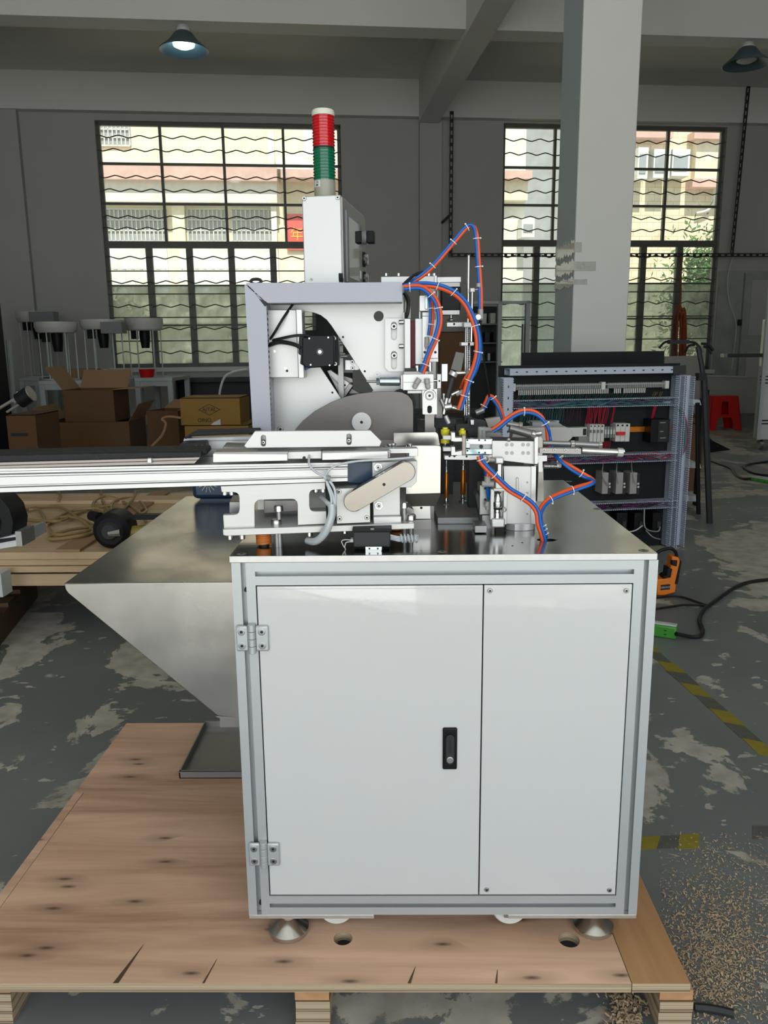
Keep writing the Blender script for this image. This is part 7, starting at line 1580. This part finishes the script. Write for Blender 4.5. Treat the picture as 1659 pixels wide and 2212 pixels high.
# base with orange plungers
zb0 = pz(990, 1132, TZ)
zbt = pl(990, 1118, zb0[1])[1]
bp_ = thing('base_block', 'dark grey steel base plate carrying the two orange plungers', 'base plate', (pl(990, 1132, zb0[1])[0], zb0[1], TZ))
xl_, xr_ = pl(945, 1125, zb0[1])[0], pl(1042, 1125, zb0[1])[0]; yb2 = pz(975, 1041, zbt)[1]; yb3 = pz(1032, 1055, zbt)[1]
ob('plate', M().prism([[(xl_, zb0[1]), (xr_, zb0[1]), (pz(1034, 1058, zbt)[0], yb3), (pz(1005, 1040, zbt)[0], yb2), (pz(955, 1040, zbt)[0], yb2), (pz(945, 1095, zbt)[0] - 0.01, pz(945, 1095, zbt)[1])]], TZ, zbt, 'z'), A['block_grey'], bp_, bevel=0.001)
for x, y in ((973, 1114), (1024, 1112), (1030, 1102), (950, 1116)): q = pz(x, y, zbt); ob('dowel', M().lathe([(0, 0.0004), (0.0018, 0.0003), (0.002, 0)], (q[0], q[1], zbt), 10), A['chrome'], bp_)
ob('back_wall', M().box(pl(942, 1000, yb2 + .02)[0], pl(1040, 1000, yb2 + .02)[0], yb2 + 0.02, yb2 + 0.03, TZ, pl(990, 990, yb2 + .02)[1]), A['charcoal'], bp_)
for nm_, x, yt_, yb__, r, lbl in (('orange_plunger', 964, 1020, 1075, 0.0042, 'slim orange anodised plunger next to the bright guard sheet'), ('orange_plunger', 1000, 1015, 1068, 0.0056, 'thicker orange anodised plunger next to the drilled block')):
    yy = pz(x, 1094 if x == 964 else 1085, zbt)[1]; b = v3(x, yb__ + 6, yy)
    t = thing(nm_, lbl, 'plunger', (b.x, yy, zbt))
    zf = lambda y: pl(x, y, yy)[1]
    ob('barrel', M().lathe([(0, zf(yb__)), (r * 0.8, zf(yb__)), (r, zf(yb__ - 3)), (r, zf(yt_ + 3)), (r * 0.8, zf(yt_)), (0, zf(yt_))], (b.x, yy, 0), 20), A['copper_orange'], t)
    ob('foot_nut', M().lathe([(0, zbt), (r * 1.6, zbt), (r * 1.6, zbt + 0.003), (r * 0.7, zbt + 0.005), (r * 1.1, zf(yb__ + 6)), (r * 0.7, zf(yb__)), (0, zf(yb__))], (b.x, yy, 0), 14), A['chrome'], t)
    ob('needle', M().lathe([(0, zf(yt_)), (r * 0.75, zf(yt_)), (r * 0.7, zf(yt_ - 10)), (r * 0.4, zf(yt_ - 12)), (r * 0.4, zf(yt_ - 26)), (0, zf(yt_ - 26))], (b.x, yy, 0), 12), A['chrome'], t)
for x0, x1, ys__ in ((952, 971, (928, 936, 949, 957)), (991, 1006, (930, 940))):
    yy = YQ + 0.03; q = v3((x0 + x1) / 2, 960, yy); r = (pl(x1, 940, yy)[0] - pl(x0, 940, yy)[0]) / 2; zf = lambda y: pl((x0 + x1) / 2, y, yy)[1]
    pr = [(0, zf(ys__[-1]))]
    for k in range(0, len(ys__), 2): pr += [(r, zf(ys__[len(ys__) - 1 - k])), (r, zf(ys__[len(ys__) - 2 - k])), (r * 0.6, zf(ys__[len(ys__) - 2 - k]) + 0.001), (r * 0.6, zf(ys__[len(ys__) - 2 - k]) + 0.004)]
    t = thing('yellow_spool', 'yellow plastic spool held in the gripper jaws' if x0 == 952 else 'smaller yellow plastic cap behind the gripper jaw plate', 'spool', q)
    ob('spool', M().lathe(pr + [(0, pr[-1][1])], (q.x, q.y, 0), 24), A['yellow_plastic'], t); ob('pin', M().cyl((q.x, q.y, zf(ys__[-1] + 14)), (q.x, q.y, zf(ys__[-1])), r * 0.4, n=12), A['chrome'], t)

# ================================================================== AIR TUBES
def tubepair(key, label_b, label_o, pts, yy, sep=4.2, side=1, r=0.0032, ties=(), n=6, dyo=0.0, three=False):
    """two tubes side by side along a line of the view, each at its own depth"""
    P = [(a[0], a[1], (a[2] if len(a) > 2 else yy)) for a in pts]; nrm = []
    for i in range(len(P)):
        a = P[max(i - 1, 0)]; b = P[min(i + 1, len(P) - 1)]; dx, dy2 = b[0] - a[0], b[1] - a[1]; L = math.hypot(dx, dy2) or 1; nrm.append((-dy2 / L, dx / L))
    out = []
    sd = side if isinstance(side, list) else [side] * len(P)
    for g_, mt, lb_ in ((-1, 'blue_tube', label_b), (1, 'orange_tube', label_o)):
        q = [v3(p[0] + nn[0] * s * g_ * sep / 2, p[1] + nn[1] * s * g_ * sep / 2, p[2] + g_ * r * (1 - abs(s)) * 1.1) for p, nn, s in zip(P, nrm, sd)]
        t = thing('air_tube', lb_, 'air hose', q[-1]); ob('tube', M().tube(smoothpts(q, n), r, 10), A[mt], t); out.append((t, q))
    base = out[0][0]
    for k in ties:
        i = int(k); f = k - i; a, b = P[i], P[min(i + 1, len(P) - 1)]; c = v3(a[0] + (b[0] - a[0]) * f, a[1] + (b[1] - a[1]) * f, a[2] + (b[2] - a[2]) * f)
        d = (v3(b[0], b[1], b[2]) - v3(a[0], a[1], a[2])); d = d.normalized() if d.length > 0 else Vector((0, 0, 1)); u = d.cross(Vector((0, 1, 0))).normalized(); v = d.cross(u)
        ring = [c + u * (r * 2.25 * math.cos(t)) + v * (r * 1.45 * math.sin(t)) for t in [6.283 * j / 18 for j in range(19)]]
        m = M().tube(ring, 0.0009, 5); m.obox(c + u * r * 2.4, (0.0026, 0.0024, 0.0026)); ob('cable_tie', m, A['tie_white'], base)
    return out
tubepair('A', 'blue tube rising to the tall peak above the rod stand', 'orange tube rising to the tall peak above the rod stand', [(875, 614, 1.60), (890, 609, 1.60), (930, 580), (980, 523), (1005, 494), (1016, 487), (1025, 492), (1030, 515), (1033, 560), (1036, 600), (1038, 635), (1038, 668)], 1.60, 4.6, [1, 1, 1, 1, 1, .5, -.5, -1, -1, -1, -1, -1], 0.0030, (2.1, 3.0, 4.4, 7.0, 8.4))
tubepair('B', 'blue tube in the wide arc sweeping round the rod stand', 'orange tube in the wide arc sweeping round the rod stand', [(872, 620, 1.56), (905, 615), (945, 618), (980, 632), (1005, 655), (1022, 690), (1031, 725), (1032, 760), (1024, 795), (1012, 825), (1003, 855), (993, 885)], 1.56, 6.5, 1, 0.0036, (2.0, 3.0, 5.4, 7.0, 8.9, 10.0))
tubepair('B2', 'outer blue tube following the wide arc past the rod stand', 'second orange tube ending at the chrome knobs', [(1012, 680), (1028, 705), (1036, 740), (1034, 775), (1026, 800), (1020, 812)], 1.575, 5, 1, 0.0030, ())
tubepair('C', 'blue tube curving down to the compact cylinder fittings', 'orange tube curving down to the compact cylinder fittings', [(872, 622, 1.54), (905, 620), (925, 630), (944, 655), (950, 690), (943, 725), (928, 760), (917, 790), (911, 806)], 1.54, 6, -1, 0.0033, (0.4, 2.3, 3.3, 5.2, 6.9))
tubepair('D', 'short blue tube inside the arc reaching the slide cylinder', 'short orange tube inside the arc reaching the cylinder head', [(925, 628), (931, 650), (932, 690), (928, 725)], 1.555, 6, -1, 0.0026, (1.4, 2.3))
tubepair('E', 'blue tube looping over the gripper slide', 'orange tube looping over the gripper slide', [(1064, 930), (1078, 921), (1100, 903), (1125, 890), (1150, 890), (1170, 902), (1182, 925), (1187, 955), (1200, 985, 1.5), (1230, 1008, 1.48), (1262, 1027, 1.48), (1281, 1037, 1.47), (1278, 1044, 1.46), (1245, 1055, 1.45), (1205, 1070, 1.44), (1180, 1085, 1.43), (1167, 1105, 1.42), (1166, 1125, 1.42), (1172, 1145, 1.42), (1181, 1176, 1.425)], 1.54, 6, [-1, -1, -1, -1, -1, -.6, .6, 1, .3, -1, -1, -.3, .6, 1, 1, 1, 1, 1, 1, 1], 0.0033, (3.3, 5.6, 8.3, 9.8, 13.2, 14.6, 17.6, 18.0, 18.3))
tubepair('F', 'blue tube slanting down across the front of the column', 'orange tube slanting down across the front of the column', [(1036, 985), (1042, 1000), (1068, 1027), (1100, 1057), (1130, 1075), (1150, 1090), (1161, 1108), (1164, 1130), (1170, 1150), (1176, 1172)], 1.40, 6.5, 1, 0.0033, (0.5, 2.0, 4.0))
tubepair('G', 'small blue tube looping up behind the gripper', 'small orange tube looping up behind the gripper', [(1040, 888), (1050, 870), (1056, 857), (1065, 860), (1078, 880), (1088, 910)], 1.68, 5, -1, 0.0030, (0.6, 3.0))
cable('air_tube', 'single blue tube bending behind the gripper rods', [v3(1187, 966, 1.56), v3(1205, 962, 1.57), v3(1225, 964, 1.58), v3(1235, 968, 1.6)], 0.0032, A['blue_tube'], 'air hose')
cable('air_tube', 'short blue tube hanging beside the stop rod', [v3(1048, 1012, 1.47), v3(1053, 1050, 1.48), v3(1055, 1078, 1.49)], 0.0035, A['blue_tube'], 'air hose')
cable('air_tube', 'short orange tube entering the elbow beside the stop rod', [v3(1050, 1008, 1.455), v3(1054, 1018, 1.455), v3(1053, 1030, 1.455)], 0.0030, A['orange_tube'], 'air hose')
cable('air_tube', 'orange tube reaching the small chrome fitting under the slide', [v3(1010, 810, 1.57), v3(1002, 822, 1.57), v3(995, 838, 1.59)], 0.0030, A['orange_tube'], 'air hose')
cable('black_loom', 'black cable sleeve rising from the trunking end with the tubes', [v3(872, 614, 1.585), v3(885, 602, 1.59), v3(900, 592, 1.6), v3(920, 587, 1.61)], 0.0032, A['black_tube'])
